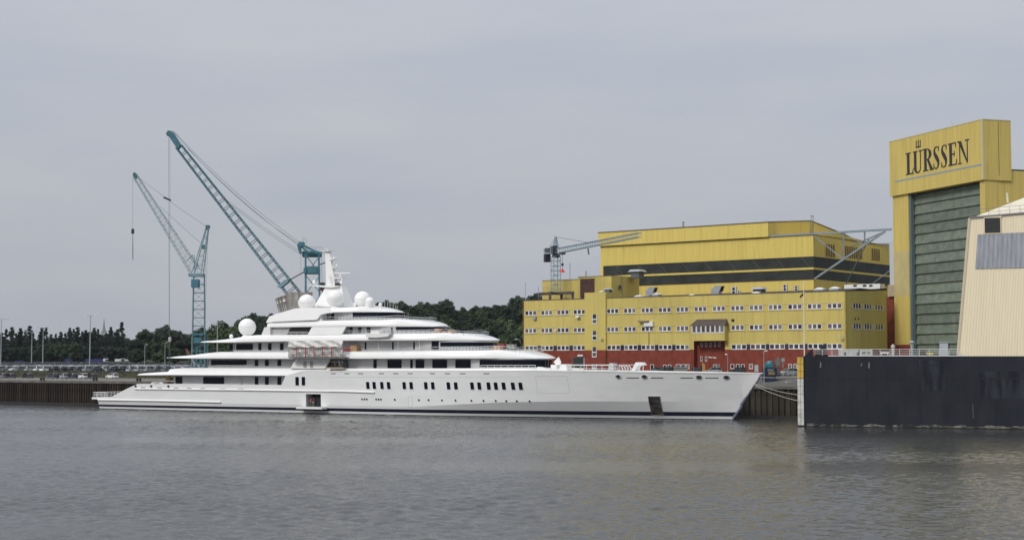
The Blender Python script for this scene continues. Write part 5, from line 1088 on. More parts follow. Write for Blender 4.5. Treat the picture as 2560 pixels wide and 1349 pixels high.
DOORG = mat('green_door_panel', (0.20, 0.224, 0.182), 0.7, streak=0.3, spec=0.2, col2=(0.115, 0.15, 0.115), vscale=0.55, stretch=(1, 1, 1.6), lo=0.3, hi=0.75, rnd=0.16)
npan = 18; ztopd = zF0-0.3; dz = (ztopd-GZ-0.3)/npan
for k in range(npan):
    z0 = GZ+0.3+dz*k; mb = MB(); o0 = -1.10; o1 = -1.38
    mb.prism([GP(wpr, z0, o0), GP(wpr, z0+0.12, o0+0.03), GP(wpr, z0+dz-0.03, o1), GP(wpr, z0+dz-0.03, o1-0.25), GP(wpr, z0, o1-0.25)], GD*(wpl-0.72-wpr)); mb.build('door_panel', DOORG, hang)
# body behind
zbd = onplane(2545, 427, GR, GD).z
mb = MB(); mb.prism([GP(0.3, GZ, -0.2), GP(0.3, GZ, -60), GP(0.3, zbd, -60), GP(0.3, zbd, -FD+0.1), GP(0.3, zF0-0.01, -FD+0.1), GP(0.3, zF0-0.01, -0.2)], GD*0.5); mb.build('side_wall', GY, hang)
mb = MB(); mb.prism([GP(0.3, zbd, -FD-0.1), GP(0.3, zbd, -60), GP(GWID-0.3, zbd, -60), GP(GWID-0.3, zbd, -FD-0.1)], ZUP*0.3); mb.build('roof', ROOFD, hang)
mb = MB(); mb.prism([GP(GWID-0.8, GZ, -0.2), GP(GWID-0.8, GZ, -60), GP(GWID-0.8, zbd, -60), GP(GWID-0.8, zbd, -0.2)], GD*0.5); mb.build('side_wall', GY, hang)
for px in (2496,):
    p = onplane(px, 340, GR, GD); mb = MB(); d = -(p-GR).dot(GN); mb.prism([GP(-0.01, zF0+1, -d-0.04), GP(-0.01, zF1-0.2, -d-0.04), GP(-0.01, zF1-0.2, -d+0.04), GP(-0.01, zF0+1, -d+0.04)], -GD*0.03); mb.build('cladding_seam', TRIM, hang)
# lettering: the words on the fascia
INK = mat('sign_black_paint', (0.022, 0.020, 0.022), 0.6); BLUEL = mat('sign_blue_grey', (0.25, 0.32, 0.36), 0.6)
def glyph(polys, xl, yl_top, yl_bot, xr, yr_top, yr_bot, name):
    (wa, zt_a), (_, zb_a) = gwz(xl, yl_top, 0.5), gwz(xl, yl_bot, 0.5); (wb, zt_b), (_, zb_b) = gwz(xr, yr_top, 0.5), gwz(xr, yr_bot, 0.5)
    zt, zb = (zt_a+zt_b)/2, (zb_a+zb_b)/2; mb = MB()
    for i, pl in enumerate(polys):
        mb.prism([GP(wa+(wb-wa)*x, zb+(zt-zb)*y, 0.505+0.004*i) for x, y in pl], GN*0.04)
    return mb.build(name, INK, fascia)
def rect(a, b, c, d): return [(a, b), (c, b), (c, d), (a, d)]
def stroke(pts, ws):
    A, B = [], []
    for i, (x, y) in enumerate(pts):
        x0, y0 = pts[max(i-1, 0)]; x1, y1 = pts[min(i+1, len(pts)-1)]; dx, dy = x1-x0, (y1-y0)*1.9; L = math.hypot(dx, dy) or 1; nx, ny = -dy/L, dx/L/1.9
        A.append((x+nx*ws[i]/2, y+ny*ws[i]/2)); B.append((x-nx*ws[i]/2, y-ny*ws[i]/2))
    return A+B[::-1]
def arc(cx, cy, rx, ry, a0, a1, n=14): return [(cx+rx*math.cos(math.radians(a0+(a1-a0)*k/n)), cy+ry*math.sin(math.radians(a0+(a1-a0)*k/n))) for k in range(n+1)]
def Z2P(x, y): return 2220+x*0.19274, 300+y*0.19274
gl = {
 'L': [rect(0.16, 0.03, 0.48, 0.97), rect(0.0, 0.945, 0.64, 1.0), rect(0.0, 0.0, 0.98, 0.055), [(0.80, 0.055), (0.90, 0.055), (1.0, 0.27), (0.94, 0.27)]],
 'U': [rect(0.10, 0.24, 0.36, 0.97), rect(0.0, 0.945, 0.48, 1.0), rect(0.76, 0.24, 0.85, 0.97), rect(0.62, 0.945, 1.0, 1.0), stroke([(0.23, 0.26)]+arc(0.51, 0.26, 0.29, 0.23, 180, 360, 12)[1:-1]+[(0.805, 0.26)], [0.26, 0.25, 0.23, 0.2, 0.17, 0.14, 0.12, 0.11, 0.10, 0.09, 0.09, 0.09, 0.09])],
 'R': [rect(0.12, 0.03, 0.36, 0.97), rect(0.0, 0.0, 0.50, 0.05), rect(0.0, 0.95, 0.40, 1.0), stroke([(0.36, 0.965)]+arc(0.40, 0.735, 0.30, 0.225, 85, -85, 12)+[(0.36, 0.505)], [0.07, 0.07, 0.09, 0.13, 0.18, 0.22, 0.24, 0.25, 0.24, 0.22, 0.18, 0.13, 0.09, 0.07, 0.07]), [(0.36, 0.53), (0.54, 0.53), (0.94, 0.05), (0.68, 0.05)], rect(0.64, 0.0, 1.0, 0.05)],
 'S': [stroke([(0.86, 0.78), (0.80, 0.90), (0.66, 0.965), (0.48, 0.97), (0.28, 0.92), (0.19, 0.80), (0.24, 0.68), (0.42, 0.57), (0.62, 0.45), (0.78, 0.33), (0.80, 0.20), (0.70, 0.08), (0.50, 0.03), (0.30, 0.04), (0.15, 0.12), (0.09, 0.25)], [0.06, 0.09, 0.10, 0.11, 0.18, 0.26, 0.34, 0.40, 0.42, 0.36, 0.27, 0.18, 0.11, 0.10, 0.09, 0.06]), rect(0.82, 0.76, 0.90, 0.99), rect(0.05, 0.02, 0.13, 0.27)],
 'E': [rect(0.14, 0.03, 0.44, 0.97), rect(0.0, 0.945, 0.90, 1.0), rect(0.0, 0.0, 0.95, 0.055), rect(0.44, 0.475, 0.74, 0.53), rect(0.66, 0.39, 0.74, 0.62), [(0.80, 0.945), (0.90, 0.945), (0.92, 0.76), (0.86, 0.76)], [(0.84, 0.055), (0.95, 0.055), (1.0, 0.26), (0.94, 0.26)]],
 'N': [rect(0.15, 0.03, 0.23, 0.95), rect(0.02, 0.0, 0.36, 0.05), [(0.05, 0.98), (0.32, 0.98), (0.88, 0.0), (0.80, 0.0)], rect(0.80, 0.02, 0.88, 0.95), rect(0.66, 0.95, 1.0, 1.0), rect(0.0, 0.95, 0.28, 0.99)]}
for ch, x0, x1, ta, ba, tb, bb in (('L', 230, 332, 432, 718, 412, 697), ('U', 325, 445, 410, 704, 386, 678), ('R', 452, 588, 380, 672, 350, 645), ('S', 584, 668, 348, 648, 332, 630), ('S', 684, 768, 328, 628, 310, 610), ('E', 778, 893, 308, 605, 285, 578), ('N', 900, 1052, 278, 580, 245, 548)):
    (xa, ya1), (_, ya0) = Z2P(x0, ta), Z2P(x0, ba); (xb, yb1), (_, yb0) = Z2P(x1, tb), Z2P(x1, bb)
    glyph(gl[ch], xa, ya1, ya0, xb, yb1, yb0, 'letter')
cr_ = [rect(0.0, 0.0, 1.0, 0.18), rect(0.03, 0.18, 0.18, 0.78), rect(0.43, 0.18, 0.58, 0.82), rect(0.82, 0.18, 0.97, 0.78), [(0.0, 0.70), (0.21, 0.70), (0.105, 1.0)], [(0.38, 0.74), (0.63, 0.74), (0.505, 1.04)], [(0.79, 0.70), (1.0, 0.70), (0.895, 1.0)]]
(xa, ya1), (_, ya0) = Z2P(360, 262), Z2P(360, 366); (xb, yb1), (_, yb0) = Z2P(426, 250), Z2P(426, 354); glyph(cr_, xa, ya1, ya0, xb, yb1, yb0, 'crown_emblem')
(w1, zz1), (w0, zz0) = gwz(2237.3, 455.2, 0.5), gwz(2455, 410, 0.5); zz = (zz0+zz1)/2; mb = MB(); mb.prism([GP(w0, zz-0.16, 0.505), GP(w1, zz-0.16, 0.505), GP(w1, zz+0.16, 0.505), GP(w0, zz+0.16, 0.505)], GN*0.03); mb.build('sign_underline', BLUEL, fascia)
mb = MB(); w, z = gwz(2382, 316, -2); mb.tube(GP(w, z, -2), GP(w+0.4, z+1.2, -2), 0.05, n=5); tag(mb.build('aerial_rod', GALV), 'thin bent aerial rod on top of the sign hangar', 'aerial')
# red stair shaft and steel flue between office and hangar
sh_ = thing('stair_shaft', 'narrow red brick shaft between the office and the sign hangar', 'shaft', GP(GWID+1.5, GZ, -3))
w0 = GWID-0.25; w1 = gwz(2213, 750, -2.5)[0]; mb = MB(); mb.prism([GP(w0, GZ, -2.5), GP(w1, GZ, -2.5), GP(w1, gwz(2225, 741, -2.5)[1], -2.5), GP(w0, gwz(2225, 741, -2.5)[1], -2.5)], -GN*6); mb.build('brick_wall', REDB, sh_)
w1 = gwz(2219, 700, -2)[0]; z0, z1 = gwz(2225, 741, -2)[1], gwz(2225, 712, -2)[1]; mb = MB(); mb.prism([GP(w0, z0, -2.0), GP(w1, z0, -2.0), GP(w1, z1, -2.0), GP(w0, z1, -2.0)], -GN*3); mb.build('duct_box', mat('duct_tan', (0.45, 0.36, 0.25), 0.6, var=0.15, vscale=1), sh_)
w1 = gwz(2224, 660, -3)[0]; z2 = gwz(2228, 603, -3)[1]; mb = MB(); mb.prism([GP(w0, z1, -3.0), GP(w1, z1, -3.0), GP(w1, z2, -3.0), GP(w0, z2, -3.0)], -GN*3); mb.build('pale_flue', mat('pale_flue', (0.52, 0.54, 0.56), 0.5), sh_)

# ------------------------------------------------------------------ floating dock
D0 = onz(2011, 1066, 0.0); D1 = onz(2560, 1073, 0.0); DD = (D1-D0); DD.z = 0; DD.normalize(); DN = V3(DD.y, -DD.x, 0)  # outwards, towards the camera
def dwz(px, py, out=0.0): p = onplane(px, py, D0+DN*out, DN); return (p-D0).dot(DD), p.z
def DP(a, z, out=0.0): return D0+DD*a+DN*out+ZUP*z
ZDK = dwz(2030, 890)[1]; DLEN = 90.0
DBLK = mat('dock_black_paint', (0.0120, 0.0145, 0.0210), 0.75, spec=0.12, streak=0.2, sscale=0.5, col2=(0.026, 0.029, 0.037), vscale=0.28, stretch=(1, 1, 0.45), lo=0.40, hi=0.85, detail=6, bump=0.01, bscale=2)
dock = thing('floating_dock', 'black steel side wall of a floating dock at the right edge', 'dock', DP(20, 0, -5))
mb = MB(); mb.prism([DP(0, -2, 0), DP(DLEN, -2, 0), DP(DLEN, ZDK, 0), DP(0, ZDK, 0)], -DN*13); mb.build('dock_wall', DBLK, dock)
SCUM = mat('waterline_scum', (0.20, 0.195, 0.17), 0.9, col2=(0.02, 0.02, 0.02), vscale=0.9, stretch=(1, 1, 2.0), lo=0.45, hi=0.62, detail=6)
mb = MB(); mb.grid(lambda i, j: DP(0.4+DLEN*0.5*i, 0.15+(0.34+0.10*math.sin(i*61)+0.08*math.sin(i*143))*j, 0.012), 120, 1); mb.build('waterline_scum', SCUM, dock)
mb = MB(); mb.prism([DP(0, -1, 0.02), DP(DLEN, -1, 0.02), DP(DLEN, 0.14, 0.02), DP(0, 0.14, 0.02)], DN*0.03); mb.build('wet_band', mat('wet_black', (0.006, 0.006, 0.006), 0.35), dock)
zs_ = dwz(2200, 946.5)[1]; mb = MB(); mb.prism([DP(0, zs_, 0.004), DP(DLEN, zs_, 0.004), DP(DLEN, zs_+0.06, 0.004), DP(0, zs_+0.06, 0.004)], DN*0.03); mb.build('plate_seam', mat('seam_black', (0.008, 0.008, 0.009), 0.5), dock)
SCUF = mat('dock_scuffed_paint', (0.052, 0.059, 0.074), 0.75, spec=0.12, col2=(0.012, 0.0135, 0.019), vscale=0.5, stretch=(1.6, 1.6, 0.3), lo=0.35, hi=0.75, detail=6)
for x0, y0, x1, y1 in ((2447, 927, 2560, 944), (2450, 948, 2560, 995), (2298, 900, 2368, 911), (2305, 914, 2362, 975)):
    (a0, za), (a1, zb) = dwz(x0, y0), dwz(x1, y1); a1 = a1+(6 if x1 == 2560 else 0); mb = MB(); mb.prism([DP(a0, zb, 0.002), DP(a1, zb, 0.002), DP(a1, za, 0.002), DP(a0, za, 0.002)], DN*0.006); mb.build('repaint_patch', SCUF, dock)
for px, py, h_ in ((2051, 911, 0.5), (2172, 912, 0.55), (2153, 911, 0.2)):
    a0, z0 = dwz(px, py); mb = MB(); mb.prism([DP(a0-0.1, z0-h_, 0.003), DP(a0+0.1, z0-h_*0.8, 0.003), DP(a0+0.12, z0+h_*0.6, 0.003), DP(a0, z0+h_, 0.003)], DN*0.006); mb.build('scrape_mark', mat('scrape_grey', (0.20, 0.20, 0.21), 0.8), dock)
mb = MB(); a0, z0 = dwz(2432, 1010); a1, z1 = dwz(2433, 1045); mb.tube(DP(a0, z0, 0.03), DP(a1, z1, 0.03), 0.03, n=4); mb.build('draft_line', mat('scrape_grey', (0.20, 0.20, 0.21)), dock)
mb = MB(); mb.prism([DP(4, ZDK, 0.06), DP(25.6, ZDK, 0.06), DP(25.6, ZDK+0.14, 0.06), DP(4, ZDK+0.14, 0.06)], -DN*0.3); mb.build('deck_kerb', WRAIL, dock)
mb = MB(); a0 = dwz(2032, 880)[0]; mb.prism([DP(0.05, ZDK, -0.02), DP(a0, ZDK, -0.02), DP(a0, ZDK+1.3, -0.02)], -DN*0.3); mb.build('corner_bracket', DBLK, dock)
railing('guard_rail', [DP(a0, ZDK+0.1, -0.25), DP(dwz(2398, 885)[0], ZDK+0.1, -0.25)], 1.0, 1.5, 0.04, parent=dock, m=WRAIL, mids=2)
# fender column at the corner, yellow above white
fen = thing('corner_fender', 'yellow and white corner fender column at the end of the black dock', 'fender', DP(-0.6, 0, 0.2))
FY = mat('fender_yellow', (0.60, 0.40, 0.07), 0.6, var=0.2, vscale=1.2, stretch=(1, 1, 0.5)); FW = mat('fender_white', (0.60, 0.59, 0.55), 0.7, col2=(0.34, 0.33, 0.30), vscale=1.2, stretch=(1, 1, 0.6), lo=0.32, hi=0.55)
wF = -dwz(1993.2, 950, 0.3)[0]; ztF = dwz(2002, 892, 0.3)[1]; zyF = dwz(2002, 945, 0.3)[1]
for c in (0, 1):
    a0, a1 = -wF+c*wF/2+0.02, -wF+(c+1)*wF/2-0.03
    nz_ = 3
    for k in range(nz_):
        z0 = zyF+(ztF-zyF)*k/nz_; mb = MB(); mb.prism([DP(a0, z0+0.03, 0.3), DP(a1, z0+0.03, 0.3), DP(a1, z0+(ztF-zyF)/nz_-0.02, 0.3), DP(a0, z0+(ztF-zyF)/nz_-0.02, 0.3)], -DN*1.2); mb.build('fender_pad', FY, fen)
    nw = 6
    for k in range(nw):
        z0 = 0.25+(zyF-0.3)*k/nw; mb = MB(); mb.prism([DP(a0, z0+0.03, 0.3), DP(a1, z0+0.03, 0.3), DP(a1, z0+(zyF-0.3)/nw-0.02, 0.3), DP(a0, z0+(zyF-0.3)/nw-0.02, 0.3)], -DN*1.2); mb.build('fender_pad', FW, fen)
mb = MB(); mb.prism([DP(-wF+0.1, -1, 0.15), DP(0.0, -1, 0.15), DP(0.0, ztF-0.1, 0.15), DP(-wF+0.1, ztF-0.1, 0.15)], -DN*1.1); mb.build('backing', DARK, fen)
mb = MB(); mb.prism([DP(-wF-0.05, -1, 0.34), DP(0.02, -1, 0.34), DP(0.02, 0.24, 0.34), DP(-wF-0.05, 0.24, 0.34)], -DN*1.2); mb.build('wet_foot', MATS['wet_black'], fen)
# shed on the dock
BEI = mat('beige_corrugated', (0.82, 0.725, 0.52), 0.75, streak=0.06, spec=0.2, var=0.035, vscale=1.4, stretch=(2.2, 2.2, 0.1), bump=0.05, bscale=2.6); BEIR = mat('cream_roof', (0.66, 0.62, 0.50), 0.7)
OB = -1.0; shed = thing('dock_shed', 'cream corrugated shed with slanting edge standing on the floating dock', 'shed', DP(32, ZDK, -6))
(aL, _), (aT, zT), (aR, zR) = dwz(2394.5, 889, OB), dwz(2424.5, 545, OB), dwz(2560, 531.5, OB); zT2 = zR+(zR-zT)*2.0
aR2 = aR+22; ribs = 150
# front cladding with real ribs: a folded sheet whose left edge leans
def shed_front(i, j):
    k = i*ribs*2; o_ = OB-0.05+(0.022 if int(round(k)) % 4 in (1, 2) else 0.0); zz = ZDK+(zT+(zT2-zT)*i-ZDK)*j; al = aL+(aT-aL)*((zz-ZDK)/(zT-ZDK)); return DP(al+(aR2-al)*i, zz, o_)
mb = MB(); mb.grid(shed_front, ribs*2, 1); front = mb.build('front_cladding', BEI, shed)
mb = MB(); mb.prism([DP(aL, ZDK, OB-0.08), DP(aR2, ZDK, OB-0.08), DP(aR2, zT2, OB-0.08), DP(aT, zT, OB-0.08)], -DN*9); mb.build('body', BEI, shed)
rA, rz = aT+2.0, zT+0.4
mb = MB(); p0, p1 = dwz(2455, 535, OB-3), dwz(2560, 494, OB-9)
mb.add([DP(aT+0.3, zT+0.02, OB-0.1), DP(aR2, zT2+0.02, OB-0.1), DP(aR2+6, p1[1]+6.5, OB-9), DP(p1[0], p1[1], OB-9), DP(aT+0.3, zT+0.02, OB-9.0)], [[0, 1, 2, 3], [0, 3, 4]]); mb.build('roof', BEIR, shed)
mb = MB(); mb.bar(DP(aT-0.1, zT+0.05, OB), DP(aR2, zT2+0.05, OB), 0.3, 0.28); mb.build('eave_gutter', mat('gutter_grey', (0.20, 0.19, 0.19), 0.6), shed)
mb = MB(); mb.bar(DP(aL-0.05, ZDK, OB-0.0), DP(aT-0.05, zT, OB-0.0), 0.3, 0.3); mb.build('edge_flashing', mat('cream_flashing', (0.68, 0.58, 0.42), 0.6), shed)
PATCH = mat('grey_blue_sheeting', (0.33, 0.345, 0.385), 0.6, streak=0.2, var=0.16, vscale=1.3, stretch=(2.4, 2.4, 0.3), bump=0.05, bscale=2.6)
(a0, za), (a1, zb), (a2, zc2) = dwz(2444, 586, OB+0.05), dwz(2560, 669, OB+0.05), dwz(2438.5, 671.5, OB+0.05); z3 = dwz(2560, 580.5, OB+0.05)[1]; sl_ = (z3-za)/(a1-a0); slb = (zb-zc2)/(a1-a2); nn = 46
def patch_fn(i, j):
    aa = a0+(a1+9-a0)*i; ab = a2+(a1+9-a2)*i; z_hi = za+sl_*(aa-a0); z_lo = zc2+slb*(ab-a2); o_ = OB+0.04+(0.05 if int(round(i*nn*2)) % 4 in (1, 2) else 0.0)
    return DP(ab+(aa-ab)*j, z_lo+(z_hi-z_lo)*j, o_)
mb = MB(); mb.grid(patch_fn, nn*2, 1); mb.build('sheeting_patch', PATCH, shed)
(a0, za), (a1, zb) = dwz(2461.5, 545, OB+0.05), dwz(2501, 582, OB+0.05)
mb = MB(); mb.prism([DP(a0, zb, OB+0.03), DP(a1, zb, OB+0.03), DP(a1, za, OB+0.03), DP(a0, za, OB+0.03)], DN*0.06); lv = mb.build('louvre', DARK, shed)
mb = MB()
for q in ((a0-0.1, zb-0.15, a1+0.1, zb), (a0-0.1, za, a1+0.25, za+0.3), (a0-0.15, zb, a0, za), (a1, zb, a1+0.12, za)):
    mb.prism([DP(q[0], q[1], OB+0.04), DP(q[2], q[1], OB+0.04), DP(q[2], q[3], OB+0.04), DP(q[0], q[3], OB+0.04)], DN*0.1)
mb.build('louvre_frame', mat('cream_flashing', (0.52, 0.42, 0.30)), lv)
for k in range(8):
    z = zb+(za-zb)*(k+0.5)/8; mb = MB(); mb.prism([DP(a0+0.05, z-0.07, OB+0.10), DP(a1-0.05, z-0.07, OB+0.10), DP(a1-0.05, z+0.03, OB+0.16), DP(a0+0.05, z+0.03, OB+0.16)], -DN*0.03); mb.build('louvre_blade', mat('louvre_blade', (0.20, 0.20, 0.19), 0.5), lv)
railing('roof_rail', [DP(aT+1.3, zT+0.3, OB-0.2), DP(aR2-2, zT2+0.1, OB-0.2)], 1.1, 1.5, 0.035, parent=shed, m=mat('rail_grey', (0.22, 0.22, 0.23), 0.6))
mb = MB(); a0, z0 = dwz(2519.5, 506, OB-4); mb.tube(DP(a0, z0, OB-4), DP(a0-0.1, z0+1.3, OB-4), 0.16, n=8); mb.lathe(DP(a0-0.1, z0+1.3, OB-4), [(0.16, 0), (0.2, 0.02), (0.2, 0.15), (0.02, 0.25)], 8); tag(mb.build('roof_pipe', BEIR), 'short cream vent pipe on the roof of the dock shed', 'vent pipe')
# deck gear on the dock
def dbox(x0, y0, x1, y1, out, dep, m): (a0, za), (a1, zb) = dwz(x0, y0, out), dwz(x1, y1, out); zb = max(zb, ZDK+0.0); mb = MB(); mb.prism([DP(a0, zb, out), DP(a1, zb, out), DP(a1, za, out), DP(a0, za, out)], -DN*dep); return mb
def dthing(name, label, cat, px): return thing(name, label, cat, DP(dwz(px, 885, -2)[0], ZDK, -2))
t = dthing('grey_cabinet', 'pale grey steel cabinet on the dock deck beside the shed', 'cabinet', 2355)
dbox(2348.5, 855.5, 2370.5, 891, -1.5, 1.2, mat('cabinet_grey', (0.40, 0.42, 0.45), 0.5)).build('body', MATS['cabinet_grey'], t); dbox(2371, 858, 2374, 876, -1.6, 0.9, DARK).build('side_door', DARK, t); dbox(2347.5, 854, 2371.5, 855.8, -1.4, 1.4, GALV).build('lid', GALV, t)
t = dthing('mushroom_ventilator', 'grey mushroom ventilator pipe on the dock deck', 'ventilator', 2279)
a0, zt_ = dwz(2279.5, 852, -2); mb = MB(); mb.lathe(DP(a0, ZDK, -2), [(0.26, 0), (0.26, zt_-ZDK-0.35)], 12); mb.build('pipe', GALV, t, smooth=40); mb = MB(); mb.lathe(DP(a0, zt_-0.4, -2), [(0.28, 0), (0.42, 0.05), (0.45, 0.25), (0.36, 0.38), (0.05, 0.44)], 14); mb.build('cap', GALV, t, smooth=40)
t = dthing('vent_post', 'short beige ventilator with lid beside the red pier base', 'ventilator', 2232)
a0, zt_ = dwz(2232.5, 861, -2); mb = MB(); mb.lathe(DP(a0, ZDK, -2), [(0.26, 0), (0.26, zt_-ZDK-0.5), (0.36, zt_-ZDK-0.45), (0.34, zt_-ZDK-0.12), (0.12, zt_-ZDK-0.05), (0.10, zt_-ZDK+0.1)], 12); mb.build('body', mat('vent_beige', (0.50, 0.46, 0.40), 0.6), t, smooth=40)
t = dthing('deck_generator', 'long grey generator set behind the dock rail', 'generator', 2140)
dbox(2096, 872, 2146, 891, -2.2, 1.5, GALV).build('body', mat('generator_grey', (0.42, 0.42, 0.40), 0.6, var=0.12, vscale=1.0), t); dbox(2149, 872.5, 2181, 891, -2.2, 1.5, GALV).build('control_box', MATS['generator_grey'], t)
for x0 in (2155, 2168): dbox(x0, 879, x0+9, 884, -2.15, 0.03, DARK).build('grille', mat('grille_dark', (0.12, 0.12, 0.12), 0.6), t)
for x0 in (2110, 2142): dbox(x0, 880, x0+5, 888, -2.15, 0.03, DARK).build('opening', DARK, t)
t = dthing('black_hawser_winch', 'dark mooring winch at the left end of the dock deck', 'winch', 2052); a0, z0 = dwz(2050, 884, -2)
mb = MB(); mb.lathe(DP(a0-0.6, ZDK+0.6, -2), [(0.6, 0), (0.6, 0.08), (0.35, 0.1), (0.35, 1.0), (0.6, 1.02), (0.6, 1.1)], 14, DD); mb.build('drum', DARK, t); mb = MB(); mb.prism([DP(a0-0.8, ZDK, -1.6), DP(a0+0.9, ZDK, -1.6), DP(a0+0.8, ZDK+1.9, -1.6), DP(a0+0.55, ZDK+1.9, -1.6)], -DN*0.8); mb.build('frame', DARK, t)
t = dthing('red_locker', 'low red locker behind the dock rail', 'locker', 2067); dbox(2060, 877, 2074, 891, -2.4, 1.0, REDP).build('body', REDP, t); dbox(2059.5, 876, 2074.5, 877.2, -2.3, 1.2, REDP).build('lid', mat('red_lid', (0.35, 0.03, 0.03), 0.5), t)
t = dthing('yellow_tool_case', 'bright yellow tool case on the dock deck near the cabinet', 'tool case', 2325); dbox(2316, 881, 2333, 886, -2.0, 0.6, FY).build('body', mat('yellow_case', (0.62, 0.5, 0.05), 0.5), t); dbox(2321, 879.5, 2328, 881, -2.0, 0.1, DARK).build('handle', DARK, t)
t = dthing('black_reel', 'black cable reel left of the yellow tool case', 'cable reel', 2305); a0, z0 = dwz(2305, 884, -2); mb = MB(); mb.lathe(DP(a0-0.5, ZDK+0.6, -2.2), [(0.6, 0), (0.6, 0.06), (0.4, 0.08), (0.4, 0.95), (0.6, 0.97), (0.6, 1.03)], 16, DD); mb.build('drum', DARK, t)
t = dthing('white_bench', 'white steel bench behind the dock rail', 'bench', 2210); dbox(2201, 879.5, 2222, 883.5, -2.0, 0.5, WRAIL).build('seat', WRAIL, t); dbox(2203, 883.5, 2204.5, 891, -2.0, 0.4, WRAIL).build('leg', WRAIL, t); dbox(2218.5, 883.5, 2220, 891, -2.0, 0.4, WRAIL).build('leg', WRAIL, t)
# flagpole standing at the dock corner
fl = thing('flagpole', 'tall thin white flagpole at the corner of the black dock', 'flagpole', DP(dwz(2009, 889, -0.4)[0], ZDK, -0.4)); a0, zt_ = dwz(2009, 707, -0.4)
mb = MB(); mb.tube(DP(a0, ZDK, -0.4), DP(a0, zt_, -0.4), 0.10, 0.05, 8); mb.build('pole', mat('pole_white', (0.72, 0.70, 0.64), 0.5), fl, smooth=50); a1, z1 = dwz(2005, 737, -0.4)
mb = MB(); mb.lathe(DP(a0, zt_, -0.4), [(0.05, 0), (0.11, 0.05), (0.11, 0.15), (0.02, 0.22)], 8); mb.build('finial', MATS['pole_white'], fl)
mb = MB(); mb.grid(lambda i, j: DP(a0-0.08-0.55*i, z1+0.35-0.5*i-0.45*j, -0.4+0.12*math.sin(i*7+j*3)), 6, 4); mb.build('flag', mat('dark_red_flag', (0.10, 0.02, 0.02), 0.9), fl)
# mooring lines from the bow to the dock
ROPE = mat('white_mooring_rope', (0.48, 0.46, 0.41), 0.9)
for (px0, py0, t0), (px1, py1), sag, lab in (((1900, 942, -0.6), (1993, 941), 0.15, 'upper white mooring line from the yacht bow to the dock fender'), ((1886, 958, -1.2), (1993, 986), 0.25, 'middle white mooring line from the yacht bow to the dock fender'), ((1882, 960, -1.4), (1993, 1000.5), 0.3, 'lowest white mooring line from the yacht bow to the dock fender')):
    s_, z_ = yh(px0, py0, t0); A = Yp(s_, t0, z_); B = DP(dwz(px1, py1, 0.3)[0], dwz(px1, py1, 0.3)[1], 0.3); mb = MB()
    mb.path([A+(B-A)*(k/14)-ZUP*sag*4*(k/14)*(1-k/14) for k in range(15)], 0.045, 6); tag(mb.build('mooring_line', ROPE, smooth=60), lab, 'mooring line', 'mooring lines at the bow')
# ------------------------------------------------------------------ cranes
TEAL = mat('teal_crane_paint', (0.045, 0.15, 0.185), 0.5, var=0.25, vscale=0.6); TEALL = mat('pale_teal_crane_paint', (0.155, 0.265, 0.305), 0.5, var=0.2, vscale=0.6); SLATE = mat('slate_blue_crane_paint', (0.21, 0.30, 0.36), 0.5, var=0.2, vscale=0.6)
CABLE = mat('steel_cable', (0.13, 0.13, 0.14), 0.6)
def lattice(parent, name, P, Q, w0, w1, h0, h1, n, rc, rb, m, side=None, diag=(0, 1, 2, 3)):
    """square lattice girder from P to Q: four chords, zigzag braces on every face; chords and each bay of bracing are parts"""
    P, Q = Vector(P), Vector(Q); d = (Q-P).normalized(); s = Vector(side).normalized() if side else d.cross(ZUP).normalized(); u = s.cross(d).normalized()
    def c(k, i): f = i/n; w = w0+(w1-w0)*f; h = h0+(h1-h0)*f; a, b = ((-1, -1), (1, -1), (1, 1), (-1, 1))[k]; return P+(Q-P)*f+s*a*w/2+u*b*h/2
    for k in range(4): mb = MB(); mb.tube(c(k, 0), c(k, n), rc, n=6); mb.build(name+'_chord', m, parent, smooth=60)
    for i in range(n):
        mb = MB()
        for k in range(4):
            k2 = (k+1) % 4; a, b = (k, k2) if (i+k) % 2 else (k2, k)
            if k in diag: mb.tube(c(a, i), c(b, i+1), rb*0.6, n=4, cap=False)
            mb.tube(c(k, i+1), c(k2, i+1), rb, n=4, cap=False)
        o = mb.build(name+'_bracing', m, parent); o['kind'] = 'stuff'
def cable(parent, pts, r=0.035, name='cable'):
    mb = MB(); mb.path(pts, r, 4); return mb.build(name, CABLE, parent)
def sagc(A, B, sag, n=10): return [A+(B-A)*(k/n)-ZUP*sag*4*(k/n)*(1-k/n) for k in range(n+1)]
# --- big teal luffing crane behind the yacht funnels
Yc = 352.0
def c1(px, py, dy=0.0): return atY(px, py, Yc+dy)
cr1 = thing('harbour_crane', 'big dark teal luffing crane with long lattice boom behind the yacht funnels', 'crane', c1(782, 955))
lattice(cr1, 'boom', c1(741, 742), c1(447, 366), 2.4, 1.5, 2.6, 1.3, 22, 0.14, 0.075, TEAL, side=(0.1, 1, 0), diag=(0, 2))
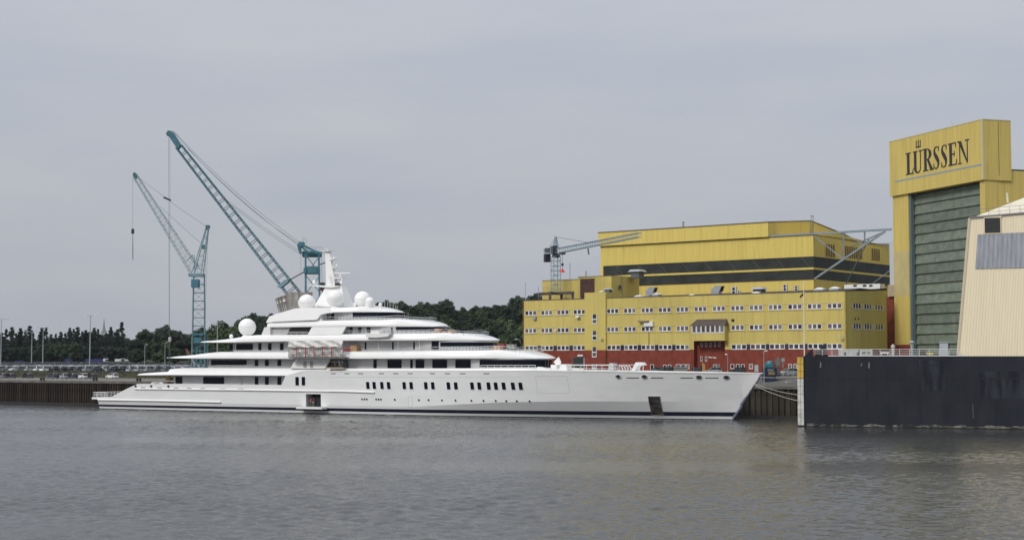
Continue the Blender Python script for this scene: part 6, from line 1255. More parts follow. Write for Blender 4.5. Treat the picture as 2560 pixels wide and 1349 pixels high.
# boom foot narrows to the pivot, boom head is a plated box
lattice(cr1, 'boom_foot', c1(748, 758), c1(741, 742), 1.2, 2.4, 0.7, 2.6, 2, 0.17, 0.10, TEAL, side=(0.1, 1, 0))
mb = MB(); a, b = c1(449, 368), c1(420, 330); mb.prism([c1(452, 362, -0.9), c1(443, 372, -0.9), c1(436, 362, -0.9), c1(420, 338, -0.9), c1(414.5, 333, -0.9), c1(420, 326, -0.9), c1(430, 328, -0.9)], V3(0, 1.8, 0)); mb.build('boom_head', TEAL, cr1)
mb = MB(); mb.lathe(c1(423, 334, -0.5), [(0.7, 0), (0.7, 0.12), (0.5, 0.15), (0.5, 0.85), (0.7, 0.88), (0.7, 1.0)], 16, (0, 1, 0)); mb.build('head_sheave', TEAL, cr1)
for px0, px1, y0, y1 in ((764, 765, 636, 790), (797, 803, 636, 800)):
    for dy in (-2.2, 2.2): mb = MB(); mb.bar(c1(px0, y0, dy), c1(px1, 955, dy*1.3), 0.40); mb.build('tower_leg', TEAL, cr1)
for y0, y1 in ((640, 682), (690, 730), (740, 790), (790, 850), (850, 910)):
    for dy in (-2.2, 2.2):
        mb = MB(); mb.bar(c1(766, y0, dy), c1(799, y1, dy), 0.18); mb.build('tower_brace', TEAL, cr1); mb = MB(); mb.bar(c1(799, y0, dy), c1(767, y1, dy), 0.16); mb.build('tower_brace', TEAL, cr1)
mb = MB(); mb.abox(c1(768, 682).x, c1(797, 682).x, Yc-2.6, Yc+2.6, c1(780, 684).z, c1(780, 667).z); mb.build('machine_house', TEAL, cr1)
mb = MB(); mb.abox(c1(763, 676).x, c1(769, 676).x, Yc-2.9, Yc+1, c1(780, 685).z, c1(780, 671).z); mb.build('winch_box', TEAL, cr1)
mb = MB(); mb.lathe(c1(756, 635, -0.0), [(0.55, 0), (0.75, 0.1), (0.75, 4.4), (0.55, 4.5)], 14, (1, 0, 0)); mb.build('head_beam', TEAL, cr1, smooth=40)
for a, b, w in (((752, 633), (746, 611), 0.5), ((797, 633), (748, 608), 0.55), ((775, 632), (750, 615), 0.4)):
    for dy in (-1.8, 1.8): mb = MB(); mb.bar(c1(*a, dy), c1(*b, dy*0.6), w); mb.build('apex_strut', TEAL, cr1)
mb = MB(); mb.prism([c1(743, 615, -1.6), c1(747, 604, -1.6), c1(758, 604, -1.6), c1(757, 613, -1.6), c1(750, 618, -1.6)], V3(0, 3.2, 0)); mb.build('apex_head', TEAL, cr1)
railing('apex_rail', [c1(775, 626, 0), c1(806, 628, 0)], 0.9, 1.2, 0.04, parent=cr1, m=BLUEG); railing('apex_rail', [c1(757, 604, 0), c1(766, 606, 0)], 0.9, 0.8, 0.04, parent=cr1, m=BLUEG)
mb = MB(); mb.bar(c1(718, 703), c1(766, 676), 0.22); mb.build('luffing_rod', mat('dark_rod', (0.03, 0.03, 0.035), 0.5), cr1); mb = MB(); mb.bar(c1(797, 662), c1(816, 655), 0.2); mb.build('luffing_rod', MATS['dark_rod'], cr1)
mb = MB(); mb.prism([c1(692, 716, -1.3), c1(712, 699, -1.3), c1(724, 697, -1.3), c1(718, 706, -1.3), c1(700, 720, -1.3)], V3(0, 2.6, 0)); mb.build('boom_yoke', TEALL, cr1)
for a, b, sg in (((432, 326), (750, 606), 1.4), ((436, 332), (748, 610), 1.9), ((470, 372), (746, 612), 1.1), ((560, 495), (757, 633), 0.3), ((562, 500), (755, 637), 0.5)):
    cable(cr1, sagc(c1(*a), c1(*b), sg), 0.04)
for px in (421.5, 424.5): cable(cr1, [c1(px, 345), c1(px+0.5, 500), c1(423, 895)], 0.03)
for a, b in (((752, 636), (753, 690)), ((803, 640), (806, 720)), ((798, 640), (800, 720))): cable(cr1, [c1(*a), c1(*b)], 0.03)
mb = MB(); mb.box(c1(806.5, 716), (0.5, 0, 0), (0, 0.5, 0), (0, 0, 0.9)); mb.build('hook_counterweight', MATS['black_fitting'], cr1)
mb = MB(); p = c1(808, 728); mb.box(p+ZUP*0.3, (0.25, 0, 0), (0, 0.8, 0), (0, 0, 0.8)); mb.build('operator_cab', mat('dark_red_cab', (0.13, 0.015, 0.02), 0.5), cr1)
# --- slender pale teal luffing crane further left
Y2 = 376.0
def c2(px, py, dy=0.0): return atY(px, py, Y2+dy)
cr2 = thing('harbour_crane', 'slender pale teal lattice tower crane with raised jib left of the yacht', 'crane', c2(496, 960))
lattice(cr2, 'tower', c2(496, 960), c2(497.5, 690), 3.3, 2.6, 3.3, 2.6, 13, 0.13, 0.065, TEALL, side=(1, 0.15, 0))
lattice(cr2, 'jib', c2(489, 680), c2(338, 440), 2.0, 1.1, 2.3, 1.0, 24, 0.07, 0.03, TEALL, side=(0.1, 1, 0))
lattice(cr2, 'back_mast', c2(494, 684), c2(518, 572), 2.2, 0.6, 2.3, 0.6, 10, 0.10, 0.05, TEALL, side=(0.1, 1, 0))
mb = MB(); mb.abox(c2(474, 687).x, c2(510, 687).x, Y2-1.6, Y2+1.6, c2(490, 691).z, c2(490, 684).z); mb.build('slewing_platform', TEALL, cr2)
mb = MB(); mb.abox(c2(482, 700).x, c2(499, 700).x, Y2-2.0, Y2+0.6, c2(490, 719).z, c2(490, 699).z); mb.build('operator_cab', mat('cab_blue_teal', (0.05, 0.16, 0.22), 0.4), cr2)
mb = MB(); mb.abox(c2(505, 610).x, c2(513, 610).x, Y2-0.8, Y2+0.8, c2(508, 622).z, c2(508, 612).z); mb.build('winch_box', TEAL, cr2)
mb = MB(); mb.abox(c2(515, 565).x, c2(524, 565).x, Y2-0.7, Y2+0.7, c2(519, 571).z, c2(519, 563).z); mb.build('mast_head', TEAL, cr2)
mb = MB(); mb.prism([c2(331, 436, -0.5), c2(335, 430, -0.5), c2(341, 434, -0.5), c2(341, 446, -0.5), c2(336, 446, -0.5)], V3(0, 1.0, 0)); mb.build('jib_head', TEAL, cr2)
for a, b in (((482, 637), (487, 665)), ((486, 637), (487, 680)), ((482, 637), (467, 650)), ((466, 652), (482, 637))): mb = MB(); mb.bar(c2(*a), c2(*b), 0.12); mb.build('gantry_strut', TEALL, cr2)
for a, b, sg in (((338, 437), (418, 497), 0.08), ((418, 497), (517, 566), 0.2), ((400, 515), (500, 605), 0.15)): cable(cr2, sagc(c2(*a), c2(*b), sg), 0.035)
mb = MB(); mb.box(c2(418, 497), (0.9, 0, -0.4), (0, 0.2, 0), (0.1, 0, 0.2)); mb.build('pendant_link', MATS['black_fitting'], cr2)
cable(cr2, [c2(332, 446), c2(332, 575)], 0.03); mb = MB(); mb.box(c2(332, 578), (0.3, 0, 0), (0, 0.3, 0), (0, 0, 0.6)); mb.build('hook_block', MATS['black_fitting'], cr2)
for dx in (-0.8, 0.8): cable(cr2, [c2(332, 583), c2(332+dx, 640), c2(332.5, 650)], 0.05, 'sling')
cable(cr2, [c2(521, 572), c2(516, 690), c2(513, 800)], 0.025); cable(cr2, [c2(519, 574), c2(512, 690), c2(510, 800)], 0.025)
base2 = MB(); base2.abox(c2(493, 0).x, c2(522, 0).x, Y2-2, Y2+2, c2(500, 838).z, c2(500, 833).z); base2.build('portal_beam', TEAL, cr2)
for px0, px1 in ((494, 488), (517, 521), (497, 505)): mb = MB(); mb.bar(c2(px0, 838), c2(px1, 955), 0.45); mb.build('portal_leg', TEAL, cr2)
mb = MB(); mb.abox(c2(495, 0).x, c2(516, 0).x, Y2-1.5, Y2+1.5, c2(500, 858).z, c2(500, 842).z); mb.build('drive_house', TEAL, cr2)
# --- small tower crane on the office roof
Wt, Zt = owz(1389.5, 738, -5.0)
PT = OP(Wt, 0, -5.0)
def c3(px, py): return atY(px, py, PT.y)
cr3 = thing('tower_crane', 'small grey-blue tower crane standing on the office roof', 'crane', V3(PT.x, PT.y, ZTOP))
zm0, zm1 = c3(1390, 735).z, c3(1390, 641).z
lattice(cr3, 'mast', V3(PT.x, PT.y, zm0), V3(PT.x, PT.y, zm1), 1.75, 1.75, 1.75, 1.75, 8, 0.09, 0.05, SLATE, side=(1, 0.4, 0))
mb = MB(); p = c3(1390, 638); mb.lathe(p-ZUP*0.5, [(0.9, 0), (1.0, 0.2), (1.0, 0.6), (0.7, 0.9)], 14); mb.build('slewing_ring', mat('slate_dark', (0.05, 0.06, 0.075), 0.5), cr3, smooth=35)
jt = atY(1598, 599, 316.0); jd = (jt-PT); jd = V3(jd.x, jd.y, 0); JL = jd.length; jd.normalize()
zj = c3(1399, 628).z
base = V3(PT.x, PT.y, zj)
lattice(cr3, 'jib', base+jd*0.8, base+jd*JL, 1.1, 1.0, 1.1, 0.9, 34, 0.07, 0.035, SLATE)
lattice(cr3, 'tower_head', base+ZUP*0.3, V3(PT.x, PT.y, c3(1390, 592).z), 1.3, 0.3, 1.3, 0.3, 6, 0.09, 0.05, SLATE, side=(1, 0.4, 0))
mb = MB(); mb.bar(base-jd*0.5-ZUP*0.2, base-jd*7.0-ZUP*0.2, 1.0, 0.35); mb.build('counter_jib', SLATE, cr3); pcw = base-jd*6.1-ZUP*1.25; sj = V3(-jd.y, jd.x, 0)
mb = MB(); mb.box(pcw, jd*0.7, sj*0.65, ZUP*0.95); mb.build('counterweight', mat('navy_ballast', (0.012, 0.014, 0.028), 0.5), cr3)
mb = MB(); mb.box(base-jd*5.9+ZUP*0.65, jd*0.8, sj*0.5, ZUP*0.5); mb.build('hoist_winch', MATS['slate_dark'], cr3)
railing('walkway_rail', [base-jd*7.2+sj*0.6, base-jd*1.0+sj*0.6], 1.0, 1.0, 0.035, parent=cr3, m=SLATE); railing('walkway_rail', [base-jd*7.2-sj*0.6, base-jd*1.0-sj*0.6], 1.0, 1.0, 0.035, parent=cr3, m=SLATE)
mb = MB(); mb.box(base+sj*-0.5+ZUP*0.3+jd*0.3, jd*0.7, sj*0.6, ZUP*0.95); mb.build('operator_cab', mat('cab_dark', (0.03, 0.035, 0.045), 0.3), cr3)
mb = MB(); mb.box(base-jd*1.3+ZUP*0.4, jd*0.7, sj*0.7, ZUP*0.9); mb.build('control_cabinet', SLATE, cr3)
cable(cr3, [V3(PT.x, PT.y, c3(1390, 592).z), base+jd*21+ZUP*0.6], 0.05); cable(cr3, [V3(PT.x, PT.y, c3(1390, 592).z), base-jd*6.5+ZUP*0.3], 0.04)
mb = MB(); pt = base+jd*4.6-ZUP*0.85; mb.box(pt, jd*0.8, sj*0.5, ZUP*0.22); mb.build('trolley', MATS['slate_dark'], cr3)
zhk = c3(1411, 662).z; cable(cr3, [pt+jd*0.15, V3(pt.x+jd.x*.15, pt.y+jd.y*.15, zhk)], 0.025); cable(cr3, [pt-jd*0.15, V3(pt.x-jd.x*.15, pt.y-jd.y*.15, zhk)], 0.025)
mb = MB(); mb.box(V3(pt.x, pt.y, zhk-0.2), jd*0.3, sj*0.2, ZUP*0.3); mb.build('hook_block', MATS['slate_dark'], cr3)
mb = MB(); mb.lathe(V3(pt.x, pt.y, zhk-2.0), [(0.55, 0), (0.55, 0.1), (0.06, 0.95)], 4); mb.build('warning_cone', mat('signal_red', (0.75, 0.02, 0.02), 0.5), cr3); cable(cr3, [V3(pt.x, pt.y, zhk-1.1), V3(pt.x, pt.y, zhk-0.4)], 0.04)
p2 = base+jd*21.3-ZUP*0.8; mb = MB(); mb.path([p2, p2-ZUP*0.5, p2-ZUP*0.9+jd*0.1, p2-ZUP*1.3+jd*0.4], 0.18, 6); mb.build('cable_drag', MATS['slate_dark'], cr3)
# steel frame that carries it
RUSTB = mat('brown_frame_steel', (0.085, 0.065, 0.06), 0.7, var=0.3, vscale=0.8); zfp = c3(1390, 733).z
cen = V3(PT.x, PT.y, 0)
for a, b in ((OD*5.2, OD*-5.2), (ON*2.5, ON*-2.5)):
    mb = MB(); mb.bar(cen+a+ZUP*zfp, cen+b+ZUP*zfp, 0.7, 0.65); mb.build('base_beam', RUSTB, cr3)
for a in (OD*5.0, OD*-5.0, ON*2.3, ON*-2.3):
    mb = MB(); mb.bar(cen+a+ZUP*(ZTOP-0.2), cen+a+ZUP*(zfp+0.3), 0.6); mb.build('base_leg', RUSTB, cr3)
railing('frame_rail', [cen+OD*2.6+ON*1.6+ZUP*(zfp+0.3), cen-OD*2.6+ON*1.6+ZUP*(zfp+0.3)], 1.1, 1.2, 0.04, parent=cr3, m=mat('rail_tan', (0.3, 0.28, 0.2), 0.6))
for px, y0, y1, out, lab in ((1425, 700, 657, -12, 'thin grey aerial mast behind the tower crane hook'), (1346, 738, 716, -4, 'short lattice aerial at the left end of the office roof'), (1313.5, 750, 706, -2, 'white pole on the left corner of the office roof'), (1465, 690, 677, -12, 'short grey pipe on the plant room roof')):
    w, z0 = owz(px, y0, out); z1 = owz(px, y1, out)[1]; mb = MB(); mb.tube(OP(w, z0-0.5, out), OP(w, z1, out), 0.07 if px != 1465 else 0.16, n=6); mb.bar(OP(w-0.35, z1-0.6, out), OP(w+0.35, z1-0.6, out), 0.05); tag(mb.build('roof_aerial', GALV), lab, 'aerial')

# ------------------------------------------------------------------ quay equipment near the bow
def gq(px, py): p = onz(px, py, 5.97); return p
q = thing('pump_station', 'blue and teal pump unit on the quay between yacht bow and dock', 'machine', atY(1930, 962, 296)); Yq = 296.0
NAVYM = mat('machine_navy', (0.012, 0.018, 0.05), 0.5, var=0.3, vscale=1.0); TEALM = mat('machine_teal', (0.03, 0.16, 0.19), 0.45, var=0.2, vscale=1.0)
def qbox(name, x0, y0, x1, y1, dy, dep, m, par=q): a, b = atY(x0, y1, Yq+dy), atY(x1, y0, Yq+dy); mb = MB(); mb.abox(a.x, b.x, Yq+dy, Yq+dy+dep, a.z, b.z); return mb.build(name, m, par)
qbox('base_frame', 1911.5, 919, 1940, 963.2, 0, 3.0, NAVYM); qbox('stair_tower', 1940.5, 919, 1950.5, 940, 0.3, 2.0, mat('machine_dark', (0.02, 0.022, 0.025), 0.6)); qbox('mid_panel', 1921, 929, 1937, 936, -0.05, 0.05, mat('panel_ochre', (0.22, 0.16, 0.06), 0.6)); qbox('upper_panel', 1919, 921, 1934, 928, -0.05, 0.05, mat('panel_grey', (0.12, 0.14, 0.16), 0.6))
for k in range(4): qbox('step', 1941.5, 921+k*4.5, 1949.5, 922.2+k*4.5, 0.2, 0.12, GALV)
mb = MB(); a = atY(1924.5, 909.5, Yq+1.4); mb.lathe(a-ZUP*0.75, [(0.72, 0), (0.78, 0.1), (0.78, 0.9), (0.6, 1.25), (0.2, 1.4)], 16); mb.build('tank', TEALM, q, smooth=35); qbox('tank_skirt', 1913, 910, 1933, 917.5, 0.2, 2.4, TEALM)
qbox('engine_block', 1941, 897, 1951, 917, 0.6, 1.4, mat('engine_grey', (0.14, 0.15, 0.145), 0.6, var=0.4, vscale=2.0)); qbox('control_panel', 1954, 894.5, 1961.5, 904, 0.6, 0.2, GALV); qbox('panel_post', 1956.5, 904, 1958, 919, 0.7, 0.1, GALV); qbox('engine_stack', 1944, 891.5, 1948.5, 897, 0.9, 0.6, MATS['engine_grey'])
for x0 in (1917, 1924.5, 1932): qbox('foot_lamp', x0, 958.5, x0+4, 960.2, -0.06, 0.05, WRAIL)
def lamp_post(px, ytop, ybase, Y, label, arm=1.2, heads=1, m=None, r=0.12, name='lamp_post', group=None):
    b, tp = atY(px, ybase, Y), atY(px, ytop, Y); m = m or GALV; t = thing(name, label, 'lamp post', b, group)
    mb = MB(); mb.tube(b, V3(b.x, b.y, tp.z), r, r*0.55, 8); mb.build('pole', m, t, smooth=50)
    for sd in ((1,) if heads == 1 else (-1, 1)):
        mb = MB(); e = V3(b.x+sd*arm, b.y, tp.z+0.1); mb.path([V3(b.x, b.y, tp.z-0.15), V3(b.x+sd*arm*0.4, b.y, tp.z+0.1), e], r*0.4, 6); mb.build('arm', m, t)
        mb = MB(); mb.lathe(e-ZUP*0.05, [(0.12, 0), (0.28, 0.03), (0.22, 0.14), (0.05, 0.2)], 10); mb.build('lamp_head', WFR, t)
    return t
lamp_post(1910.3, 878, 963, 293.0, 'slim lamp post with white head on the quay at the yacht bow', 0.5, 1, r=0.09)
lamp_post(1819.5, 887, 932, 312.0, 'short lamp post in front of the brick base right of the entrance', -0.3, 1, r=0.07)
# quay clutter at the edge
for (x0, y0, x1, y1, m, nm, lab, cat) in ((1963, 953, 1970, 962, WFR, 'white_sack', 'white sack standing on the quay edge beside the dock', 'sack'), (1971.5, 952, 1979.5, 962, GALV, 'metal_rack', 'small grey metal rack between sack and pink crates on the quay', 'rack'), (1981, 953.5, 1992, 961.5, mat('pink_crate', (0.45, 0.28, 0.24), 0.8, var=0.3, vscale=2), 'pallet_stack', 'pinkish pallet stack on the quay edge against the dock', 'pallet stack')):
    p0, p1 = atY(x0, y1, 294), atY(x1, y0, 294); zb = 5.97; mb = MB(); n = 3
    for k in range(n): 
        za, zc3 = zb+(p1.z-zb)*k/n, zb+(p1.z-zb)*(k+0.85)/n; mb.abox(p0.x+0.05*k, p1.x-0.04*k, 294, 295.0, za, zc3)
    mb.abox(p0.x+0.12, p1.x-0.12, 294.1, 294.9, zb, p1.z-0.05); tag(mb.build(nm, m), lab, cat)
# bollards and ladders on the left quay
for k, (px, lab) in enumerate(((106, 'squat black bollard on the quay edge near the left frame'), (238, 'squat black double bollard on the quay edge behind the last dark car'), (347, 'dark bollard with chain on the quay edge above the yacht stern'))):
    u, z = uvhit(px, 950, VQ+0.8); t = thing('bollard', lab, 'bollard', uv(u, VQ+0.8, 5.76), 'bollards on the quay'); 
    for dx in (-0.45, 0.45): mb = MB(); mb.lathe(uv(u+dx, VQ+0.8, 5.77), [(0.26, 0), (0.22, 0.4), (0.36, 0.5), (0.36, 0.66), (0.1, 0.74)], 12); mb.build('post', DARK, t, smooth=40)
    mb = MB(); mb.box(uv(u, VQ+0.8, 5.80), UU*0.95, VV*0.35, ZUP*0.04); mb.build('base_plate', DARK, t)
# ------------------------------------------------------------------ trees
def leaf_mat(name, c, c2):
    m = mat(name, c, 0.75, col2=c2, vscale=0.35, lo=0.35, hi=0.68, rnd=0.28, spec=0.2); b = m.node_tree.nodes['Principled BSDF']
    b.inputs['Subsurface Weight'].default_value = 0.0; return m
LEAF = [leaf_mat('leaf_oak', (0.044, 0.069, 0.031), (0.021, 0.035, 0.021)), leaf_mat('leaf_beech', (0.070, 0.105, 0.038), (0.034, 0.056, 0.027)), leaf_mat('leaf_dark', (0.027, 0.042, 0.026), (0.014, 0.023, 0.017)), leaf_mat('leaf_poplar', (0.027, 0.040, 0.028), (0.015, 0.023, 0.019))]
BARK = mat('bark', (0.07, 0.055, 0.042), 0.9, var=0.3, vscale=3)
def crown_mesh(name, m, seed, H, Rr, z0, shape, nclump, per, ls):
    rnd = random.Random(seed); V = []; Fc = []
    lobes = []
    if shape == 'broad':
        for k in range(nclump):
            while True:
                x, y, z = rnd.uniform(-1, 1), rnd.uniform(-1, 1), rnd.uniform(-0.75, 1)
                r = math.sqrt(x*x+y*y+z*z)
                if 0.35 < r < 1: break
            f = 0.80+0.28*noise.noise(Vector((x*1.7+seed*3.1, y*1.7, z*1.7))); lobes.append((Vector((x*Rr*f, y*Rr*f, z0+(H-z0)*(0.45+0.52*z*f))), rnd.uniform(0.13, 0.27)*Rr))
    else:
        for k in range(nclump):
            h = rnd.random()**0.9; w = Rr*min(1.0, 0.35+h*4)*(1-max(0, (h-0.30)/0.75)**1.5); a = rnd.uniform(0, 6.283); q = rnd.uniform(0.2, 1)
            lobes.append((Vector((math.cos(a)*w*q, math.sin(a)*w*q, z0+(H-z0)*h)), rnd.uniform(0.28, 0.5)*Rr*(0.35+0.65*w/Rr)))
    for c, r in lobes:
        for i in range(per):
            d = Vector((rnd.gauss(0, 1), rnd.gauss(0, 1), rnd.gauss(0.25, 1))).normalized(); p = c+d*r*rnd.uniform(0.55, 1.12)*Vector((1, 1, 0.85 if shape == 'broad' else 1.5)).length/1.65
            n = (d+Vector((rnd.gauss(0, .5), rnd.gauss(0, .5), rnd.gauss(0.2, .5)))).normalized(); u = n.orthogonal().normalized(); a = rnd.uniform(0, 6.28); v = n.cross(u)
            u, v = u*math.cos(a)+v*math.sin(a), v*math.cos(a)-u*math.sin(a); s = ls*rnd.uniform(0.6, 1.3); o = len(V)
            V += [p-u*s*0.5, p-v*s*0.33, p+u*s*0.5+n*s*0.1, p+v*s*0.33]; Fc.append((o, o+1, o+2, o+3))
    me = bpy.data.meshes.new(name); me.from_pydata(V, [], Fc); me.materials.append(m); return me, lobes
def trunk_mesh(name, lobes, H, z0, r, seed, nb):
    rnd = random.Random(seed); mb = MB(); top = Vector((rnd.uniform(-.3, .3), rnd.uniform(-.3, .3), z0+(H-z0)*0.62))
    mb.lathe((0, 0, 0), [(r*1.5, -0.6), (r*1.1, 0.5), (r*0.9, z0), (r*0.5, z0+(H-z0)*0.4), (r*0.15, z0+(H-z0)*0.8)], 8)
    for c, rr in rnd.sample(lobes, min(nb, len(lobes))):
        h = rnd.uniform(0.5, 0.9)*min(c.z, H*0.7); mb.tube(Vector((0, 0, max(h, z0*0.8))), c, r*0.38, r*0.08, 5, cap=False)
    me = bpy.data.meshes.new(name); me.from_pydata(mb.v, [], mb.f); me.materials.append(BARK); me.polygons.foreach_set('use_smooth', [True]*len(me.polygons)); return me
TREES = []
for i, (nm, mi, sd, H, R_, z0, sh, nc, per, ls) in enumerate((('broad', 0, 11, 16, 6.6, 2.2, 'broad', 62, 95, 0.95), ('broad', 1, 23, 14, 6.0, 1.6, 'broad', 56, 95, 0.9), ('broad', 2, 37, 17, 6.2, 2.6, 'broad', 60, 95, 0.95), ('broad', 0, 51, 12, 5.6, 1.0, 'broad', 50, 90, 0.85), ('poplar', 3, 64, 20, 1.35, 0.6, 'pop', 70, 55, 0.55), ('poplar', 3, 77, 18, 1.6, 0.5, 'pop', 70, 55, 0.55))):
    me, lb = crown_mesh('crown', LEAF[mi], sd, H, R_, z0, sh, nc, per, ls); TREES.append((me, trunk_mesh('trunk', lb, H, z0, 0.34 if sh == 'broad' else 0.22, sd, 9), H))
ntree = 0
def tree(kind, x, y, z, h, label, group, name, wide=1.0):
    global ntree; ntree += 1; me, tm, H = TREES[kind]; s = h/H
    t = bpy.data.objects.new(name, None); COL.objects.link(t); tag(t, label, 'tree', group); place(t, (x, y, z), random.uniform(0, 6.28), (s*wide, s*wide*random.uniform(0.92, 1.08), s))
    for n_, mm in (('crown', me), ('trunk', tm)): o = bpy.data.objects.new(n_, mm); COL.objects.link(o); o.parent = t
    return t
def tree_px(kind, px, ytop, Y, zbase, label, group, name, wide=1.0):
    p = atY(px, ytop, Y); return tree(kind, p.x, Y, zbase, p.z-zbase, label, group, name, wide)
random.seed(5)
# hill behind the yard
def hill_z(x, y):
    a = math.exp(-((x-10)/120)**2)*math.exp(-((y-790)/125)**2)*21; b = math.exp(-((x+95)/60)**2)*math.exp(-((y-760)/90)**2)*8
    return 9.0+a+b
HILLM = mat('hill_undergrowth', (0.028, 0.04, 0.022), 0.95, col2=(0.018, 0.026, 0.016), vscale=0.2, bump=0.3, bscale=0.5)
mb = MB(); mb.grid(lambda i, j: V3(-330+900*i, 560+900*j, hill_z(-330+900*i, 560+900*j)-0.35*(1-min(1, j*8))-0.5), 46, 40); tag(mb.build('hill', HILLM, smooth=80), kind='structure')
# skyline of the wooded hill: (px, y of treetop)
sky_line = [(640, 780), (672, 779), (706, 776), (742, 772), (775, 768), (808, 764), (838, 768), (868, 768), (900, 760), (928, 757), (962, 750), (990, 752), (1020, 752), (1052, 753), (1085, 746), (1112, 748), (1140, 764), (1165, 768), (1195, 757), (1222, 756), (1250, 757), (1278, 744), (1304, 738), (1335, 736), (1362, 738), (1390, 742)]
def skyy(px): return interp(sky_line, px)
k = 0
for row, (Y, drop, step, kinds) in enumerate(((800, 0, 22, (0, 2, 0, 2, 1)), (745, 12, 25, (2, 0, 1, 2, 0)), (690, 30, 30, (0, 1, 2, 0, 2)), (640, 54, 34, (1, 0, 3, 0, 1)), (598, 78, 38, (3, 1, 3, 0, 1)))):
    px = 628+row*9; i = 0
    while px < 1395:
        yt = skyy(px)+drop+random.uniform(-4, 5); p = atY(px, yt, Y); zb = min(hill_z(p.x, Y)-0.5, p.z-9)
        if row < 2 or px > 900 or px < 720: tree(kinds[i % 5], p.x, Y, zb, p.z-zb, f'dark broadleaf tree on the wooded hill, {ordw(i)} from the left in the {["highest", "second highest", "middle", "fourth", "lowest"][row]} row', 'trees on the wooded hill', 'hill_tree', random.uniform(1.0, 1.3))
        i += 1; px += step*random.uniform(0.8, 1.2)
# round trees left of the slender crane
ll = [(338, 836, 690, 2), (362, 822, 700, 0), (392, 813, 700, 2), (424, 812, 705, 0), (456, 818, 700, 2), (350, 862, 650, 2), (385, 850, 645, 0), (420, 846, 650, 1), (460, 838, 650, 2), (486, 828, 680, 0), (512, 818, 660, 0), (540, 806, 640, 1), (566, 796, 620, 1), (590, 794, 615, 1), (520, 838, 600, 0), (556, 832, 590, 1), (596, 822, 590, 0), (622, 806, 640, 2), (640, 796, 680, 2), (660, 784, 720, 2), (688, 780, 720, 2), (640, 826, 600, 0), (440, 868, 610, 0), (400, 872, 610, 1), (490, 862, 600, 1), (336, 874, 640, 0), (540, 864, 580, 0), (600, 856, 580, 1)]
for i, (px, yt, Y, kd) in enumerate(sorted(ll)):
    tree_px(kd, px, yt, Y, 8.4, f'dark round-crowned tree, {ordw(i)} from the left in the clump behind the slender crane', 'round trees behind the car lot', 'broadleaf_tree', 1.15)
# poplars
pop = [(5, 832), (16, 822), (30, 818), (51, 821), (64, 825), (75, 815), (82, 834), (105, 820), (116, 818), (175, 820), (184, 822), (194, 818), (206, 828), (214, 826), (236, 820), (245, 822), (256, 838), (277, 818), (286, 830), (294, 824), (305, 805), (40, 832), (128, 836), (140, 834), (152, 830), (163, 832), (225, 834), (266, 832)]
for i, (px, yt) in enumerate(sorted(pop)):
    tree_px(4 if i % 2 else 5, px, yt, 860+random.uniform(-15, 15), 8.8, f'slim dark poplar, {ordw(i)} from the left edge of the row', 'poplars behind the car lot', 'poplar', random.uniform(1.35, 1.75))
hed = [(-8, 852), (14, 848), (36, 850), (58, 846), (80, 848), (92, 845), (112, 842), (130, 846), (146, 838), (160, 842), (178, 836), (198, 836), (222, 836), (240, 838), (262, 842), (284, 840), (300, 846), (318, 858), (2, 868), (30, 866), (60, 864), (90, 866), (120, 862), (150, 862), (180, 860), (210, 862), (240, 864), (270, 862), (300, 868), (322, 874)]
for i, (px, yt) in enumerate(sorted(hed)):
    tree_px((2, 2, 0)[i % 3], px, yt-7, 885 if yt < 859 else 845, 8.6, f'low dark bushy tree between the poplars, {ordw(i)} from the left edge', 'bushy trees between the poplars', 'bushy_tree', 1.35)
# far wood closing the view below the crowns
rnd = random.Random(9); V_, F_ = [], []
for k in range(26000):
    px = rnd.uniform(-60, 720); Y = rnd.uniform(905, 960); p = atY(px, 900, Y); zb = 8.2; hmax = 7.8+3.0*noise.noise(Vector((px*0.02, 0, 3))); z = zb+rnd.random()**0.8*hmax; s = rnd.uniform(0.5, 1.1); n = Vector((rnd.gauss(0, .6), -1, rnd.gauss(0.3, .6))).normalized(); u = n.orthogonal().normalized()*s; w = n.cross(u); o = len(V_)
    c = Vector((p.x, Y, z)); V_ += [c-u*.6, c-w*.5, c+u*.6, c+w*.5]; F_.append((o, o+1, o+2, o+3))
me = bpy.data.meshes.new('far_wood'); me.from_pydata(V_, [], F_); me.materials.append(LEAF[2]); o = bpy.data.objects.new('far_wood', me); COL.objects.link(o); tag(o, 'dark low wood behind the poplars and round trees', 'wood', kind='stuff')
# ------------------------------------------------------------------ church spire far behind
ch = thing('church', 'distant pale church tower with thin pointed spire above the poplars', 'church', atY(258.5, 900, 1500)); Yx = 1500
STONE = mat('pale_stone', (0.30, 0.31, 0.31), 0.9); COPP = mat('verdigris_roof', (0.16, 0.19, 0.205), 0.8)
p0, p1, p2, p3 = atY(258.5, 900, Yx), atY(258.5, 834, Yx), atY(258.5, 823, Yx), atY(258.5, 795, Yx)
mb = MB(); mb.abox(p0.x-2.4, p0.x+2.4, Yx-2.4, Yx+2.4, 8, p1.z+1.5); mb.build('tower', STONE, ch)
mb = MB(); mb.lathe(V3(p0.x, Yx, p1.z+1.5), [(2.9, 0), (1.3, p2.z-p1.z-1), (0.9, p2.z-p1.z+1), (0.08, p3.z-p1.z-1.5)], 8); mb.build('spire', COPP, ch)
mb = MB(); mb.abox(p0.x-3, p0.x+14, Yx-4, Yx+4, 8, atY(258, 852, Yx).z); mb.build('nave', STONE, ch)

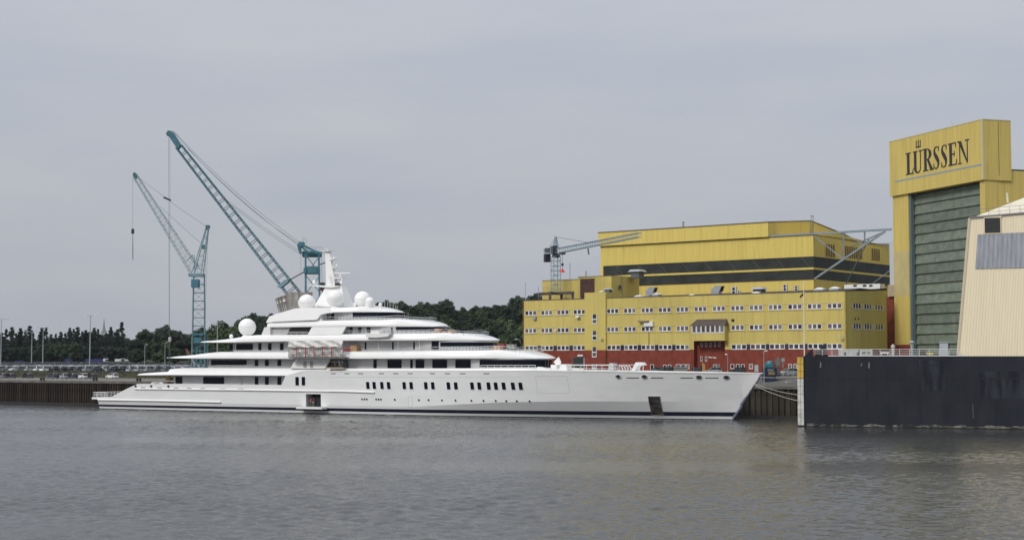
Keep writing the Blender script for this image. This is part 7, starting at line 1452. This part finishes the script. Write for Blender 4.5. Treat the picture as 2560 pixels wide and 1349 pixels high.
# ------------------------------------------------------------------ cars
GLASSC = mat('car_glass', (0.012, 0.014, 0.018), 0.15, spec=0.5); TYRE = mat('tyre', (0.012, 0.012, 0.012), 0.85); RIM = mat('alloy_rim', (0.45, 0.46, 0.47), 0.3, metal=0.6)
PAINTS = {'white': (0.70, 0.71, 0.71), 'silver': (0.34, 0.36, 0.38), 'grey': (0.13, 0.14, 0.155), 'black': (0.014, 0.015, 0.018), 'dark blue': (0.018, 0.026, 0.06), 'dark red': (0.14, 0.02, 0.02), 'pale blue': (0.22, 0.27, 0.33)}
PM = {k: mat('car_paint_'+k.replace(' ', '_'), v, 0.3, coat=0.4, metal=0.15 if k in ('silver', 'grey', 'pale blue') else 0.0) for k, v in PAINTS.items()}
LAMP = mat('car_lamp', (0.6, 0.6, 0.58), 0.15); TAIL = mat('tail_lamp', (0.10, 0.012, 0.012), 0.3)
LAMPS = (LAMP, TAIL)
def car_shell(mb, L=4.1, Wd=1.74, h=1.50, glass=1, hood=0.27):
    """hatchback body along +x (nose at +x), lofted side profile with tumblehome; material 0 paint, 1 glass"""
    w = Wd/2; n0 = -L/2
    prof_lo = [(0.0, 0.32, 0.85), (0.02, 0.62, 0.92), (0.06, 0.88, 0.95), (0.30, 0.93, 1.0), (0.50, 0.93, 1.0), (0.74, 0.90, 0.98), (0.92, 0.76, 0.93), (0.985, 0.62, 0.86), (1.0, 0.36, 0.80)]
    P = []
    for f, z, k in prof_lo:
        for sd in (-1, 1): P += [V3(n0+L*f, sd*w*k, 0.20 if 0.02 < f < 0.98 else 0.30), V3(n0+L*f, sd*w*k*1.0, min(z, 0.55)), V3(n0+L*f, sd*w*k*0.96, z)]
    q = 6; fs = []
    for i in range(len(prof_lo)-1):
        a, b = i*q, (i+1)*q
        fs += [[a, b, b+1, a+1], [a+1, b+1, b+2, a+2], [a+3, a+4, b+4, b+3], [a+4, a+5, b+5, b+4], [a+2, b+2, b+5, a+5], [a, a+3, b+3, b]]
    e = (len(prof_lo)-1)*q; fs += [[0, 1, 4, 3], [1, 2, 5, 4], [e, e+1, e+4, e+3], [e+1, e+2, e+5, e+4]]
    mb.mi = 0; mb.add(P, fs)
    gh = [(0.03, 0.90, 0.90), (0.10, h-0.06, 0.76), (0.30, h, 0.78), (0.50, h-0.02, 0.78), (0.735, 0.92, 0.90)]
    G = []
    for f, z, k in gh:
        for sd in (-1, 1): G.append(V3(n0+L*f, sd*w*k, z))
    lo = [V3(n0+L*f, sd*w*0.93, 0.90) for f, z, k in gh for sd in (-1, 1)]
    mb.mi = glass
    mb.add(G+lo, [[10, 12, 2], [12, 14, 4, 2], [14, 16, 6, 4], [16, 18, 6], [11, 3, 13], [13, 3, 5, 15], [15, 5, 7, 17], [17, 7, 19], [0, 1, 3, 2], [6, 7, 9, 8]])
    mb.mi = 0; mb.add([p+V3(0, 0, 0.004) for p in G[2:8]], [[0, 1, 3, 2], [2, 3, 5, 4]])
    t_ = 0.035                                                     # pillars and roof rails
    for sd in (-1, 1):
        for a, b in ((0.30, 0.33), ):
            x0 = n0+L*a; mb.bar(V3(x0, sd*w*0.945, 0.90), V3(x0, sd*w*0.785, h-0.01), 0.09, 0.03)
        mb.bar(V3(n0+L*0.735, sd*w*0.92, 0.91), V3(n0+L*0.50, sd*w*0.79, h-0.02), 0.07, 0.05); mb.bar(V3(n0+L*0.10, sd*w*0.77, h-0.05), V3(n0+L*0.04, sd*w*0.92, 0.90), 0.12, 0.05)
        mb.path([V3(n0+L*0.10, sd*w*0.77, h-0.05), V3(n0+L*0.30, sd*w*0.79, h-0.01), V3(n0+L*0.50, sd*w*0.79, h-0.03)], 0.03, 4)
def wheel_into(mb, x, y, r=0.31, wd=0.2, mt=0, mr=1):
    mb.mi = mt; mb.lathe(V3(x, y-wd/2, r), [(r*0.62, 0), (r, 0.03), (r, wd-0.03), (r*0.62, wd)], 12, (0, 1, 0)); mb.mi = mr; mb.lathe(V3(x, y-wd/2-0.005, r), [(0.02, 0), (r*0.62, 0.0), (r*0.62, wd+0.01), (0.02, wd+0.01)], 10, (0, 1, 0))
def make_car(colour, L=4.1, h=1.50, name='parked_car'):
    t = bpy.data.objects.new(name, None); COL.objects.link(t); ORG[t.name] = V3(0, 0, 0)
    mb = MB(); car_shell(mb, L, 1.74, h); mb.build('body', [PM[colour], GLASSC], t, smooth=30)
    for x in (-L*0.32, L*0.31):
        for sd in (-1, 1):
            mb = MB(); y = sd*0.78; r, wd = 0.31, 0.2; mb.lathe(V3(x, y-wd/2, r), [(r*0.62, 0), (r, 0.03), (r, wd-0.03), (r*0.62, wd)], 16, (0, 1, 0)); o = mb.build('wheel', TYRE, t, smooth=40)
            mb = MB(); mb.lathe(V3(x, y-wd/2-0.006, r), [(0.02, 0.0), (r*0.64, 0.0), (r*0.64, wd+0.012), (0.02, wd+0.012)], 12, (0, 1, 0)); mb.build('rim', RIM, o)
    for sd in (-1, 1):
        mb = MB(); mb.box(V3(L*0.465, sd*0.60, 0.66), (0.10, 0, 0), (0, 0.15, 0), (0, 0, 0.07)); mb.build('headlight', LAMP, t); mb = MB(); mb.box(V3(-L*0.487, sd*0.66, 0.82), (0.04, 0, 0), (0, 0.10, 0), (0, 0, 0.13)); mb.build('tail_light', TAIL, t)
        mb = MB(); mb.box(V3(L*0.17, sd*0.92, 0.98), (0.07, 0, 0), (0, 0.09, 0), (0, 0, 0.06)); mb.build('wing_mirror', PM[colour], t)
    mb = MB(); mb.box(V3(L*0.495, 0, 0.45), (0.02, 0, 0), (0, 0.5, 0), (0, 0, 0.09)); mb.build('grille', DARK, t)
    return t
protos = {c: make_car(c) for c in ('white', 'dark blue', 'black', 'silver', 'grey')}; used = set()
def park(c, px, py, z, heading, label, group, sc=1.0):
    """heading: world direction of the nose"""
    o = protos[c] if c not in used else copy_tree(protos[c]); used.add(c); p = onz(px, py, z); place(o, (p.x, p.y, z), math.atan2(heading.y, heading.x), sc); tag(o, label, 'car', group); return o
# heading of the line of cars on the quay: nose to the left and a little towards the camera
hd = V3(-0.80, 0.60, 0)
for c, px, lab in (('dark blue', 131, 'dark blue hatchback at the left end of the row of five on the quay'), ('silver', 155, 'silver hatchback second in the row of five on the quay'), ('dark blue', 178, 'dark blue hatchback in the middle of the row of five on the quay'), ('white', 203, 'white hatchback fourth in the row of five on the quay'), ('black', 228, 'black hatchback at the right end of the row of five on the quay'), ('white', 280, 'white hatchback parked alone on the quay near the yacht stern'), ('black', 68, 'black car standing alone on the quay left of the row of five'), ('black', 24, 'black car on the quay near the left edge of the picture'), ('grey', 4, 'dark car cut off by the left edge on the quay')):
    park(c, px, 945.2 if px > 100 else 944.6, 5.77, hd, lab, 'cars parked on the quay', 0.98)
for c, px, py, ang, lab in (('silver', 1970, 937.0, -150, 'silver estate car behind the pump unit on the quay'), ('black', 1667, 930, -20, 'black car in front of the brick base left of the entrance'), ('grey', 1640, 929.5, 170, 'grey car half hidden by the white hatch on the foredeck'), ('black', 1682, 930, 10, 'second black car beside the green one at the brick base'), ('silver', 1782, 930, 180, 'silver car in front of the office entrance'), ('black', 1842, 929, 175, 'black low car under the three small windows'), ('dark blue', 1740, 931, 90, 'dark blue car left of the timber boards at the entrance')):
    z = 7.86 if px > 1900 else 7.8
    p = onz(px, py, z); Yo = (OC.y + (OC.x - p.x)*math.tan(AO))-3.0
    if p.y > Yo: p = atY(px, py, Yo); 
    o = copy_tree(protos[c]) if c in used else protos[c]; used.add(c); place(o, (p.x, min(p.y, Yo), land_z(p.dot(UU), p.dot(VV))+0.02), math.radians(ang)); tag(o, lab, 'car', 'cars at the office')
t = thing('skip_container', 'grey open skip in front of the office windows left of the entrance', 'skip', atY(1705, 925, 322)); a, b = atY(1688, 917, 322), atY(1716, 917, 322); mb = MB(); mb.prism([V3(a.x, 322, 7.9), V3(b.x, 322, 7.9), V3(b.x+0.4, 322, a.z), V3(a.x-0.2, 322, a.z)], V3(0, 2, 0)); mb.build('tub', mat('skip_grey', (0.20, 0.20, 0.19), 0.7, var=0.2, vscale=1), t); mb = MB(); mb.bar(V3(a.x-0.3, 321.95, a.z), V3(b.x+0.5, 321.95, a.z), 0.12); mb.build('rim', GALV, t)
t = thing('timber_boards', 'upright ochre timber boards leaning by the office entrance', 'boards', atY(1758, 925, 318))
for i, (px, yt) in enumerate(((1753.5, 913), (1757, 906), (1760.5, 910))):
    a = atY(px, yt, 318); mb = MB(); mb.abox(a.x-0.13, a.x+0.13, 318, 318.12, 7.8, a.z); mb.build('board', mat('ochre_timber', (0.42, 0.26, 0.08), 0.8, rnd=0.3) if i else DARK, t)
mb = MB(); a = atY(1645, 0, 0) if False else None
# --- storage lot: rows of new cars
lot = []
random.seed(31)
cols = ['white', 'silver', 'grey', 'white', 'silver', 'silver', 'dark blue', 'white', 'black', 'pale blue', 'silver', 'silver', 'grey', 'white', 'dark blue']
RD = V3(math.cos(math.radians(14)), math.sin(math.radians(14)), 0); RP = V3(-RD.y, RD.x, 0)      # rows run right and a little away
rowsets = {}
b_ = 330.0; row = 0
while b_ < 800:
    a_ = -260.0; run = random.choice(cols); left = 5; head = random.choice((0, 0, 1))
    while a_ < 60:
        if left <= 0: run = random.choice(cols); left = random.randint(1, 7)
        left -= 1; a_ += 2.5
        p = RD*a_+RP*b_+V3(random.uniform(-.15, .15), random.uniform(-.5, .5), 0); px = CX+F*p.x/p.y; vv = p.dot(VV)
        if px < -30 or px > 520 or vv < 332 or vv > 700: continue
        if random.random() < 0.05: continue
        c = run if random.random() < 0.65 else random.choice(cols); lot.append((row, p, c, head))
    b_ += random.choice((5.6, 6.4, 9.5)) if row > 2 else 6.0; row += 1
used_rows = sorted(set(r for r, *_ in lot)); renum = {r: i for i, r in enumerate(used_rows)}
lot = [(renum[r], p, c, h) for r, p, c, h in lot]
near_ids = set(sorted(range(len(lot)), key=lambda i: lot[i][1].y)[:296])
def lot_mesh(c, full):
    mb = MB(); car_shell(mb, 4.2, 1.76, 1.5)
    if full:
        for x in (-1.33, 1.3):
            for y in (-0.78, 0.78): wheel_into(mb, x, y, mt=2, mr=3)
    return mb
LM = {}
for c in set(cols):
    mb = lot_mesh(c, True); o = mb.build('stored_car', [PM[c], GLASSC, TYRE, RIM], smooth=30); LM[c] = o.data; bpy.data.objects.remove(o)
nearest = lot[:]
cnt = {}; rest = MB()
mids = [PM[c] for c in PAINTS]+[GLASSC, TYRE]
names_ = list(PAINTS)
for i, (r, p, c, hdir) in enumerate(lot):
    ang = math.radians(-128 if hdir else 52)+random.uniform(-0.05, 0.05); z = land_z(p.dot(UU), p.dot(VV))+0.02; p = V3(p.x, p.y, z)
    if i in near_ids:
        o = bpy.data.objects.new('stored_car', LM[c]); COL.objects.link(o); place(o, p, ang, random.uniform(0.97, 1.05)); k = cnt.get((r, c), 0); cnt[(r, c)] = k+1
        tag(o, f'{c} car, {ordw(k)} {c} one from the left in storage lot row {ordw(r)}', 'car', 'new cars in the storage lot')
    else:
        m_ = Matrix.Translation(p) @ Matrix.Rotation(ang, 4, 'Z'); L, w, h = 4.2, 0.87, random.uniform(1.45, 1.6); ci = names_.index(c)
        def B(pts, fs, mi): rest.mi = mi; rest.add([m_ @ Vector(q) for q in pts], fs)
        bx = [(-L/2, -w, .3), (L/2, -w, .3), (L/2, w, .3), (-L/2, w, .3), (-L/2, -w*.95, .9), (L*.24, -w*.95, .92), (L*.24, w*.95, .92), (-L/2, w*.95, .9), (L/2, -w*.85, .66), (L/2, w*.85, .66)]
        B(bx, [[0, 1, 8, 5, 4], [3, 7, 6, 9, 2], [0, 4, 7, 3], [1, 2, 9, 8], [5, 8, 9, 6], [4, 5, 6, 7]], ci)
        g = [(-L*.47, -w*.92, .9), (L*.23, -w*.92, .92), (L*.23, w*.92, .92), (-L*.47, w*.92, .9), (-L*.38, -w*.76, h), (L*.02, -w*.78, h), (L*.02, w*.78, h), (-L*.38, w*.76, h)]
        B(g, [[0, 1, 5, 4], [2, 3, 7, 6], [1, 2, 6, 5], [3, 0, 4, 7]], len(names_)); B(g, [[4, 5, 6, 7]], ci)
o = rest.build('stored_cars', mids, recalc=False); tag(o, 'dense far mass of new cars filling the back of the storage lot', 'cars', kind='stuff')
# --- lot furniture
t = None
def truck(px, y0, y1, w_px, Y, body, label, name='car_transporter', cabc=None):
    a, b = atY(px, y1, Y), atY(px+w_px, y0, Y); zb = land_z(a.dot(UU), a.dot(VV)); t = thing(name, label, 'truck', V3((a.x+b.x)/2, Y, zb)); mb = MB(); mb.abox(a.x, b.x, Y, Y+2.5, zb+1.0, b.z); mb.build('box_body', body, t)
    if cabc:
        mb = MB(); mb.abox(b.x+0.2, b.x+2.4, Y, Y+2.5, zb+0.5, b.z+0.2); mb.build('cab', cabc, t); mb = MB(); mb.abox(b.x+1.2, b.x+2.43, Y-0.02, Y+2.52, zb+1.7, b.z-0.2); mb.build('cab_window', GLASSC, t)
    for k in range(3): mb = MB(); mb.lathe(V3(a.x+0.8+(b.x-a.x-1.6)*k/2, Y-0.02, zb+0.5), [(0.3, 0), (0.5, 0.02), (0.5, 0.3), (0.3, 0.32)], 12, (0, 1, 0)); mb.build('wheel', TYRE, t)
    return t
BLUET = mat('truck_blue', (0.012, 0.03, 0.14), 0.5); WHT = mat('truck_white', (0.62, 0.63, 0.64), 0.5)
truck(213, 896.5, 903, 44, 790, BLUET, 'long blue truck trailer with white cab at the back of the lot', cabc=WHT); truck(287, 896.5, 902, 13, 795, WHT, 'white van left of the pair behind the storage lot', 'delivery_van', WHT); truck(303, 896.5, 902, 12, 795, WHT, 'white van right of the pair behind the storage lot', 'delivery_van', WHT); truck(38, 901, 905, 16, 760, BLUET, 'blue trailer among the dark cars at the far left', 'blue_trailer'); truck(162, 897, 904, 14, 785, BLUET, 'short blue trailer left of the tall lamp mast', 'blue_trailer')
for px, yt, Y, lab, arm, heads in ((224, 789, 520, 'tallest lamp mast in the car lot with crown of lamps', 1.6, 2), (78.5, 829, 640, 'left lamp mast with double arms in the car lot', 3.0, 2), (106.5, 819, 640, 'lamp mast with wide cross arms right of the leftmost one', 3.2, 2), (1.5, 797, 560, 'lamp mast cut by the left edge of the picture', 3.2, 2), (542.5, 806.5, 470, 'thin lamp mast with flat crossbar beside the slender crane', 2.6, 2), (361.5, 861, 540, 'short lamp post in front of the round trees', 0.6, 1), (412, 856.5, 540, 'short lamp post left of the beacon pole', 0.6, 1)):
    p = atY(px, 900, Y); zb = land_z(p.dot(UU), p.dot(VV)); b_y = 900+(CAMH-zb)*F/Y; lamp_post(px, yt, b_y, Y, lab, arm, heads, r=0.22 if yt < 830 else 0.12, m=mat('mast_grey', (0.30, 0.33, 0.34), 0.5))
# beacon pole with white lantern
p = atY(423.5, 920, 400); t = thing('beacon_pole', 'dark beacon pole with white lantern on the quay behind the stern', 'beacon', V3(p.x, 400, 5.76)); zt_ = atY(423.5, 857, 400).z
mb = MB(); mb.tube(V3(p.x, 400, 5.76), V3(p.x, 400, zt_), 0.12, n=8); mb.build('pole', mat('pole_dark_green', (0.03, 0.06, 0.06), 0.6), t)
for z0, z1, r, m, nm in ((857, 853, 0.30, mat('lantern_brown', (0.25, 0.17, 0.1), 0.6), 'lantern_base'), (853, 850.4, 0.40, WFR, 'lantern_drum'), (849.8, 847, 0.42, WFR, 'lantern_drum'), (846.4, 842.5, 0.36, WFR, 'lantern_cap')):
    a, b = atY(423.5, z0, 400).z, atY(423.5, z1, 400).z; mb = MB(); mb.lathe(V3(p.x, 400, a), [(r*0.8, 0), (r, (b-a)*0.2), (r, (b-a)*0.8), (r*0.6, b-a)], 14); mb.build(nm, m, t, smooth=40)
zz = atY(423.5, 895, 400).z
for dx in (-0.45, 0.3, 0.6): mb = MB(); mb.lathe(V3(p.x+dx, 400, zz), [(0.1, 0), (0.26, 0.05), (0.24, 0.2), (0.05, 0.28)], 8); mb.build('floodlight', WFR, t)
mb = MB(); mb.bar(V3(p.x-0.6, 400, zz), V3(p.x+0.75, 400, zz), 0.07); mb.build('cross_arm', GALV, t)
# rusty inclined conveyor tip beside the slender crane
mb = MB(); a, b, c, d = atY(463, 873, 430), atY(467, 872, 430), atY(476, 890, 430), atY(470, 893, 430); mb.prism([a, b, c, d], V3(0, 1.2, 0)); e = atY(461, 872.5, 430); mb.prism([a, e, e+ZUP*0.12, a+ZUP*0.12], V3(0, 1.0, 0)); tag(mb.build('rusty_chute', mat('chute_rust', (0.16, 0.07, 0.045), 0.8, var=0.3, vscale=1.5)), 'rusty brown inclined chute tip beside the slender crane', 'chute')
# lot fence on top of the grass bank
fz = thing('lot_fence', 'thin grey post fence along the front of the car storage lot', 'fence', uv(-330, 328, 7.4)); ua_, ub_ = uvhit(-30, 925, 328)[0], uvhit(470, 925, 328)[0]; n = int((ub_-ua_)/3.0)
FENM = mat('fence_grey', (0.16, 0.17, 0.16), 0.6)
for k in range(n+1):
    u = ua_+(ub_-ua_)*k/n; z = land_z(u, 328); mb = MB(); mb.bar(uv(u, 328, z-0.3), uv(u, 328, z+1.9), 0.07); mb.build('fence_post', FENM, fz)
for zz in (0.3, 1.1, 1.85): mb = MB(); mb.path([uv(ua_+(ub_-ua_)*k/12, 328, land_z(ua_+(ub_-ua_)*k/12, 328)+zz) for k in range(13)], 0.02, 4); mb.build('fence_wire', FENM, fz)
# scrub and clutter on the bank behind the yacht stern
BUSH = leaf_mat('bank_scrub', (0.09, 0.085, 0.045), (0.045, 0.05, 0.025)); rnd = random.Random(3); V_, F_ = [], []
u_a, u_b = uvhit(-20, 940, 323)[0], uvhit(480, 940, 323)[0]
for k in range(9000):
    u = rnd.uniform(u_a, u_b); v = rnd.uniform(320.3, 327.5); h = rnd.uniform(0.1, 0.5)*(1+0.9*max(0, noise.noise(Vector((u*0.15, v*0.3, 2))))); z = land_z(u, v); p = uv(u, v, z); a = rnd.uniform(0, 6.28); d = V3(math.cos(a), math.sin(a), 0)*rnd.uniform(0.04, 0.12); o = len(V_)
    V_ += [p-d, p+d, p+d*0.6+ZUP*h+V3(rnd.uniform(-.1, .1), 0, 0)]; F_.append((o, o+1, o+2))
me = bpy.data.meshes.new('bank_scrub'); me.from_pydata(V_, [], F_); me.materials.append(BUSH); o = bpy.data.objects.new('bank_scrub', me); COL.objects.link(o); tag(o, 'rough dry grass and weeds on the bank behind the quay cars', 'grass', kind='stuff')
# ------------------------------------------------------------------ thin summer haze over the river
mb = MB(); mb.abox(-3300, 3300, -950, 4400, -6.0, 78.0)
hz = mb.build('haze', []); hz.data.materials.clear(); hm = bpy.data.materials.new('haze_air'); hm.use_nodes = True; tt = hm.node_tree; tt.nodes.clear()
ho = tt.nodes.new('ShaderNodeOutputMaterial'); pv = tt.nodes.new('ShaderNodeVolumePrincipled'); pv.inputs['Color'].default_value = (0.80, 0.86, 0.95, 1); pv.inputs['Density'].default_value = 0.000035; pv.inputs['Anisotropy'].default_value = 0.2
tt.links.new(pv.outputs[0], ho.inputs['Volume']); hz.data.materials.append(hm); tag(hz, kind='stuff'); hz['label'] = 'thin pale haze over river and shipyard'; hz['category'] = 'haze'
